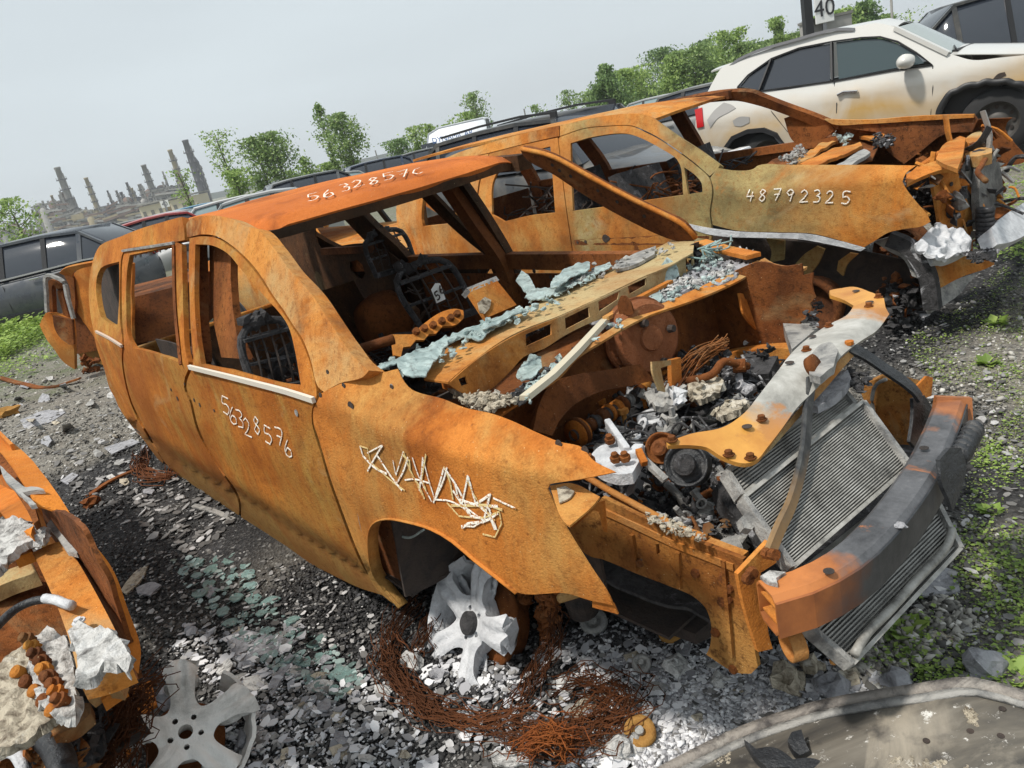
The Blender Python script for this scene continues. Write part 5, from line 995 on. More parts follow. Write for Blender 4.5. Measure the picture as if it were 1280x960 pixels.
    if detail:
        for s_ in (-1, 1):
            MB().box((L_/2-.06, s_*w0*.66, .70), (.18, .34, .14)).build('headlight', WHL, r, bevel=.03); MB().box((-L_/2+.07, s_*w0*.74, .88), (.14, .26, .22)).build('tail_light', REDL, r, bevel=.03)
            MB().lump((L_/2-.30*L_, s_*(w0+.10), 1.06), .12, (.6, 1, .7), .02).build('door_mirror', m, r, True)
            for t in (.44, .66): MB().box((L_/2-t*L_, s_*(w0+.008), .88), (.2, .03, .03)).build('door_handle', CHROME if trim else m, r, bevel=.01)
            for t in (.33, .53, .73): MB().bar((L_/2-t*L_, s_*(w0+.001), .35), (L_/2-t*L_, s_*(w0*.975+.002), .86), .008, .006).build('door_seam', TRIM, r)
            if trim: MB().sweep([(p[0], s_*(p[4]*.945), p[3]-.01) for p in pts], [(-.012, -.015), (.012, -.015), (.012, .015), (-.012, .015)]).build('chrome_strip', CHROME, r)
            MB().bar((L_*.34, s_*w0*.97, .25), (-L_*.34, s_*w0*.97, .25), .05, .12).build('sill_trim', TRIM, r)
    if rails:
        for s_ in (-1, 1): MB().sweep([(p[0], s_*p[2]*.86, p[1]+.055) for p in rp], [(-.02, -.015), (.02, -.015), (.02, .015), (-.02, .015)]).build('roof_rack', TRIM, r); MB().box((rp[0][0]-.05, s_*rp[0][2]*.86, rp[0][1]+.02), (.1, .04, .08)).build('rack_foot', TRIM, r)
    if wheels:
        for t in (.19, .80):
            for s_ in (-1, 1):
                x = L_/2-t*L_; g_ = empty('wheel', loc=(x, s_*(w0-.1), rr)); g_.parent = r
                MB().lathe((0, 0, 0), (0, s_, 0), [(-.12, .16), (-.12, rr*.96), (-.09, rr), (.09, rr), (.11, rr*.95), (.115, rr*.66)], 26).build('tyre', TYRE, g_, True)
                o = MB(); o.lathe((0, 0, 0), (0, s_, 0), [(.115, rr*.66), (.09, rr*.62), (.04, rr*.6), (.04, rr*.15), (.10, rr*.13), (.10, 0)], 26)
                for k in range(5): a = k*2*math.pi/5; o.bar((0, s_*.085, 0), (math.cos(a)*rr*.62, s_*.085, math.sin(a)*rr*.62), .05, .03, up=Vector((0, 1, 0)))
                o.build('rim', STEEL, g_)
                MB().lathe((0, -s_*.02, 0), (0, s_, 0), [(-.1, rr+.06), (.115, rr+.05), (.116, rr+.0)], 26).build('wheel_arch', TRIM, g_, True)
    return r
def at(px, py, D):
    """world x and z of a pixel at distance y = D"""
    d = rays([(px, py)])[0]; t = D/d[1]; return float(d[0]*t), float(CAMH+d[2]*t)
P_DARK = paint('dark_blue_paint', (.055, .062, .078), .22, .4, (.16, .155, .14)); P_SIL = paint('silver_paint', (.36, .37, .38)); P_WHT = paint('white_paint', (.5, .5, .5)); P_GRY = paint('grey_paint', (.12, .125, .13)); P_BLU = paint('blue_paint', (.05, .20, .34)); P_BLK = paint('black_paint', (.02, .021, .024)); P_RED = paint('red_paint', (.35, .02, .02)); P_NAVY = paint('navy_paint', (.03, .045, .09))
gen_car('grey_suv', 'dark grey SUV with chrome window strip parked at the left edge', 'car', (-9.0, 15.5, 0), 178, P_DARK, 'hatch', 4.9, 1.9, 1.60, trim=True, rr=.36)
gen_car('dark_suv', 'dark SUV with roof rack directly behind the olive burnt-out SUV', 'car', tuple(F2.W((-5.3, 3.0, .05))), -50.15, P_BLK, 'suv', 4.8, 1.9, 1.66, rails=True)
x, z = at(1215, 30, 15.5)
gen_car('black_suv', 'tall black SUV with tinted glass in the top right corner', 'car', (11.6, 15.2, 0), -14, P_BLK, 'suv', 4.9, 1.95, 2.08, rr=.42)
gen_car('burnt_sedan', 'tan burnt-out car seen through the rear windows of the central wreck', 'burnt car', (-1.55, 8.9, -.12), -47, R_TAN, 'hatch', 4.5, 1.8, 1.42, glass=False, detail=False, rr=.25)
far = [(358, 27, 'suv', P_GRY, 205, 'grey SUV far off, left of the poplar pair'), (404, 31, 'sedan', P_WHT, 200, 'white sedan far off, just right of the distant grey SUV'), (452, 34, 'suv', P_NAVY, 200, 'dark blue SUV far off, below the tall pair of poplars'),
       (300, 19, 'sedan', P_SIL, 190, 'silver sedan whose roof shows behind the central wreck, second from left'), (262, 24, 'hatch', P_WHT, 200, 'white hatchback far off in front of the refinery sheds'), (222, 30, 'hatch', P_BLU, 200, 'blue hatchback far off in front of the long beige shed'),
       (186, 26, 'sedan', P_SIL, 175, 'silver sedan parked beyond the dark grey SUV'), (150, 24, 'hatch', P_BLK, 185, 'black hatchback with dark roof beyond the dark grey SUV'), (490, 42, 'sedan', P_SIL, 195, 'small silver car far off at the end of the row'), (515, 40, 'suv', P_GRY, 190, 'small grey SUV far off just left of the white van'),
       (848, 26, 'sedan', P_WHT, 150, 'white car far off left of the white SUV, below the tree line'), (805, 34, 'suv', P_SIL, 160, 'silver SUV far off below the left end of the tree line'), (865, 19, 'suv', P_GRY, 140, 'grey SUV partly hidden behind the rear of the white SUV'), (770, 38, 'sedan', P_WHT, 170, 'white sedan far off at the left end of the tree line'), (332, 36, 'sedan', P_SIL, 190, 'small silver car far off between two poplars'), (170, 21.5, 'sedan', P_RED, 200, 'red car with its tail showing past the dark grey SUV')]
for px, D, st, m_, yw, lb in far:
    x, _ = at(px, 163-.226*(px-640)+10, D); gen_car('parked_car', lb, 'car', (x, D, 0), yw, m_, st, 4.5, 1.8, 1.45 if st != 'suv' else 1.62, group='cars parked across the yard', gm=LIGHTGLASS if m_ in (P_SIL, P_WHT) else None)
x, _ = at(566, 180, 46)
vn = gen_car('white_van', 'white cargo van with blue lettering and a rusty roof edge', 'van', (x, 46, 0), 168, paint('van_paint', (.72, .75, .80)), 'van', 4.6, 2.0, 2.62)
def lettering(txt, size, mtx, m, par, name='lettering', depth_=.01):
    cu = bpy.data.curves.new('tmp', 'FONT'); cu.body = txt; cu.size = size; cu.extrude = depth_; cu.align_x = 'CENTER'; cu.align_y = 'CENTER'; cu.resolution_u = 3
    t = bpy.data.objects.new('tmp', cu); COL.objects.link(t); dg = bpy.context.evaluated_depsgraph_get(); me = bpy.data.meshes.new_from_object(t.evaluated_get(dg)); bpy.data.objects.remove(t)
    o = bpy.data.objects.new(name, me); me.name = name; me.materials.clear(); me.materials.append(m); COL.objects.link(o); o.parent = par; o.matrix_local = mtx; return o
lettering('DYNAMICAR', .42, Matrix.Translation((-.3, 1.02, 1.95)) @ Matrix.Rotation(math.pi, 4, 'Z') @ Matrix.Rotation(math.pi/2, 4, 'X'), mat('blue_lettering', (.03, .12, .35)), vn)
# ================================================================== white SUV
FW = Frame(6.855, 9.802, .081, -40.3); SW = Side(half=.87, belt=1.0, tum=.36, rng_=(4, 30, 400), shoulder=False, front=.1)
cw = empty('white_suv', FW, label='scorched white SUV with roof rails parked behind the olive burnt-out SUV', cat='car')
m = mat('scorched_white_paint', (.72, .72, .70), .3); g = NG(m); s_ = g.sep(); n = g.math('ADD', s_['Z'], g.math('MULTIPLY', g.noise(1.6, 5, .6), .35)); 
g.color(g.mix(g.math('MULTIPLY', g.ramp(g.math('MULTIPLY', n, .5), (.22, .35), (.48, 1.), (.66, 0.)), g.ramp(g.noise(1.1, 4, .55, .6), (.34, .25), (.62, 1.))), (.56, .55, .52), (.46, .29, .10))); m.node_tree.nodes['Principled BSDF'].inputs['Coat Weight'].default_value = .6; WSP = m
def sw(name, poly, m, surf=SW, **k): k.setdefault('sp', 8); k.setdefault('dent', .0); return sheet(name, poly, surf, m, FW, cw, **k)
gl = [(922,109),(935,94),(965,73),(999,60),(1040,52),(1077,47),(1100,46),(1122,52),(1145,66),(1166,81),(1115,88),(1044,101),(950,114)]
sw('body_side', [(872,190),(869,160),(872,140),(886,112),(894,97),(901,86),(924,75),(965,60),(1010,46),(1055,37),(1096,29),(1119,34),(1145,48),(1175,65),(1186,67),(1216,75),(1250,72),(1290,68),(1290,110),(1265,103),(1245,102),(1220,105),(1197,112),(1182,124),(1175,142),(1172,168),(1160,178),(1080,190),(985,200),(982,185),(970,168),(955,162),(935,164),(917,172),(908,185),(905,205),(880,208)], WSP, holes=[gl], th=.02, mirror=True)
sw('side_glass', [(925,108),(937,94),(965,75),(999,62),(1037,55),(1037,101),(952,113)], GLASS, push=.015, th=.006); sw('side_glass', [(1045,53),(1077,49),(1098,48),(1120,54),(1143,67),(1155,79),(1115,86),(1048,99)], mat('tinted_glass', (.035, .055, .06), .06, spec=.8), push=.015, th=.006)
for a, b_ in (((1040,53), (1041,101)), ((965,74), (950,113))): MB().bar(Vector(hit([a], SW, FW)[0])+Vector((0, -.004, 0)), Vector(hit([b_], SW, FW)[0])+Vector((0, -.004, 0)), .09, .02, up=Vector((1, 0, 0))).build('window_post', TRIM, cw)
MB().sweep([Vector(p)+Vector((0, -.006, 0)) for p in hit(gl+[gl[0]], SW, FW)], [(-.014, -.01), (.014, -.01), (.014, .01), (-.014, .01)]).build('window_seal', TRIM, cw)
for pts in ([(1043,103),(1046,130),(1045,160)], [(1166,83),(1166,110),(1163,150)], [(952,116),(965,140),(985,165)]): MB().sweep([Vector(p)+Vector((0, -.001, 0)) for p in hit(pts, SW, FW)], [(-.006, -.003), (.006, -.003), (.006, .003), (-.006, .003)]).build('door_seam', TRIM, cw)
MB().sweep([Vector(p)+Vector((0, -.03, 0)) for p in hit([(1047,119),(1055,115),(1073,114)], SW, FW)], [(-.02, -.02), (.02, -.02), (.02, .02), (-.02, .02)]).build('door_handle', CHROME, cw, bevel=.01)
mi = H(1132, 77, ('y', -1.0), FW); MB().lump(mi, .14, (.75, 1.1, .62), .03, sub=3).build('door_mirror', WSP, cw, True); MB().lump(mi+Vector((-.02, .06, -.07)), .09, (.8, 1.6, .4), .02).build('mirror_base', TRIM, cw, True)
def SWr(P): return P[..., 2]-(1.66+.02*0*P[..., 0]-.05*(P[..., 1]/.62)**2-.05*np.clip(P[..., 0]+1.3, 0, 1)**1.5*2-.03*np.clip(-2.6-P[..., 0], 0, 2))
V = []; xsw = np.linspace(-3.45, -1.0, 12); ysw = np.linspace(-.66, .66, 9)
ptop = hit([(901,86),(924,75),(965,60),(1010,46),(1055,37),(1096,29),(1119,34)], SW, FW); ptop = ptop[np.argsort(ptop[:, 0])]
for x in xsw:
    zt = float(np.interp(x, ptop[:, 0], ptop[:, 2])); yt = float(np.interp(x, ptop[:, 0], -ptop[:, 1]))
    for y in ysw: V.append((x, y/.66*yt, zt+.05*(1-(y/.66)**2)))
F = np.array([t for i in range(11) for j in range(8) for t in ((i*9+j, i*9+j+1, (i+1)*9+j+1), (i*9+j, (i+1)*9+j+1, (i+1)*9+j))]); sheet3('roof', V, F, WSP, cw, .02, 0, away=np.array([0, 0, 9.]))
for s_ in (-1, 1): MB().sweep(spline([(-3.2, s_*.60, 1.66), (-3.05, s_*.60, 1.74), (-2.2, s_*.61, 1.82), (-1.7, s_*.60, 1.82), (-1.5, s_*.6, 1.77)], 4), [(-.02, -.018), (.02, -.018), (.02, .018), (-.02, .018)]).build('roof_rack', STEEL, cw)
yt = float(np.interp(-1.0, ptop[:, 0], -ptop[:, 1])); zt = float(ptop[-1, 2])
ws = [H(1119, 35, SW, FW), H(1186, 67, SW, FW)]; ws[1].z += 0
a_, b_ = ws; a2, b2 = Vector((a_.x, -a_.y, a_.z)), Vector((b_.x, -b_.y, b_.z))
def patch(name, c4, m, par, bulge=Vector((0, 0, 0)), sub=8, th=.01):
    V = []
    for i in range(sub+1):
        for j in range(sub+1):
            u, v = i/sub, j/sub; V.append(c4[0]*(1-u)*(1-v)+c4[1]*u*(1-v)+c4[2]*u*v+c4[3]*(1-u)*v+bulge*(4*v*(1-v)))
    n = sub+1; F = np.array([t for i in range(sub) for j in range(sub) for t in ((i*n+j, (i+1)*n+j, (i+1)*n+j+1), (i*n+j, (i+1)*n+j+1, i*n+j+1))]); return sheet3(name, V, F, m, par, th, 0, away=np.array([3., 0, 9.]))
patch('windshield', [a_, b_, b2, a2], mat('hazy_glass', (.30, .34, .33), .12, spec=.8), cw, Vector((.12, 0, .02)))
for (p, q) in ((a_, b_), (a2, b2)): MB().bar(p, q, .07, .05).build('windshield_pillar', WSP, cw)
hd = [b_+Vector((.02, 0, -.01)), Vector((1.0, -.75, .92)), Vector((1.0, .75, .92)), b2+Vector((.02, 0, -.01))]
patch('hood', hd, WSP, cw, Vector((.06, 0, .07)), 10); MB().sweep([b_+Vector((.05, .1, .02)), Vector((b_.x+.14, 0, b_.z+.04)), b2+Vector((.05, -.1, .02))], [(-.03, -.01), (.03, -.01), (.03, .01), (-.03, .01)]).build('wiper_cowl', TRIM, cw)
for k in (0, .7): MB().bar(b_+Vector((.06, .12+k, .04)), b_+Vector((-.06, .72+k, .10)), .015, .02).build('wiper_blade', TRIM, cw)
MB().box((-3.62, 0, .95), (.12, 1.5, .9)).build('tailgate', WSP, cw, bevel=.05); MB().box((1.0, 0, .6), (.1, 1.5, .5)).build('front_bumper', WSP, cw, bevel=.05); MB().box((-1.4, 0, .3), (4.6, 1.5, .15)).build('underbody', TRIM, cw)
MB().box((-1.6, 0, .7), (3.4, 1.5, .6)).build('cabin_interior', TRIM, cw)
sw('tail_light', [(869,137),(878,134),(880,158),(872,160)], REDL, push=-.02, th=.05)
for q in ([(884,150),(893,138),(905,128),(915,131),(920,135),(910,141),(897,148),(888,160)], [(916,151),(924,146),(937,146),(937,153),(926,158),(918,157)]): sw('peeled_patch', q, mat('primer_patch', (.33, .32, .31), .8), push=-.008, th=.003, sp=5)
sw('peeled_patch', [(1240,100),(1248,92),(1256,90),(1258,94),(1250,99),(1246,103)], SOOT, push=-.006, th=.003, sp=4)
b = MB(); al = [(905,205),(908,185),(917,172),(935,164),(955,162),(970,168),(982,185),(985,200)]; b.sweep([Vector(p)+Vector((0, -.02, 0)) for p in hit(al, SW, FW)], [(-.03, -.03), (.03, -.03), (.03, .03), (-.03, .03)]); b.build('arch_trim', TRIM, cw)
b = MB(); al = resample([Vector(p) for p in [(1172,168),(1175,142),(1182,124),(1197,112),(1220,105),(1245,102),(1265,103),(1290,110)]], 3, closed=False)
P = [Vector(p)+Vector((0, -.02, 0)) for p in hit([tuple(q)[:2] for q in al], SW, FW)]; P = [p+Vector((0, 0, .012*math.sin(i*.8))) for i, p in enumerate(P)]; b.sweep(spline(P[::3], 3), [(-.04, -.035), (.04, -.035), (.04, .035), (-.04, .035)]); b.build('melted_arch_trim', TRIM, cw, True)
for (x, y, sd) in ((.06, -.74, -1), (-2.68, -.74, -1), (.06, .74, 1), (-2.68, .74, 1)):
    g_ = empty('wheel', loc=(x, y, .36)); g_.parent = cw; R3 = .39
    MB().lathe((0, 0, 0), (0, sd, 0), [(-.13, .2), (-.13, R3*.96), (-.09, R3), (-.03, R3), (-.02, R3*.97), (.02, R3*.97), (.03, R3), (.09, R3), (.12, R3*.95), (.125, R3*.62)], 32).build('tyre', TYRE, g_, True)
    o = MB().lathe((0, 0, 0), (0, sd, 0), [(.125, R3*.62), (.10, R3*.58), (.03, R3*.55), (.02, R3*.35), (.06, R3*.28), (.08, R3*.15), (.08, 0)], 32); o.build('rim', mat('dark_steel', (.07, .065, .06), .6, .3), g_, True)
    for k in range(12): a = k*math.pi/6; MB().lathe((math.cos(a)*R3*.44, sd*.03, math.sin(a)*R3*.44), (0, sd, 0), [(0, .022), (.01, .022), (.01, 0)], 8).build('vent_hole', SOOT, g_)
flatw = flat('wheel_well', [(-.5, -.6, .2), (.6, -.6, .2), (.6, -.6, 1.0), (-.5, -.6, 1.0)], TRIM, sub=4, par=cw)
# ================================================================== ground
def nz(x, y, s, o=0): return noise.noise(Vector((x*s+o, y*s-o, o*.37)))
def axis(c0, c1, st, far_, k=1.35):
    a = list(np.arange(c0, c1+1e-6, st)); d = st; v = c1
    while v < far_: d *= k; v += d; a.append(v)
    d = st; v = c0
    while v > -far_: d *= k; v -= d; a.insert(0, v)
    return np.array(a)
gx, gy = axis(-7, 6, .09, 1800), axis(.8, 11, .09, 2200)
gx = gx[(gx > -2500)]; gy = gy[gy > -60]
main_o = FM
FL = Frame(-1.999, 1.414, 0, -52)
def zone(x, y):
    l = FM.L((x, y, 0)); n = nz(x, y, 1.1)*.6+nz(x, y, 3.3, 5)*.35
    dx = max(0, abs(l[0]+1.6)-2.3)*(2.4 if l[0] > 0 and l[1] > -.5 else 1); dy = max(0, abs(l[1]+.25)-1.15); d = math.hypot(dx, dy)+n
    ch = min(1, max(0, 1-(d-.15)/.7))
    l2 = F2.L((x, y, 0)); d2 = math.hypot(max(0, abs(l2[0]+1.5)-2.2)*2.2, max(0, abs(l2[1])-1.0))+n*.6; ch = max(ch, min(1, max(0, 1-(d2-.1)/.6)))
    l3 = FL.L((x, y, 0)); d3 = math.hypot(max(0, abs(l3[0]+1)-2.2), max(0, abs(l3[1])-1.1))+n; ch = max(ch, .8*min(1, max(0, 1-(d3-.1)/.5)))
    # weeds: strip to the right of the wrecks, and far left
    gr = min(1, max(0, (l[0]-1.05+n*.8)/.8)) if l[0] > .4 else 0
    gr = max(gr, min(1, max(0, (-x*.55+y*.6-6.6+n*1.3)/1.0)) if x < 0 else 0)
    gr = max(gr, min(1, max(0, (y-9)/3)))
    gr *= min(.85, max(0, .45+nz(x, y, 1.7, 9)*1.5)); gr *= 1-ch
    wa = math.hypot((l[0]-.85), (l[1]+1.05)*.8); ash = min(1, max(0, 1-(wa-.18+n*.3)/.3))
    dn = min(1, max(0, (min(y, 20)-3.0)/2))
    return ch, gr, ash
XX, YY = np.meshgrid(gx, gy); nx, ny = len(gx), len(gy); V = np.zeros((nx*ny, 3), np.float32); V[:, 0] = XX.ravel(); V[:, 1] = YY.ravel()
Z = np.zeros((nx*ny, 3), np.float32)
for i in range(nx*ny):
    x, y = float(V[i, 0]), float(V[i, 1])
    if -8 < x < 8 and 0 < y < 14: Z[i] = zone(x, y); V[i, 2] = nz(x, y, 1.4, 3)*.02+nz(x, y, 7, 1)*.008
    else: Z[i] = (0, .75 if y > 10 else .3, 0)
ii = np.arange(nx*ny).reshape(ny, nx); Fq = np.stack([ii[:-1, :-1], ii[:-1, 1:], ii[1:, 1:], ii[1:, :-1]], -1).reshape(-1, 4)
m = mat('gravel_ground', rough=.95); g = NG(m)
vc = g.vor(70, 'F1', 'Color'); hv = g.t.nodes.new('ShaderNodeSeparateColor'); g.L(vc, hv.inputs[0]); vd = g.vor(70)
lt = g.ramp(hv.outputs[0], (.0, (.07, .066, .06)), (.35, (.17, .16, .14)), (.7, (.27, .25, .22)), (1., (.40, .38, .33)))
lt = g.mix(g.ramp(g.noise(2.5, 8, .7), (.38, 0.), (.60, .8)), lt, g.mix(g.ramp(g.noise(20, 6, .7), (.35, 0.), (.65, 1.)), (.12, .105, .085), (.25, .225, .19))); dk = g.ramp(hv.outputs[0], (.0, (.008, .008, .009)), (.7, (.028, .027, .028)), (.95, (.07, .068, .066)), (1., (.2, .2, .2)))
dk = g.mix(g.ramp(g.noise(5, 8, .7), (.55, 0.), (.7, .5)), dk, (.10, .10, .105))
gn = g.ramp(g.noise(18, 5, .7), (.3, (.05, .075, .02)), (.7, (.13, .19, .05)))
c = g.mix(g.attr('char'), lt, dk); c = g.mix(g.math('MULTIPLY', g.attr('green'), g.ramp(g.noise(4, 8, .75), (.42, 0.), (.6, .9))), c, gn); c = g.mix(g.attr('ash'), c, g.ramp(g.noise(14, 8, .7), (.3, (.2, .2, .21)), (.6, (.55, .55, .57))))
g.color(c); g.bump(g.math('ADD', vd, g.noise(30, 6, .7)), .8, .02)
gr_ = fast('ground', V, Fq, m); gr_['kind'] = 'structure'
for k, nm in enumerate(('char', 'green', 'ash')):
    at_ = gr_.data.attributes.new(nm, 'FLOAT', 'POINT'); at_.data.foreach_set('value', Z[:, k].copy())
# ------------------------------------------------------------------ loose stones
iv, if_ = ICO[1]; IV = np.array([tuple(v) for v in iv]); IF = np.array(if_)
def rotm(n):
    q = rng.normal(size=(n, 4)); q /= np.linalg.norm(q, axis=1)[:, None]; a, b, c, d = q.T
    return np.stack([np.stack([1-2*(c*c+d*d), 2*(b*c-a*d), 2*(b*d+a*c)], -1), np.stack([2*(b*c+a*d), 1-2*(b*b+d*d), 2*(c*d-a*b)], -1), np.stack([2*(b*d-a*c), 2*(c*d+a*b), 1-2*(b*b+c*c)], -1)], 1)
def scatter(name, pts, size, m, sq=(1, .8, .55), jit=.22, lift=.3, base=None, attr=None):
    n = len(pts); bv, bf = (IV, IF) if base is None else base
    R = rotm(n); P = bv[None]*np.array(sq)[None, None]*(1+rng.normal(size=(n, len(bv), 1))*jit)*size[:, None, None]
    P = np.einsum('nij,nkj->nki', R, P); P[..., 2] *= .75; P += pts[:, None, :]; P[..., 2] += (size*lift)[:, None]
    Fc = (bf[None]+(np.arange(n)*len(bv))[:, None, None]).reshape(-1, 3)
    o = fast(name, P.reshape(-1, 3), Fc, m); o['kind'] = 'stuff'
    if attr is not None:
        a = o.data.attributes.new('char', 'FLOAT', 'POINT'); a.data.foreach_set('value', np.repeat(attr, len(bv)).astype(np.float32))
    return o
octa = (np.array([(1, 0, 0), (-1, 0, 0), (0, 1, 0), (0, -1, 0), (0, 0, 1), (0, 0, -1)], float), np.array([(0, 2, 4), (2, 1, 4), (1, 3, 4), (3, 0, 4), (2, 0, 5), (1, 2, 5), (3, 1, 5), (0, 3, 5)]))
m = mat('gravel_stones', rough=.9); g = NG(m); r_ = g.island()
lt = g.ramp(r_, (.0, (.05, .048, .045)), (.3, (.17, .162, .145)), (.6, (.27, .255, .225)), (.85, (.40, .385, .345)), (.97, (.58, .56, .52))); dk = g.ramp(r_, (.0, (.012, .012, .012)), (.55, (.042, .041, .041)), (.8, (.10, .097, .094)), (.92, (.22, .215, .21)), (1., (.5, .5, .49)))
g.color(g.mix(g.attr('char'), lt, dk)); g.bump(g.noise(120, 3, .6), .3, .002); STONE = m
N_ = 78000; d = rng.uniform(0, 1, N_*3)**1.0
px = np.stack([rng.uniform(-40, 1320, N_*3), 1000-rng.uniform(0, 1, N_*3)**1.25*720], -1)
P = hit(px, ('z', 0), WORLD); ok = (P[:, 1] > .5) & (P[:, 1] < 13) & (np.abs(P[:, 0]) < 9); P = P[ok][:N_]
dist = np.linalg.norm(P-CO, axis=1); Zs = np.array([zone(float(p[0]), float(p[1])) for p in P])
size = (.0026+.0011*dist)*rng.uniform(.55, 1.6, len(P))*np.where(rng.uniform(size=len(P)) > .97, 2.0, 1)
keep = rng.uniform(size=len(P)) > Zs[:, 1]*.6; P, size, Zs = P[keep], size[keep], Zs[keep]
scatter('loose_gravel', P, size, STONE, attr=np.clip(Zs[:, 0]*1.1-.05, 0, 1), base=octa if 0 else None)
# flat flakes of ash, sheet metal and shingle
m = mat('ash_powder', rough=.95); g = NG(m); g.color(g.ramp(g.island(), (0., (.16, .16, .17)), (.4, (.42, .42, .44)), (1., (.75, .75, .76)))); ASHP = m
def plates(name, px, n, r, m, th=.12, surf=('z', .01)):
    xs = [p[0] for p in px]; ys_ = [p[1] for p in px]; Q = np.stack([rng.uniform(min(xs), max(xs), n*3), rng.uniform(min(ys_), max(ys_), n*3)], -1); Q = Q[inside(px, Q[:, 0], Q[:, 1])][:n]
    P = hit(Q, surf, WORLD); k = 6; a = np.linspace(0, 2*np.pi, k, endpoint=False); V = []; F = []
    for p in P:
        s_ = random.uniform(*r); el = random.uniform(.4, 1); R = Matrix.Rotation(random.uniform(0, 6.28), 3, 'Z') @ Matrix.Rotation(random.gauss(0, .22), 3, 'X') @ Matrix.Rotation(random.gauss(0, .22), 3, 'Y'); b = len(V)
        rr_ = [random.uniform(.6, 1.2) for _ in a]
        for z in (th*s_*.5, -th*s_*.5):
            for t, q in zip(a, rr_): V.append(Vector(p)+R @ Vector((math.cos(t)*s_*q, math.sin(t)*s_*q*el, z))+Vector((0, 0, s_*.15)))
        F += [tuple(b+i for i in range(k)), tuple(b+k+i for i in range(k))[::-1]]+[(b+i, b+k+i, b+k+(i+1) % k, b+(i+1) % k) for i in range(k)]
    o = obj(name, V, F, m); o['kind'] = 'stuff'; return o
m = mat('flakes', rough=.8); g = NG(m); g.color(g.mix(g.ramp(g.noise(40, 6, .7), (.4, 0.), (.7, .5)), g.ramp(g.island(), (0., (.05, .048, .047)), (.4, (.16, .155, .15)), (.75, (.30, .295, .29)), (1., (.56, .55, .55))), (.12, .11, .10))); FLAKE = m
m = mat('teal_flakes', rough=.35); g = NG(m); g.color(g.mix(g.ramp(g.noise(40, 6, .7), (.4, 0.), (.7, .6)), g.ramp(g.island(), (0., (.06, .10, .095)), (.5, (.17, .25, .235)), (1., (.38, .47, .45))), (.10, .12, .11))); TEAL = m
plates('ash_flakes', [(0,500),(130,480),(220,570),(300,640),(250,700),(120,640),(40,560)], 600, (.006, .035), FLAKE)
plates('ash_flakes', [(170,690),(330,680),(470,760),(520,900),(560,980),(200,980),(280,900),(170,780)], 1100, (.004, .018), FLAKE)
plates('ash_flakes', [(520,780),(760,770),(1000,800),(1150,850),(1100,900),(800,960),(560,980)], 900, (.004, .017), FLAKE)
plates('ash_flakes', [(1100,700),(1280,600),(1280,900),(1140,870)], 160, (.006, .022), FLAKE)
plates('ash_flakes', [(1100,420),(1180,400),(1270,440),(1280,600),(1200,560)], 120, (.008, .025), FLAKE)
plates('white_flakes', [(190,770),(330,790),(470,850),(560,960),(260,970),(290,880)], 260, (.006, .026), ASHP); plates('white_flakes', [(500,800),(640,840),(700,800),(860,790),(1080,830),(1100,860),(900,890),(780,960),(600,960)], 420, (.006, .026), ASHP)
plates('glass_flakes', [(210,700),(300,690),(340,760),(440,820),(470,850),(420,880),(330,830),(250,760)], 300, (.006, .020), TEAL)
def cloud(name, px, n, r, m, z=.005, sq=(1, .9, .5)):
    xs = [p[0] for p in px]; ys_ = [p[1] for p in px]; Q = np.stack([rng.uniform(min(xs), max(xs), n*4), rng.uniform(min(ys_), max(ys_), n*4)], -1); Q = Q[inside(px, Q[:, 0], Q[:, 1])][:n]
    P = hit(Q, ('z', z), WORLD); return scatter(name, P, rng.uniform(r[0], r[1], len(P))*rng.uniform(.4, 1, len(P)), m, sq, .3)
cloud('white_ash', [(690,790),(800,770),(960,810),(1090,840),(1120,870),(940,900),(820,960),(700,960),(760,880)], 4200, (.004, .015), ASHP)
cloud('white_ash', [(200,800),(330,800),(460,860),(540,960),(280,970),(280,880)], 1200, (.004, .012), ASHP)
cloud('white_ash', [(800,900),(860,850),(930,830),(990,850),(1000,880),(900,920),(820,970),(790,980)], 4200, (.004, .013), ASHP)
cloud('white_ash', [(760,830),(830,790),(950,800),(940,840),(820,870)], 1500, (.004, .012), ASHP)
cloud('white_ash', [(540,800),(640,830),(660,880),(560,860)], 420, (.004, .014), ASHP)
cloud('cinders', [(700,740),(870,720),(900,800),(960,820),(860,820),(700,810)], 1500, (.005, .02), CHAR)
cloud('cinders', [(380,700),(500,760),(700,800),(650,900),(480,860),(300,740)], 2200, (.004, .014), CHAR)
cloud('cinders', [(1040,840),(1180,740),(1230,780),(1100,870)], 900, (.006, .022), STONE)
# individual lumps, flakes and shards large enough to pick out
def rock(name, px, py, r, m, lb, cat, grp=None, sq=(1, .8, .6), rough=.45, z=None, sub=2):
    p = H(px, py, ('z', r*.35 if z is None else z), WORLD); b = MB(); b.lump((0, 0, 0), r, sq, rough, Matrix.Rotation(random.uniform(0, 6.28), 3, 'Z'), sub=sub)
    o = b.build(name, m); o.location = p; tag(o, lb, cat, grp); return o
def shard(name, poly, m, lb, cat, grp=None, th=.008, z=.012, dent=.01, tilt=(0, 0)):
    cx, cy = sum(p[0] for p in poly)/len(poly), sum(p[1] for p in poly)/len(poly); c = H(cx, cy, ('z', z), WORLD)
    v, f = tri2d(poly, [], 6); P = hit(v, ('pl', tuple(c), (tilt[0], tilt[1], 1)), WORLD)-np.array(c); o = sheet3(name, P, f, m, None, th, dent, away=np.array([0, 0, 9.]), seed=cx); o.location = c; return tag(o, lb, cat, grp)
AL = 'ash lumps strewn in front of the wrecks'
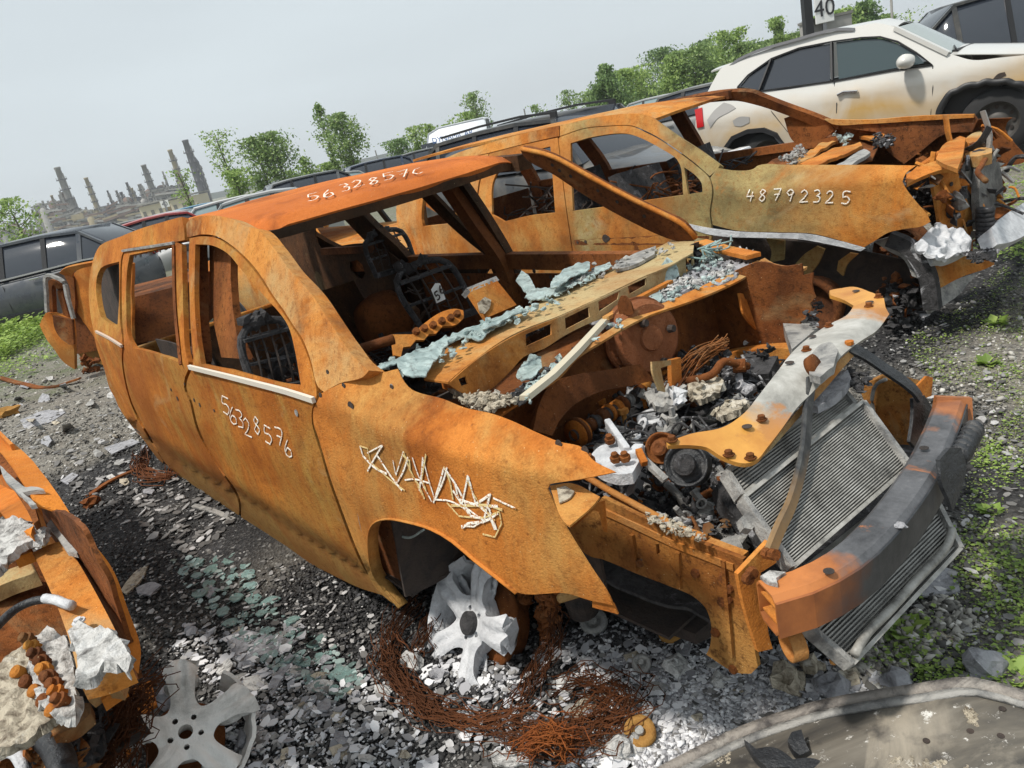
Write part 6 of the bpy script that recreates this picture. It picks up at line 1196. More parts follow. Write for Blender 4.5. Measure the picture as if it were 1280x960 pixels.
for px_, py_, r, m_, lb in ((517,825,.045,ASH,'large white ash lump left of the fallen wheel'), (545,845,.03,ASHG,'grey ash lump just left of the lowest wheel spoke'), (780,935,.05,ASH,'large white ash lump at the bottom edge, left of the grey panel'), (722,890,.03,ASHB,'cream ash lump amid rusty wires at the bottom'), (735,880,.025,ASHB,'small cream ash lump beside the rusty wire rings'),
        (707,858,.03,ASH,'upright white ash lump right of the rusty wires'), (845,835,.045,ASH,'white ash lump below the open fender gap'), (985,850,.05,ASHB,'cream ash lump below the lower end of the bumper'), (1040,855,.055,ASHG,'grey rock-like ash lump under the condenser corner'), (1060,848,.04,ASHB,'yellowish ash lump right under the condenser corner'), (760,870,.02,ASHB,'little pale ash nugget in the wires'),
        (1118,850,.045,ASHG,'grey ash lump above the edge of the bottom right panel'), (1230,830,.06,ASHG,'pale grey ash slab in the weeds on the right'), (305,925,.035,ASHG,'blocky grey ash lump right of the aluminium wheel'), (210,870,.05,ASHG,'grey ash lump behind the upper spoke of the aluminium wheel'), (445,870,.02,ASHG,'small grey ash lump left of the rusty wire ring'), (1015,835,.035,ASHB,'cream ash crumb between bumper end and condenser'), (900,850,.03,ASH,'white ash crumb right of the rail foot')):
    rock('ash_lump', px_, py_, r, m_, lb, 'ash lump', AL)
for px_, py_, r, lb in ((742,777,.045,'round grey burnt cap on the ground under the open front'), (838,790,.038,'rusty bolt head cap lying under the front rail'), (800,915,.042,'rusty washer with grey centre among the wires'), (802,830,.028,'small pale ring washer on the cinders')):
    p = H(px_, py_, ('z', .03), WORLD); r0 = empty('round_scrap', loc=p, label=lb, cat='scrap piece'); mm = R_OR if 'rust' in lb else ALUD
    MB().lathe((0, 0, 0), (-.1, -.4, .9), [(-.03, r*.6), (-.01, r), (.01, r), (.012, r*.6), (.004, r*.5), (.004, 0)], 20).build('cap_body', mm, r0, True); MB().lathe((0, 0, 0), (-.1, -.4, .9), [(.0, r*.3), (.016, r*.28), (.016, 0)], 10).build('cap_center', ALUD, r0)
G1 = 'flat grey ash flakes on the gravel'
for q, m_, lb in (([(282,797),(300,788),(340,795),(372,800),(350,815),(320,820),(300,830),(288,815)], ASHG, 'broad crumpled grey flake beside the teal glass'), ([(335,860),(350,835),(362,815),(370,822),(352,850),(340,872)], ASHG, 'long narrow grey flake below the broad crumpled flake'), ([(270,870),(290,855),(318,848),(305,868),(280,885)], ASHG, 'pale grey flake right above the aluminium wheel'),
        ([(380,858),(400,850),(418,852),(405,868),(390,862)], ASH, 'white plate fragment, upper half of the bright pair'), ([(365,880),(383,872),(398,884),(375,902),(366,895)], ASH, 'white plate fragment, lower half of the bright pair'), ([(25,525),(60,512),(82,515),(60,528),(30,535)], ASHG, 'pale flake on the gravel behind the front left wreck'), ([(130,560),(165,548),(175,552),(140,568)], ASHG, 'long pale flake left of the rear wheel arch'), ([(150,738),(168,715),(185,705),(178,722),(158,742)], ASHB, 'pointed cream flake right of the front left wreck'),
        ([(170,735),(190,728),(202,732),(188,745),(172,742)], ASHG, 'lilac grey flake beside the pointed cream flake'), ([(1160,790),(1175,784),(1195,798),(1190,805),(1170,800)], ASHB, 'cream plate in the weeds right of the condenser'), ([(1020,885),(1050,880),(1055,892),(1030,898)], ASH, 'white flake against the edge of the bottom right panel'), ([(612,940),(655,942),(665,950),(640,958),(616,954)], ASH, 'white splinter at the bottom edge under the rusty wires'),
        ([(610,920),(650,915),(665,905),(660,925),(640,935)], ASHG, 'ashen strip just above the white bottom splinter'), ([(75,600),(90,590),(98,594),(85,606)], ASHG, 'blunt grey flake on the gravel above the orange fender'), ([(250,740),(258,733),(272,735),(262,748)], ASHG, 'rounded stone-like flake left of the teal glass'), ([(1130,720),(1160,706),(1195,712),(1200,738),(1160,745),(1125,735)], ASHG, 'big dark grey crust right of the condenser')):
    shard('ash_flake', q, m_, lb, 'ash flake', G1)
G2 = 'teal melted glass pieces on the gravel'; k = 0
rs = random.Random(5); spots = []
while len(spots) < 46:
    x, y = rs.uniform(205, 470), rs.uniform(690, 870)
    if inside([(225,700),(300,695),(330,745),(400,790),(455,840),(440,870),(380,850),(300,800),(240,750)], [x], [y])[0] and all(math.hypot(x-a, y-b) > 11 for a, b in spots): spots.append((x, y))
for x, y in spots:
    r = rs.uniform(5, 12); q = [(x+math.cos(t)*r*rs.uniform(.7, 1.2), y+math.sin(t)*r*.5*rs.uniform(.7, 1.2)-math.cos(t)*r*.25) for t in np.linspace(0, 6.28, 7)[:-1]]
    shard('glass_piece', q, GLT, 'teal melted glass piece on dark gravel left of the central wreck', 'glass piece', G2, th=.006, tilt=(rs.gauss(0, .15), rs.gauss(0, .15)))
for q, lb in (([(412,842),(425,834),(445,840),(447,850),(430,856)], 'largest oval teal glass piece, above the white plates'), ([(378,846),(392,840),(402,846),(398,856),(382,858)], 'teal glass piece touching the upper white plate')): shard('glass_piece', q, GLT, lb, 'glass piece', None)
rs = random.Random(21); spots = []; RG = [[(190,760),(340,760),(470,850),(540,960),(260,960),(300,880)], [(690,860),(860,800),(1060,840),(1080,870),(860,930),(720,950)], [(0,470),(130,470),(200,570),(190,640),(60,560)]]
for n_, rg, lb, grp in ((34, RG[0], 'pale ash flake on the dark gravel left of the rusty tyre wires', 'pale ash flakes left of the tyre wires'), (26, RG[1], 'pale ash flake on the cinders below the open front of the central wreck', 'pale ash flakes below the open front'), (22, RG[2], 'pale ash flake on the gravel between the left wreck and the rear wheel arch', 'pale ash flakes on the left gravel')):
    k = 0
    while k < n_:
        x, y = rs.uniform(min(p[0] for p in rg), max(p[0] for p in rg)), rs.uniform(min(p[1] for p in rg), max(p[1] for p in rg))
        if not inside(rg, [x], [y])[0] or any(math.hypot(x-a, y-b) < 15 for a, b in spots): continue
        spots.append((x, y)); k += 1; r = rs.uniform(6, 17) if y > 650 else rs.uniform(5, 12); ph = rs.uniform(0, 6); q = [(x+math.cos(t)*r*rs.uniform(.55, 1.25), y+math.sin(t)*r*.6*rs.uniform(.55, 1.25)) for t in np.linspace(0, 6.28, rs.choice((6, 7, 8)))[:-1]]
        shard('ash_flake', q, rs.choice((ASHG, ASHG, ASH, ASHB, ALUD)), lb, 'ash flake', grp, th=.005, tilt=(rs.gauss(0, .25), rs.gauss(0, .25)), dent=.02)
# sticks, bars
def bar_thing(name, pts, r, m, lb, cat):
    P = [H(x, y, ('z', z), WORLD) for x, y, z in pts]; o = MB().sweep(spline([p-P[0] for p in P], 3), [(-r, -r*.3), (r, -r*.3), (r, r*.3), (-r, r*.3)]).build(name, m); o.location = P[0]; tag(o, lb, cat)
bar_thing('burnt_strip', [(0,472,.03),(30,480,.02),(70,483,.02),(100,473,.05)], .03, R_DARK, 'reddish burnt strip on the ground below the far left wreck', 'burnt strip')
bar_thing('grey_strip', [(242,632,.01),(270,640,.01),(292,650,.01)], .015, ALUD, 'thin grey strip below the rear door of the central wreck', 'metal strip')
bar_thing('burnt_strip', [(110,620,.01),(140,600,.02),(175,585,.03)], .02, R_DARK, 'dark rusty strip left of the rear wheel', 'burnt strip')
rock('rusty_lump', 12, 515, .10, R_OR, 'rusty crumpled lump at the left edge on the gravel', 'scrap lump'); rock('rusty_lump', 112, 628, .06, R_DARK, 'reddish clump right of the orange fender tip', 'scrap lump')
# ------------------------------------------------------------------ rusty tyre wires
def wires(name, pts, spread, n, lb, r=.0016, z0=.02, m=R_DARK, par=None):
    P = spline([H(x, y, ('z', z), WORLD) for x, y, z in pts], 5); o0 = P[0].copy(); b = MB()
    for k in range(n):
        ph = random.uniform(0, 6); off = Vector((random.gauss(0, spread), random.gauss(0, spread), abs(random.gauss(0, spread*.5)))); a0 = random.randint(0, len(P)//3); a1 = len(P)-random.randint(0, len(P)//3)
        k2 = Vector((random.uniform(0, 99), k*1.7, 0)); Q = [p-o0+off*(1+.4*math.sin(i*.5+ph))+Vector((noise.noise(k2+Vector((i*.35, 0, 0))), noise.noise(k2+Vector((0, 0, i*.35))), .3*abs(noise.noise(k2+Vector((5, i*.3, 0))))))*spread*2.2+Vector((random.gauss(0, .002), random.gauss(0, .002), 0)) for i, p in enumerate(P[a0:a1])]
        if len(Q) > 2: b.tube(Q, r*random.uniform(.7, 1.3), 3)
    o = b.build(name, m); o.location = o0; tag(o, lb, 'tyre wires'); return o
WR = rust('rust_wire', hi=(.13, .05, .026), mid=(.08, .032, .018), lo=(.04, .018, .012), streak=False, seed=40, pale_amt=0, pale=(.13, .05, .026))
wires('tyre_wires', [(520,745,.1),(490,790,.03),(487,830,.02),(510,870,.02),(560,900,.02),(620,910,.02),(670,885,.03)], .024, 56, 'rusty tyre wire loop lying left of the fallen front wheel', m=WR)
wires('tyre_wires', [(560,730,.12),(545,770,.06),(530,800,.03),(520,830,.02)], .02, 24, 'thin rusty tyre wires hanging from the wheel arch', m=WR)
wires('tyre_wires', [(690,745,.2),(695,790,.12),(680,830,.05),(655,865,.03),(640,890,.02)], .016, 26, 'rusty tyre wire strand right of the fallen front wheel', m=WR)
wires('tyre_wires', [(600,900,.02),(660,925,.02),(720,925,.02),(765,905,.02),(780,880,.02),(750,860,.02),(700,870,.02)], .034, 60, 'rusty tyre wire tangle at the bottom centre of the yard', m=WR)
wires('tyre_wires', [(655,950,.02),(665,930,.08),(680,918,.1),(700,925,.08),(712,950,.02)], .02, 50, 'small standing rusty wire hoop at the bottom edge', m=rust('rust_wire2', hi=(.26, .09, .03), mid=(.16, .05, .02), streak=False))
wires('tyre_wires', [(195,545,.02),(180,575,.02),(190,600,.02),(215,598,.02),(222,575,.02)], .03, 30, 'dark wire ring beside the rear wheel arch', m=WR, r=.003)
# ------------------------------------------------------------------ weeds
def weeds(name, px, n, cl, r, m, hgt=1., dens=None):
    xs = [p[0] for p in px]; ys_ = [p[1] for p in px]; V = []; F = []
    Q = np.stack([rng.uniform(min(xs), max(xs), n*4), rng.uniform(min(ys_), max(ys_), n*4)], -1); Q = Q[inside(px, Q[:, 0], Q[:, 1])][:n]
    for p in hit(Q, ('z', 0), WORLD):
        if dens and random.random() > max(.03, .5+dens*nz(float(p[0]), float(p[1]), 2.2, 4)): continue
        s0 = random.uniform(.5, 1.4)
        for k in range(random.randint(*cl)):
            a = random.uniform(0, 6.28); rad = random.uniform(0, .05)*s0*r/.02; c = Vector(p)+Vector((math.cos(a)*rad, math.sin(a)*rad, random.uniform(.003, .035)*hgt*s0*r/.02)); a2 = a+random.uniform(-.7, .7); l = r*random.uniform(.5, 1.3)*s0; w_ = l*random.uniform(.28, .5)
            d = Vector((math.cos(a2), math.sin(a2), random.uniform(-.1, .9))).normalized(); t = d.cross(Vector((0, 0, 1))).normalized(); b = len(V)
            V += [c, c+d*l*.5+t*w_, c+d*l-Vector((0, 0, l*.2)), c+d*l*.5-t*w_]; F.append((b, b+1, b+2)); F.append((b, b+2, b+3))
    o = obj(name, V, F, m); o['kind'] = 'stuff'; return o
def leafmat(name, a, b, c):
    m = mat(name, rough=.6); g = NG(m); g.color(g.ramp(g.island(), (0., a), (.5, b), (1., c))); p = m.node_tree.nodes['Principled BSDF']
    tr = m.node_tree.nodes.new('ShaderNodeBsdfTranslucent'); ms = m.node_tree.nodes.new('ShaderNodeMixShader'); ms.inputs[0].default_value = .35; out = m.node_tree.nodes['Material Output']
    g.L(p.inputs['Base Color'].links[0].from_socket, tr.inputs[0]); g.L(p.outputs[0], ms.inputs[1]); g.L(tr.outputs[0], ms.inputs[2]); g.L(ms.outputs[0], out.inputs[0]); return m
WEED = leafmat('weed_leaf', (.10, .16, .03), (.23, .35, .06), (.38, .50, .12)); WEED2 = leafmat('dry_weed', (.20, .21, .07), (.33, .35, .14), (.44, .46, .22))
RZ = [(1130,430),(1200,380),(1290,300),(1290,880),(1160,860),(1120,830),(1200,700),(1215,560),(1160,470)]
weeds('ground_weeds', RZ, 1700, (3, 8), .0115, WEED, 1., 2.6); weeds('ground_weeds', RZ, 2800, (2, 5), .008, WEED2, .6, 1.4); weeds('ground_weeds', [(1100,770),(1160,740),(1290,820),(1290,890),(1180,860),(1080,850)], 200, (4, 9), .012, WEED, 1.2, 1.6)
weeds('ground_weeds', [(1190,250),(1290,190),(1290,330),(1240,330)], 1500, (2, 6), .03, WEED, 1., .8)
weeds('ground_grass', [(-20,400),(60,385),(62,420),(30,440),(-20,460)], 1400, (4, 9), .06, WEED, 1.6, None); weeds('ground_grass', [(-20,430),(70,400),(90,440),(40,470),(-20,480)], 700, (3, 6), .04, WEED, 1., 1.5)
weeds('ground_grass', [(-20,380),(150,345),(150,400),(-20,430)], 1200, (4, 8), .09, WEED, 1.5, None)
for k, (x, y, r) in enumerate(((1245,405,.05), (1235,455,.045), (1130,790,.05), (1120,800,.04), (1265,850,.05), (1240,640,.035), (1180,665,.03))):
    p = H(x, y, ('z', 0), WORLD); V = []; F = []
    for j in range(26):
        a = random.uniform(0, 6.28); l = r*random.uniform(.8, 1.8); d = Vector((math.cos(a), math.sin(a), random.uniform(.1, 1))).normalized(); t = d.cross(Vector((0, 0, 1))).normalized(); w_ = l*.32; b = len(V); c = Vector((math.cos(a), math.sin(a), 0))*r*.2
        V += [c, c+d*l*.5+t*w_, c+d*l*1.0-Vector((0, 0, l*.15)), c+d*l*.5-t*w_]; F += [(b, b+1, b+2), (b, b+2, b+3)]
    o = obj('weed', V, F, WEED); o.location = p; tag(o, ('bright weed clump on gravel right of the olive wreck nose','bright weed clump below the uppermost right one','leafy weed beside the condenser corner','low weed just left under the condenser weed','weed clump at the right edge above the grey panel','weed right of the bumper, mid height','small weed close to the bumper')[k], 'weed')
# ================================================================== burnt car far left with its door hanging open
F3 = Frame(-4.1, 8.3, 0, 0)
c3 = empty('burnt_hatchback', F3, label='orange burnt-out car with its door open, behind the rear of the central wreck', cat='burnt car')
def s3(name, poly, m, y=0., tl=(0, 1, 0), **k): k.setdefault('sp', 6); k.setdefault('th', .04); return sheet(name, poly, ('pl', (0, y, .5), tl), m, F3, c3, **k)
s3('body_side', [(90,345),(96,338),(106,334),(122,331),(150,325),(165,330),(165,470),(150,470),(125,455),(106,453),(96,440),(92,420),(91,398),(96,396),(96,380),(91,362)], R_OR, .15, (.5, 1, 0), dent=.02)
s3('roof', [(74,341),(80,336),(90,333),(115,328),(140,322),(160,318),(165,326),(130,331),(104,335),(92,340),(90,346),(80,344)], R_OR, .3, (.2, 1, .4), dent=.01)
s3('window_pillar', [(80,345),(86,341),(91,346),(93,362),(94,380),(92,398),(88,396),(89,375),(86,356)], R_DARK, .2, (.3, 1, 0))
s3('door_skin', [(52,399),(58,391),(66,391),(90,400),(92,420),(92,431),(93,462),(86,458),(78,452),(69,440),(61,428),(53,415),(49,406)], R_OR, -.25, (.3, 1, 0), dent=.02)
s3('door_inner', [(66,394),(90,400),(92,431),(86,431),(76,423),(68,410)], R_DARK, -.30, (.3, 1, 0), dent=.02, th=.03)
d3 = hit([(59,390),(58,366),(59,344),(70,347),(79,352),(84,370),(92,398)], ('pl', (0, -.28, .5), (.3, 1, 0)), F3)
MB().sweep(spline([Vector(p) for p in d3], 4), [(-.018, -.015), (.018, -.015), (.018, .015), (-.018, .015)]).build('door_frame', ALUD, c3)
d3 = hit([(66,392),(65,372),(67,352),(74,356),(79,372),(86,396)], ('pl', (0, -.20, .5), (.3, 1, 0)), F3); MB().sweep(spline([Vector(p) for p in d3], 4), [(-.03, -.03), (.03, -.03), (.03, .03), (-.03, .03)]).build('door_frame', R_DARK, c3)
s3('cabin_shell', [(59,345),(110,330),(160,325),(160,460),(110,450),(80,420),(60,392)], SOOT, .9, (.3, 1, 0)); s3('fuel_flap', [(98,413),(104,412),(106,440),(100,440)], R_DOOR, .12, (.5, 1, 0), th=.02, sp=4)
MB().box((-.1, 1.2, .45), (1.6, 1.6, .5), jit=.05).build('lower_body', R_IN, c3)
heap('wheel_debris', [(98,440),(125,455),(140,500),(110,480)], ('pl', (0, .1, .5), (.3, 1, 0)), 60, (.03, .08), R_IN, par=c3, fr=F3)
for x in (-.3, 1.6): MB().lathe((x, .9, .2), (0, -1, 0), [(-.1, .16), (0, .2), (.05, .2), (.05, .15), (0, 0)], 18).build('rim', R_IN, c3, True)
# ================================================================== front left wreck
c4 = empty('burnt_wreck', FL, label='torn open burnt-out car front in the bottom left corner with one orange fender', cat='burnt car')
def s4(name, poly, surf, m, **k): k.setdefault('sp', 8); return sheet(name, poly, surf, m, FL, c4, **k)
class FT:
    rng = (.8, 5, 260)
    def __call__(s, P): return P[..., 2]-(.95-.35*np.clip(P[..., 0]-.10, 0, 1)-2.2*np.clip(P[..., 0]-.50, 0, 1)-.25*np.clip(P[..., 1]-.80, 0, .3))
R_F4 = rust('rust_bright', hi=(.62, .24, .05), mid=(.50, .17, .035), lo=(.2, .07, .02), pale=(.6, .3, .1), pale_amt=.4, dark_amt=.2, seed=33)
s4('fender', [(-30,525),(0,542),(30,565),(60,600),(100,660),(140,710),(160,762),(176,812),(173,842),(168,836),(158,795),(146,762),(128,712),(112,678),(100,657),(84,645),(62,636),(48,631),(42,624),(24,596),(11,577),(0,563),(-30,545)], FT(), R_F4, th=.006, dent=.004)
s4('fender_inner', [(48,631),(62,637),(84,646),(101,658),(113,680),(130,714),(148,764),(160,797),(168,838),(172,850),(150,840),(130,800),(120,760),(100,730),(80,690),(60,660)], ('y', .86), R_IN, th=.01, dent=.015)
s4('strut_tower', [(-20,590),(0,580),(20,598),(36,625),(44,650),(38,668),(20,660),(0,640),(-20,650)], ('pl', (.1, .7, .86), (-.2, -.1, 1)), R_F4, th=.02, dent=.01)
s4('strut_tower', [(-20,575),(0,565),(15,585),(40,625),(48,650),(42,655),(30,630),(0,585),(-20,600)], ('z', .90), R_DARK, th=.02)
s4('wiring_remnant', [(0,582),(12,592),(30,606),(40,606),(55,612),(38,614),(28,616),(45,630),(38,632),(20,612),(4,596)], ('z', .95), ALUD, th=.012, dent=.02, sp=4)
s4('support_beam', [(41,691),(60,682),(79,676),(96,700),(131,762),(150,800),(162,828),(128,842),(98,850),(92,820),(78,775),(60,732)], ('pl', (.6, .75, .78), (.1, 0, 1)), rust('rust_plank', hi=(.58, .25, .07), mid=(.42, .15, .035), pale=(.5, .3, .12), pale_amt=.8, dark_amt=.5, seed=35, grey=(.42, .33, .22), gthr=.62), th=.05, dent=.006)
s4('side_gusset', [(58,656),(66,644),(82,650),(94,664),(101,680),(96,692),(84,690),(72,672)], ('z', .84), ALUD, th=.012, dent=.01)
for x, y in ((65,704), (99,778), (70,628), (85,655)): MB().lathe(H(x, y, ('z', .80 if y > 690 else .86), FL), (0, -.1, 1), [(0, .014), (.004, .014), (.004, .008), (.010, .008), (.010, 0)], 10).build('beam_bolt', ALU, c4)
s4('beam_bracket', [(8,676),(22,672),(38,682),(40,690),(18,698)], ('z', .82), R_F4, th=.03); s4('beam_bracket', [(92,704),(104,700),(110,710),(96,720)], ('z', .74), R_GREY, th=.03)
s4('lower_panel', [(-20,720),(40,692),(66,740),(84,790),(90,830),(60,860),(-20,850)], ('pl', (.5, .6, .62), (.2, .3, 1)), R_DARK, th=.02, dent=.03)
s4('cross_tube', [(-20,725),(10,712),(40,702),(46,716),(10,728),(-20,742)], ('z', .74), R_GREY, th=.04)
MB().tube(spline([H(*p, ('z', .80), FL) for p in ((-10,790), (5,774), (22,760), (40,752), (58,749))], 4), .010, 8).build('wire_rope', BLK, c4, True); MB().tube(spline([H(*p, ('z', .81), FL) for p in ((56,748), (70,750), (82,755), (90,757))], 3), .011, 8).build('cable_lug', ALU, c4, True)
crust('melted_crust', [(-10,652),(20,648),(35,655),(60,664),(56,676),(34,682),(20,690),(0,715),(-10,720)], ('z', .86), ASH, FL, c4, .014, 3.2, .02, 26, 60)
crust('melted_crust', [(84,788),(100,780),(120,785),(140,792),(150,800),(166,826),(158,840),(140,832),(128,834),(112,846),(96,850),(98,825)], ('z', .82), ASH, FL, c4, .014, 3.2, .02, 26, 60)
crust('melted_crust', [(36,800),(60,784),(84,800),(92,830),(96,870),(94,895),(70,900),(50,880),(40,840)], ('z', .70), ASH, FL, c4, .014, 3.2, .02, 26, 60)
crust('cylinder_crust', [(-10,835),(8,825),(34,808),(48,830),(66,862),(84,890),(50,915),(20,935),(-10,945)], ('z', .68), ASHB, FL, c4, .016, 3.2, .02, 30, 70)
for k in range(9): MB().lathe(H(33+k*5.2+random.uniform(-2, 2), 798+k*9.5, ('z', .72), FL), (.3+random.uniform(-.3, .3), -.5, .8), [(-.02, .012), (-.01, .012), (-.008, .016), (0, .016), (.002, .011), (.012, .011), (.014, .008), (.014, 0)], 10).build('rocker_spring', (R_DARK, R_DOOR, R_IN)[k % 3], c4)
for k in range(5): MB().lathe(H(22+k*11, 840+k*12, ('z', .70), FL), (.3, -.5, .8), [(-.02, .012), (.0, .014), (.008, .014), (.012, .008), (.012, 0)], 10).build('valve_stem', (R_DOOR, R_DARK)[k % 2], c4)
MB().tube(spline([H(*p, ('z', .50), FL) for p in ((28,905), (50,918), (66,932), (76,950), (80,975))], 4), .030, 10).build('hose', BLK, c4, True)
for k in range(3): MB().tube(spline([H(*p, ('z', .50), FL) for p in ((-5,928+k*8), (12,926+k*8), (24,940+k*7), (30,962+k*6))], 3), .010, 8).build('ribbed_pipe', ALU, c4, True)
s4('bent_bracket', [(100,850),(118,842),(140,835),(156,848),(150,862),(128,858),(112,868),(104,862)], ('z', .60), R_GREY, th=.03, dent=.03); s4('bent_bracket', [(120,856),(145,848),(156,858),(126,874)], ('z', .58), R_F4, th=.03, dent=.02)
s4('bent_bracket', [(60,905),(90,880),(112,878),(114,892),(95,905),(66,920)], ('z', .55), R_DARK, th=.03, dent=.04)
flat('underbody', [(-1.6, .2, .35), (.35, .2, .30), (.35, .84, .30), (-1.6, .84, .35)], SOOT, sub=8, dent=.04, par=c4); heap('lower_debris', [(-10,880),(60,900),(130,880),(150,900),(120,980),(-10,980)], ('z', .35), 260, (.015, .05), CHAR, par=c4, fr=FL, lift=.15)
heap('lower_debris', [(-10,900),(60,900),(110,940),(110,980),(-10,980)], ('z', .42), 90, (.01, .035), R_DARK, par=c4, fr=FL, lift=.1)
flat('far_side', [(-2.6, .88, .3), (-.6, .88, .3), (-.6, .88, .95), (-2.6, .88, .95)], R_OR, sub=6, par=c4)
wires('tyre_wires', [(142,858,.42),(128,880,.40),(120,925,.34),(122,985,.26)], .03, 130, 'rusty tyre wire skein left of the aluminium wheel', m=WR); wires('tyre_wires', [(182,862,.30),(165,885,.32),(150,925,.30),(142,985,.24)], .035, 120, 'fanned rusty wires between skein and aluminium wheel', m=WR)
sheet('rusty_plate', [(148,870),(188,850),(196,880),(172,900),(160,945),(140,950)], ('z', .12), R_F4, FL, c4, th=.01)
w5 = empty('loose_wheel', loc=tuple(H(232, 915, ('z', .15), WORLD)), label='bare aluminium wheel half out of frame at the bottom left', cat='wheel')
ALW = char('cast_aluminium', a=(.40, .38, .35), b=(.72, .70, .66), c=(.82, .80, .77), amt=.4, sc=6, seed=13, rough=.45)
ax5 = Vector((.40, -.50, .70)); r5 = wheel_alloy('wheel_face', (0, 0, 0), ax5, .195, w5, ALW, twist=math.radians(112), melt=1.1, cap=False, th=.06, seed=9)
for ch in list(r5.children): ch.parent = w5
bpy.data.objects.remove(r5)
MB().lathe(-ax5.normalized()*.13, ax5, [(0, 0), (0, .11), (.04, .11), (.05, .05), (.05, 0)], 24).build('brake_disc', R_DARK, w5, True)
ua = ax5.normalized().cross(Vector((0, 0, 1))).normalized(); va = ua.cross(ax5.normalized())
def brokenrim(a0, a1):
    V = []; prof = [(.0, 1.0), (-.04, .95), (-.10, .90), (-.15, .97)]; N = 14
    for i in range(N+1):
        a = a0+(a1-a0)*i/N; e = ua*math.cos(a)+va*math.sin(a); j = 1+.05*noise.noise(Vector((i*.8, a0, 0))); V += [ax5.normalized()*h+e*.195*k*j for h, k in prof]
    sheet3('rim', V, np.array([t for i in range(N) for j in range(3) for t in ((i*4+j, (i+1)*4+j, (i+1)*4+j+1), (i*4+j, (i+1)*4+j+1, i*4+j+1))]), ALW, w5, .012, .006)
brokenrim(math.radians(150), math.radians(260)); brokenrim(math.radians(-30), math.radians(30))
# ================================================================== grey panel, bottom right
FP = Frame(.55, 1.35, 0, 0)
c6 = empty('grey_hood_panel', FP, label='scorched grey sheet metal panel lying in the bottom right corner', cat='metal panel')
m = mat('scorched_panel', rough=.5, spec=.3); g = NG(m, 3); n = g.noise(1, 7, .6, .6, g.map((2.0, 9, 2), 3)); c = g.ramp(n, (.28, (.03, .029, .03)), (.42, (.07, .065, .058)), (.56, (.125, .112, .093)), (.72, (.22, .20, .168)))
c = g.mix(g.ramp(g.noise(3.2, 8, .65, .8), (.55, 0.), (.66, .8)), c, (.34, .30, .24)); c = g.mix(g.ramp(g.noise(26, 7, .75), (.60, 0.), (.66, .9)), c, (.68, .66, .62)); c = g.mix(g.ramp(g.noise(5, 6, .6, 0, g.map((1, 1, 1), 7)), (.60, 0.), (.68, .7)), c, (.035, .033, .035)); g.color(c); g.bump(g.noise(22, 7, .7), .25, .005); PAN = m
class SP:
    rng = (.5, 4, 300)
    def __call__(s, P): return P[..., 2]-(.16-.35*np.clip(P[..., 1]-(.05+.28*P[..., 0])+.0, -.2, .06)+.03*np.sin(P[..., 0]*5))
sheet('panel_skin', [(835,968),(900,935),(960,908),(1010,893),(1060,880),(1130,868),(1180,862),(1222,861),(1250,868),(1300,884),(1300,1010),(800,1010)], SP(), PAN, FP, c6, th=.01, sp=12, dent=.006)
ed = [(800,985),(860,952),(930,918),(980,900),(1020,888),(1080,876),(1150,866),(1215,858),(1250,866),(1300,882)]
P = [Vector(p)+Vector((0, 0, .006)) for p in hit(ed, SP(), FP)]; MB().sweep(spline(P, 3), [(-.012, -.008), (.012, -.008), (.014, .006), (-.012, .010)]).build('panel_edge', char('panel_edge_mat', a=(.05, .045, .045), b=(.30, .27, .24), c=(.5, .47, .42), amt=.6, sc=10), c6, True)
ed2 = [(x+6, y+9) for x, y in ed]; P = [Vector(p)+Vector((0, 0, .004)) for p in hit(ed2, SP(), FP)]; MB().sweep(spline(P, 3), [(-.010, -.004), (.010, -.004), (.010, .006), (-.010, .006)]).build('panel_crease', ALUD, c6, True)
for q, m_ in (([(985,930),(990,918),(1002,914),(1006,928),(1012,940),(1000,945),(992,940)], BLK), ([(930,925),(945,938),(965,936),(985,946),(1000,958),(960,965),(945,950)], BLK), ([(985,952),(1010,948),(1035,955),(1040,970),(990,970)], BLK)): sheet('melted_plastic', q, ('z', .20), m_, FP, c6, th=.02, sp=5, dent=.03)
for q in ([(1112,940),(1125,948),(1180,952),(1215,962),(1110,965),(1105,950)], [(1205,888),(1215,890),(1224,904),(1212,906)], [(895,945),(912,940),(915,950),(900,955)]): heap('panel_ash', q, SP(), 60, (.004, .010), ASHB, par=c6, fr=FP)
for x, y in ((1253,887), (1158,927), (1213,915), (1251,921)): MB().lathe(Vector(hit([(x, y)], SP(), FP)[0])+Vector((0, 0, .002)), (0, 0, 1), [(0, .007), (.001, .007), (.001, 0)], 10).build('punched_hole', SOOT, c6)
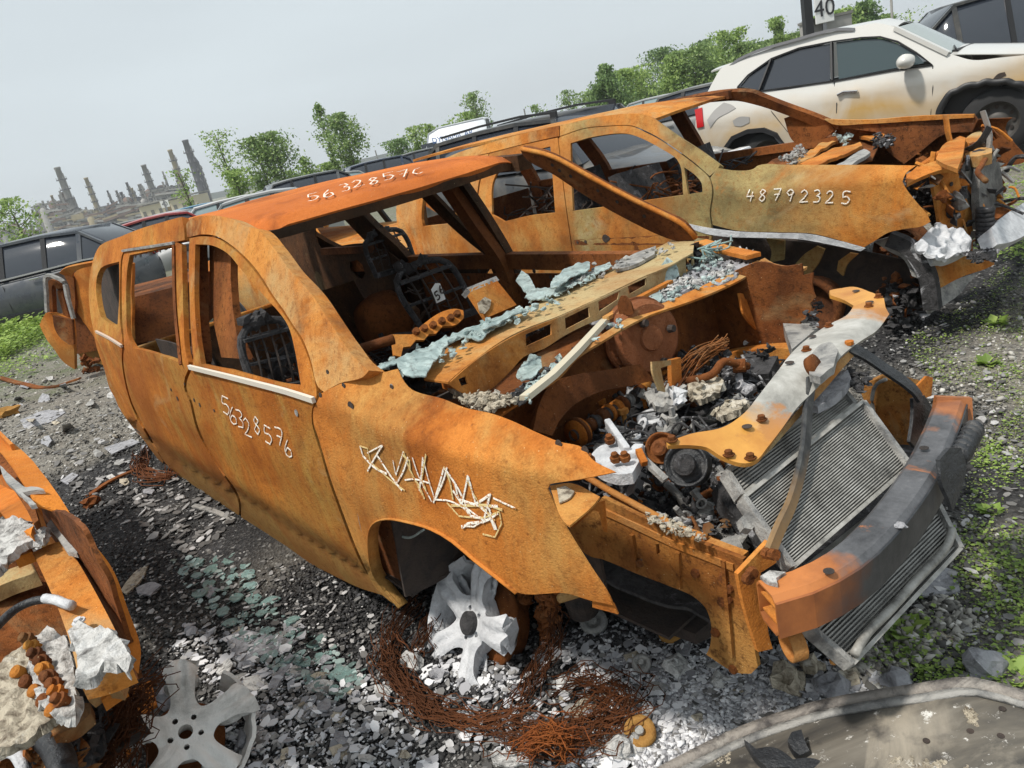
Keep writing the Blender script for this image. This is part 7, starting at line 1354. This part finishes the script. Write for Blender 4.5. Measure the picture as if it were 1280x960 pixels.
# ================================================================== refinery, trees, signs
CONC = [mat('tower_grey', (.22, .215, .20), .8), mat('tower_tan', (.36, .30, .18), .8), mat('tower_dark', (.08, .082, .095), .8), mat('tower_pale', (.36, .35, .33), .8), mat('tower_brown', (.17, .11, .085), .8)]
for m in CONC:
    g = NG(m); b0 = tuple(m.node_tree.nodes['Principled BSDF'].inputs['Base Color'].default_value)[:3]; g.color(g.mix(g.ramp(g.noise(.35, 6, .7), (.35, 0.), (.7, .6)), b0, tuple(v*.45 for v in b0)))
DR = 430.
def stack(px, py, r, m, lb, D=DR, cat='chimney', rings=4, taper=.8, plat=True):
    r *= .78
    x, h = at(px, py, D); o = empty('chimney', loc=(x, D, 0), label=lb, cat=cat)
    MB().lathe((0, 0, 0), (0, 0, 1), [(0, r*1.15), (h*.15, r*1.1), (h*.6, r), (h*.97, r*taper), (h*.97, r*taper*1.15), (h, r*taper*1.15), (h, r*taper*.7)], 14).build('shaft', m, o, True)
    for k in range(rings):
        z = h*(.35+.6*k/max(1, rings)); MB().lathe((0, 0, z), (0, 0, 1), [(0, r*1.0), (0, r*1.5), (.5, r*1.5), (.5, r*1.0)], 14).build('platform', CONC[2], o)
        b = MB(); 
        for j in range(8): a = j*math.pi/4; b.bar((math.cos(a)*r*1.45, math.sin(a)*r*1.45, z), (math.cos(a)*r*1.45, math.sin(a)*r*1.45, z+1.6), .15)
        b.build('handrail', CONC[3], o)['kind'] = 'stuff'
    MB().bar((r*1.25, -r*.3, 1), (r*1.05, -r*.3, h*.9), .5).build('ladder', CONC[0], o); return o
for a in ((71,209,2.3,CONC[0],'tall grey chimney, tallest on the left of the refinery'), (107,222,1.6,CONC[1],'slender tan chimney right of the tallest left one'), (134,238,.7,CONC[2],'thin dark chimney in the middle of the refinery'), (179,206,2.0,CONC[0],'grey chimney with top platform near the refinery centre'), (203,214,.6,CONC[3],'thin pale mast-like chimney left of the twin towers'),
          (212,187,1.8,CONC[1],'tan chimney with a dark top left of the rightmost pair'), (231,175,2.4,CONC[2],'tallest dark chimney at the right end of the refinery'), (246,202,1.5,CONC[2],'shorter dark chimney joined beside the tallest dark one'), (45,273,1.0,CONC[4],'small chimney at the far left of the refinery'), (37,279,.8,CONC[0],'second small chimney at the far left of the refinery'), (54,264,.7,CONC[4],'short brown chimney left of the lattice block'), (174,230,1.6,CONC[3],'stubby pale tower left of the central grey chimney'), (205,232,1.5,CONC[4],'stubby brown tower by the thin pale mast'), (164,235,1.2,CONC[1],'stubby tan tower in the refinery middle'), (151,240,1.2,CONC[2],'short dark tower in the refinery middle'), (106,265,1.2,CONC[3],'short pale tower between the left lattice block and tan chimney'), (64,244,1.0,CONC[1],'thin tan tower inside the left lattice block'), (78,240,1.1,CONC[4],'brown tower at the right side of the left lattice block'), (90,252,.9,CONC[0],'low grey tower at the foot of the tallest left chimney'), (145,238,.9,CONC[0],'thin grey tower right of the thin dark chimney'), (158,228,1.0,CONC[2],'dark stubby tower left of the stubby pale tower'), (190,232,1.0,CONC[3],'pale short tower right of the platform chimney'), (222,225,1.6,CONC[4],'brown boiler flue between the tan and the tallest dark chimney')):
    stack(*a)
x0, h0 = at(231, 175, DR); x1, h1 = at(246, 202, DR)
o = MB().tube(spline([(0, 0, h0*.66), ((x1-x0)*.4, 0, h0*.74), ((x1-x0), 0, h1*.98)], 4), 1.1, 8).build('duct', CONC[2]); o.location = (x0, DR, 0); tag(o, 'curved duct joining the two dark chimneys at the refinery right end', 'duct')
rs = random.Random(3)
def block(px0, px1, py, lb, n=5, levels=4, m=(0, 1, 4), D=DR, dens=1.):
    xa, _ = at(px0, 280, D); xb, _ = at(px1, 260, D); _, h = at((px0+px1)/2, py, D); o = empty('process_unit', loc=((xa+xb)/2, D, 0), label=lb, cat='refinery unit'); W_ = (xb-xa); b = MB(); dd = 12
    for i in range(n+1):
        for y in (-dd/2, dd/2):
            hh = h*rs.uniform(.75, 1.15); b.bar((-W_/2+W_*i/n, y, 0), (-W_/2+W_*i/n, y, hh), .8)
    for k in range(levels):
        z = h*(k+1)/(levels+.6)
        for y in (-dd/2, dd/2): b.bar((-W_/2, y, z), (W_/2*rs.uniform(.3, 1), y, z), .8)
        for i in range(n): b.bar((-W_/2+W_*i/n, -dd/2, z), (-W_/2+W_*(i+1)/n, -dd/2, z-h/(levels+1)), .25)
    b.build('steel_frame', CONC[0], o)['kind'] = 'stuff'
    for k in range(int(13*dens)):
        r = rs.uniform(1.0, 3.2); hh = h*rs.uniform(.45, .95); x = rs.uniform(-W_/2, W_/2); y = rs.uniform(-5, 5)
        MB().lathe((x, y, 0), (0, 0, 1), [(0, r), (hh, r), (hh+r*.6, r*.5), (hh+r*.7, 0)], 12).build('vessel', CONC[rs.choice(m)], o, True)
    for k in range(int(10*dens)):
        z = h*rs.uniform(.15, .85); x = rs.uniform(-W_/2, W_/2*.6); MB().bar((x, -6.5, z), (x+rs.uniform(3, 14), -6.5, z+rs.uniform(-2, 2)), rs.uniform(.4, 1.1)).build('pipe', CONC[rs.choice((0, 3, 4, 1))], o)
    for k in range(int(22*dens)): MB().box((rs.uniform(-W_/2, W_/2), rs.uniform(-5, 3), h*rs.uniform(.1, .8)), (rs.uniform(2, 7), rs.uniform(2, 5), rs.uniform(1.5, 5))).build('equipment_box', CONC[rs.choice(m)], o)
    return o
block(55, 90, 247, 'dense lattice process block below the tallest left chimney', 5, 5, (0, 3, 4)); block(85, 108, 262, 'lower pipework block right of the left lattice block', 4, 3, (0, 1)); block(110, 145, 262, 'tan pipework block around the slender tan chimney', 5, 3, (1, 3)); block(138, 178, 250, 'dark process block in the refinery centre', 6, 4, (2, 4)); block(175, 205, 248, 'grey process block around the platform chimney', 5, 3, (0, 2, 3)); block(200, 238, 228, 'brown boiler structure beside the tan chimney', 5, 4, (4, 0, 2)); block(238, 262, 255, 'low dark structure right of the dark chimneys', 4, 2, (2,)); block(28, 56, 288, 'low faint block at the far left of the refinery', 4, 2, (0, 4)); block(60, 88, 258, 'dense tank and pipe cluster inside the left lattice block', 6, 5, (0, 1, 3, 4)); block(92, 140, 272, 'low wide pipe rack in front of the slender tan chimney', 8, 2, (0, 1, 3)); block(150, 200, 258, 'low wide pipe rack before the central grey chimney', 8, 3, (0, 2, 4)); block(-30, 14, 285, 'hazy structure behind the leftmost tree', 4, 3, (0, 4), 520)
SHED = mat('shed_cladding', (.58, .52, .40), .7)
for pa, pb, py, D, lb in ((174, 204, 262, 120, 'long beige shed, left part, in front of the refinery'), (212, 245, 254, 120, 'long beige shed, right part, in front of the refinery')):
    xa, za = at(pa, py, D); xb, zb = at(pb, py-6, D); o = empty('storage_shed', loc=((xa+xb)/2, D, 0), label=lb, cat='shed'); h = max(za, zb, 2.6); w_ = xb-xa
    MB().box((0, 3, h/2), (w_, 6, h)).build('wall', SHED, o); b = MB(); b.bar((-w_/2-.2, 3, h+.25), (w_/2+.2, 3, h+.25), 6.6, .2); b.build('roof', CONC[3], o)
    for k in range(3): MB().box((-w_/3+w_/3*k, -.03, h*.4), (w_*.12, .06, h*.6)).build('door', CONC[0], o)
# ------------------------------------------------------------------ trees
BARK = char('bark', a=(.05, .045, .035), b=(.13, .11, .085), c=(.2, .18, .14), amt=.3, sc=4)
LF = [leafmat('poplar_leaf', (.09, .15, .045), (.21, .32, .10), (.37, .48, .18)), leafmat('young_leaf', (.12, .20, .045), (.27, .40, .10), (.42, .54, .17)), leafmat('willow_leaf', (.06, .11, .04), (.15, .25, .08), (.28, .40, .14))]
def tree(px, py_top, D, wpx, lb, kind=0, nl=900, shape='oval', ls=.22, trunk=.12, lean=0., bare=.12, grp=None):
    x, h = at(px, py_top, D); w_ = wpx*D/FPX; o = empty('tree', loc=(x, D, 0), label=lb, cat='tree', group=grp); b = MB()
    top = Vector((lean*h, 0, h)); P = spline([(0, 0, 0), (lean*h*.3+.1, .1, h*.4), (lean*h, 0, h*.97)], 4); b.tube(P, max(.09, h*.012), 6, scale=[1.2-1.0*i/len(P) for i in range(len(P))])
    tips = []; nb = 26 if nl > 500 else 14
    for k in range(nb):
        t = bare+(1-bare)*(k+.5)/nb; c = Vector((lean*h*t, 0, h*t)); prof = {'oval': math.sin(math.pi*min(1, max(0, (t-bare*.6)/(1.04-bare*.6))))**.7, 'cone': (1-t)**.7*1.25+.06, 'vase': .25+.85*t*(1 if t < .85 else (1-t)/.15*.6+.4), 'column': .55+.4*math.sin(t*9+px)}[shape]
        a = random.uniform(0, 6.28); l = w_/2*prof*random.uniform(.65, 1.15); e = c+Vector((math.cos(a)*l, math.sin(a)*l, l*random.uniform(.25, .9))); e.z = min(e.z, h)
        b.tube([c, c.lerp(e, .5)+Vector((0, 0, -.05*l)), e], max(.03, h*.004), 4, scale=[1, .7, .3]); tips.append((c, e, max(.25, l)))
    b.build('trunk', BARK, o); n = int(nl*(2.6 if grp else 1.75)); ls *= .58; ci = np.array([random.randrange(len(tips)) for _ in range(n)]); C = np.array([tuple(t[0]) for t in tips]); E_ = np.array([tuple(t[1]) for t in tips]); Ln = np.array([t[2] for t in tips])
    u = rng.uniform(.25, 1.08, n)[:, None]; p = C[ci]*(1-u)+E_[ci]*u+rng.normal(size=(n, 3))*(Ln[ci]*.20+.10)[:, None]*np.array([1, 1, .8]); p[:, 2] = np.clip(p[:, 2], .2, h*1.03)
    a = rng.normal(size=(n, 3)); a /= np.linalg.norm(a, axis=1)[:, None]; c = rng.normal(size=(n, 3)); c -= a*np.sum(a*c, 1)[:, None]; c /= np.linalg.norm(c, axis=1)[:, None]; s = (ls*rng.uniform(.5, 1.3, n))[:, None]
    V = np.stack([p-a*s, p+c*s*.55, p+a*s, p-c*s*.55], 1).reshape(-1, 3); F = np.arange(n*4).reshape(-1, 4); fast('crown', V, F, LF[kind], o); return o
TG = 'trees along the yard edge'
for a in ((8,252,52,62,'tree at the left edge behind the dark grey SUV',1,700,'oval',.22), (268,166,62,44,'sparse open-crowned tree right of the dark chimneys',1,620,'vase',.20), (222,215,58,30,'thin young tree in front of the dark chimneys',1,260,'vase',.20), (316,175,66,48,'left of the two dense rounded poplars',0,1500,'oval',.24), (338,168,66,52,'right of the two dense rounded poplars',0,1700,'oval',.24), (378,198,70,26,'small poplar left of the tall pair',1,500,'cone',.24), (408,205,70,30,'low bushy tree at the foot of the tall pair',1,500,'oval',.24),
          (398,131,66,30,'left, taller and sparser tree of the tall pair',0,850,'column',.22,.1,-.02), (424,144,64,42,'right, denser tree of the tall pair',0,1900,'oval',.24), (290,215,60,34,'bushy low tree left of the dense poplars',1,600,'oval',.24), (495,176,80,34,'dark round tree left of the white van',2,900,'oval',.26), (516,160,82,28,'slim tree just left of the white van',1,600,'column',.26), (533,158,84,28,'light green tree touching the white van',1,600,'oval',.26), (553,158,90,30,'light tree behind the white van',1,500,'oval',.28), (590,118,78,32,'tall airy tree right above the white van',0,800,'oval',.24), (582,142,80,44,'wide bush-like tree under the airy tall tree',1,900,'oval',.26),
          (669,132,90,20,'small round tree alone on the skyline, left one',0,340,'oval',.24), (709,114,88,22,'small round tree alone on the skyline, right one',0,420,'oval',.24), (455,205,110,20,'faint small tree at the end of the car row',0,260,'oval',.3), (360,215,75,20,'low shrub-like tree between the poplars',1,300,'oval',.24)):
    tree(*a[:5], kind=a[5], nl=a[6], shape=a[7], ls=a[8], lean=a[10] if len(a) > 10 else 0)
hz = [(755,92,80), (778,74,78), (800,78,80), (822,72,82), (845,64,84), (866,58,82), (888,56,80), (908,50,78), (930,44,80), (950,38,82), (972,34,80), (993,28,78), (1012,22,80), (1034,14,78), (1058,6,76), (1082,0,76), (1102,4,74), (742,110,84)]
words = ('leftmost', 'second', 'third', 'fourth', 'fifth', 'sixth', 'seventh', 'eighth', 'ninth', 'tenth', 'eleventh', 'twelfth', 'thirteenth', 'fourteenth', 'fifteenth', 'sixteenth', 'seventeenth', 'last low')
for k, (px_, py_, D) in enumerate(sorted(hz)): tree(px_+random.uniform(-5, 5), py_+random.choice((-9, -3, 4, 12, 16)), D+random.uniform(-12, 25), random.uniform(36, 60), '%s tree from the left in the dense tree line behind the white SUV' % words[k], kind=(0, 2, 1)[k % 3], nl=2000, shape=('oval', 'cone', 'oval', 'column')[k % 4], ls=.28, bare=.03, grp='trees in the dense tree line on the right')
# distant wooded rise on the horizon
V = []; F = []
for i in range(90):
    x = -700+i*16; h = 5+4*abs(noise.noise(Vector((i*.15, 0, 0))))+2*noise.noise(Vector((i*.9, 3, 0))); V += [(x, 1250, -1), (x, 1250, h+4), (x, 1290, h)]
for i in range(89): F += [(i*3, i*3+3, i*3+4, i*3+1), (i*3+1, i*3+4, i*3+5, i*3+2)]
o = obj('distant_hills', V, F, mat('far_wood', (.05, .075, .045), .9)); o['kind'] = 'structure'
# signs and poles
def sign(px, py, D, wpx, hpx, txt, lb, post=.08):
    x, z = at(px, py, D); w_, h = wpx*D/FPX, hpx*D/FPX; o = empty('row_sign', loc=(x, D, 0), label=lb, cat='sign'); MB().box((0, 0, z), (w_, .04, h)).build('sign_board', mat('sign_white', (.75, .75, .74), .5), o, bevel=.01)
    lettering(txt, h*.85, Matrix.Translation((0, -.03, z)) @ Matrix.Rotation(math.pi/2, 4, 'X'), mat('sign_ink', (.03, .03, .035), .6), o, 'sign_number', .003)
    MB().bar((0, .05, 0), (0, .05, z+h/2), post).build('sign_post', STEEL, o); return o
sg = sign(1030, 11, 16, 22, 30, '40', 'white row sign with number 40 above the white SUV'); MB().bar((-.30, .1, 0), (-.30, .1, 3.4), .16).build('dark_post', TRIM, sg)
x, z = at(1032, 34, 16.4); o = empty('concrete_block', loc=(x, 16.4, 0), label='grey block base behind the row sign 40', cat='block'); MB().box((0, 0, z/2+.1), (.85, .5, z+.1), jit=.01).build('block_body', CONC[3], o); MB().box((0, 0, z+.17), (.90, .55, .05)).build('block_cap', CONC[0], o)
sign(206, 255, 95, 10, 8, '40', 'small distant white sign with number 40 before the beige shed', .2)
x, z = at(1114, 0, 60); o = MB().tube([(0, 0, 0), (0, 0, z+4)], .09, 6).build('light_pole', CONC[3]); o.location = (x, 60, 0); tag(o, 'thin light pole rising behind the white SUV roof', 'pole')
for px_, py_, D, lb in ((469, 188, 300, 'thin far mast above the car row left of the dark round tree'), (655, 136, 260, 'faint lattice mast right of the airy tall tree')): x, z = at(px_, py_, D); o = MB().tube([(0, 0, 0), (0, 0, z)], .25, 5).build('mast', CONC[0]); o.location = (x, D, 0); tag(o, lb, 'mast')

# ------------------------------------------------------------------ air
hzm = bpy.data.materials.new('haze_air'); hzm.use_nodes = True; hn = hzm.node_tree; hn.nodes.clear(); pv = hn.nodes.new('ShaderNodeVolumePrincipled'); ho = hn.nodes.new('ShaderNodeOutputMaterial')
pv.inputs['Color'].default_value = (.93, .96, 1, 1); pv.inputs['Density'].default_value = .00045; pv.inputs['Anisotropy'].default_value = .1; hn.links.new(pv.outputs[0], ho.inputs['Volume'])
b = MB(); b.box((0, 700, 34.5), (3000, 1560, 71)); o = b.build('haze', hzm); o['kind'] = 'stuff'
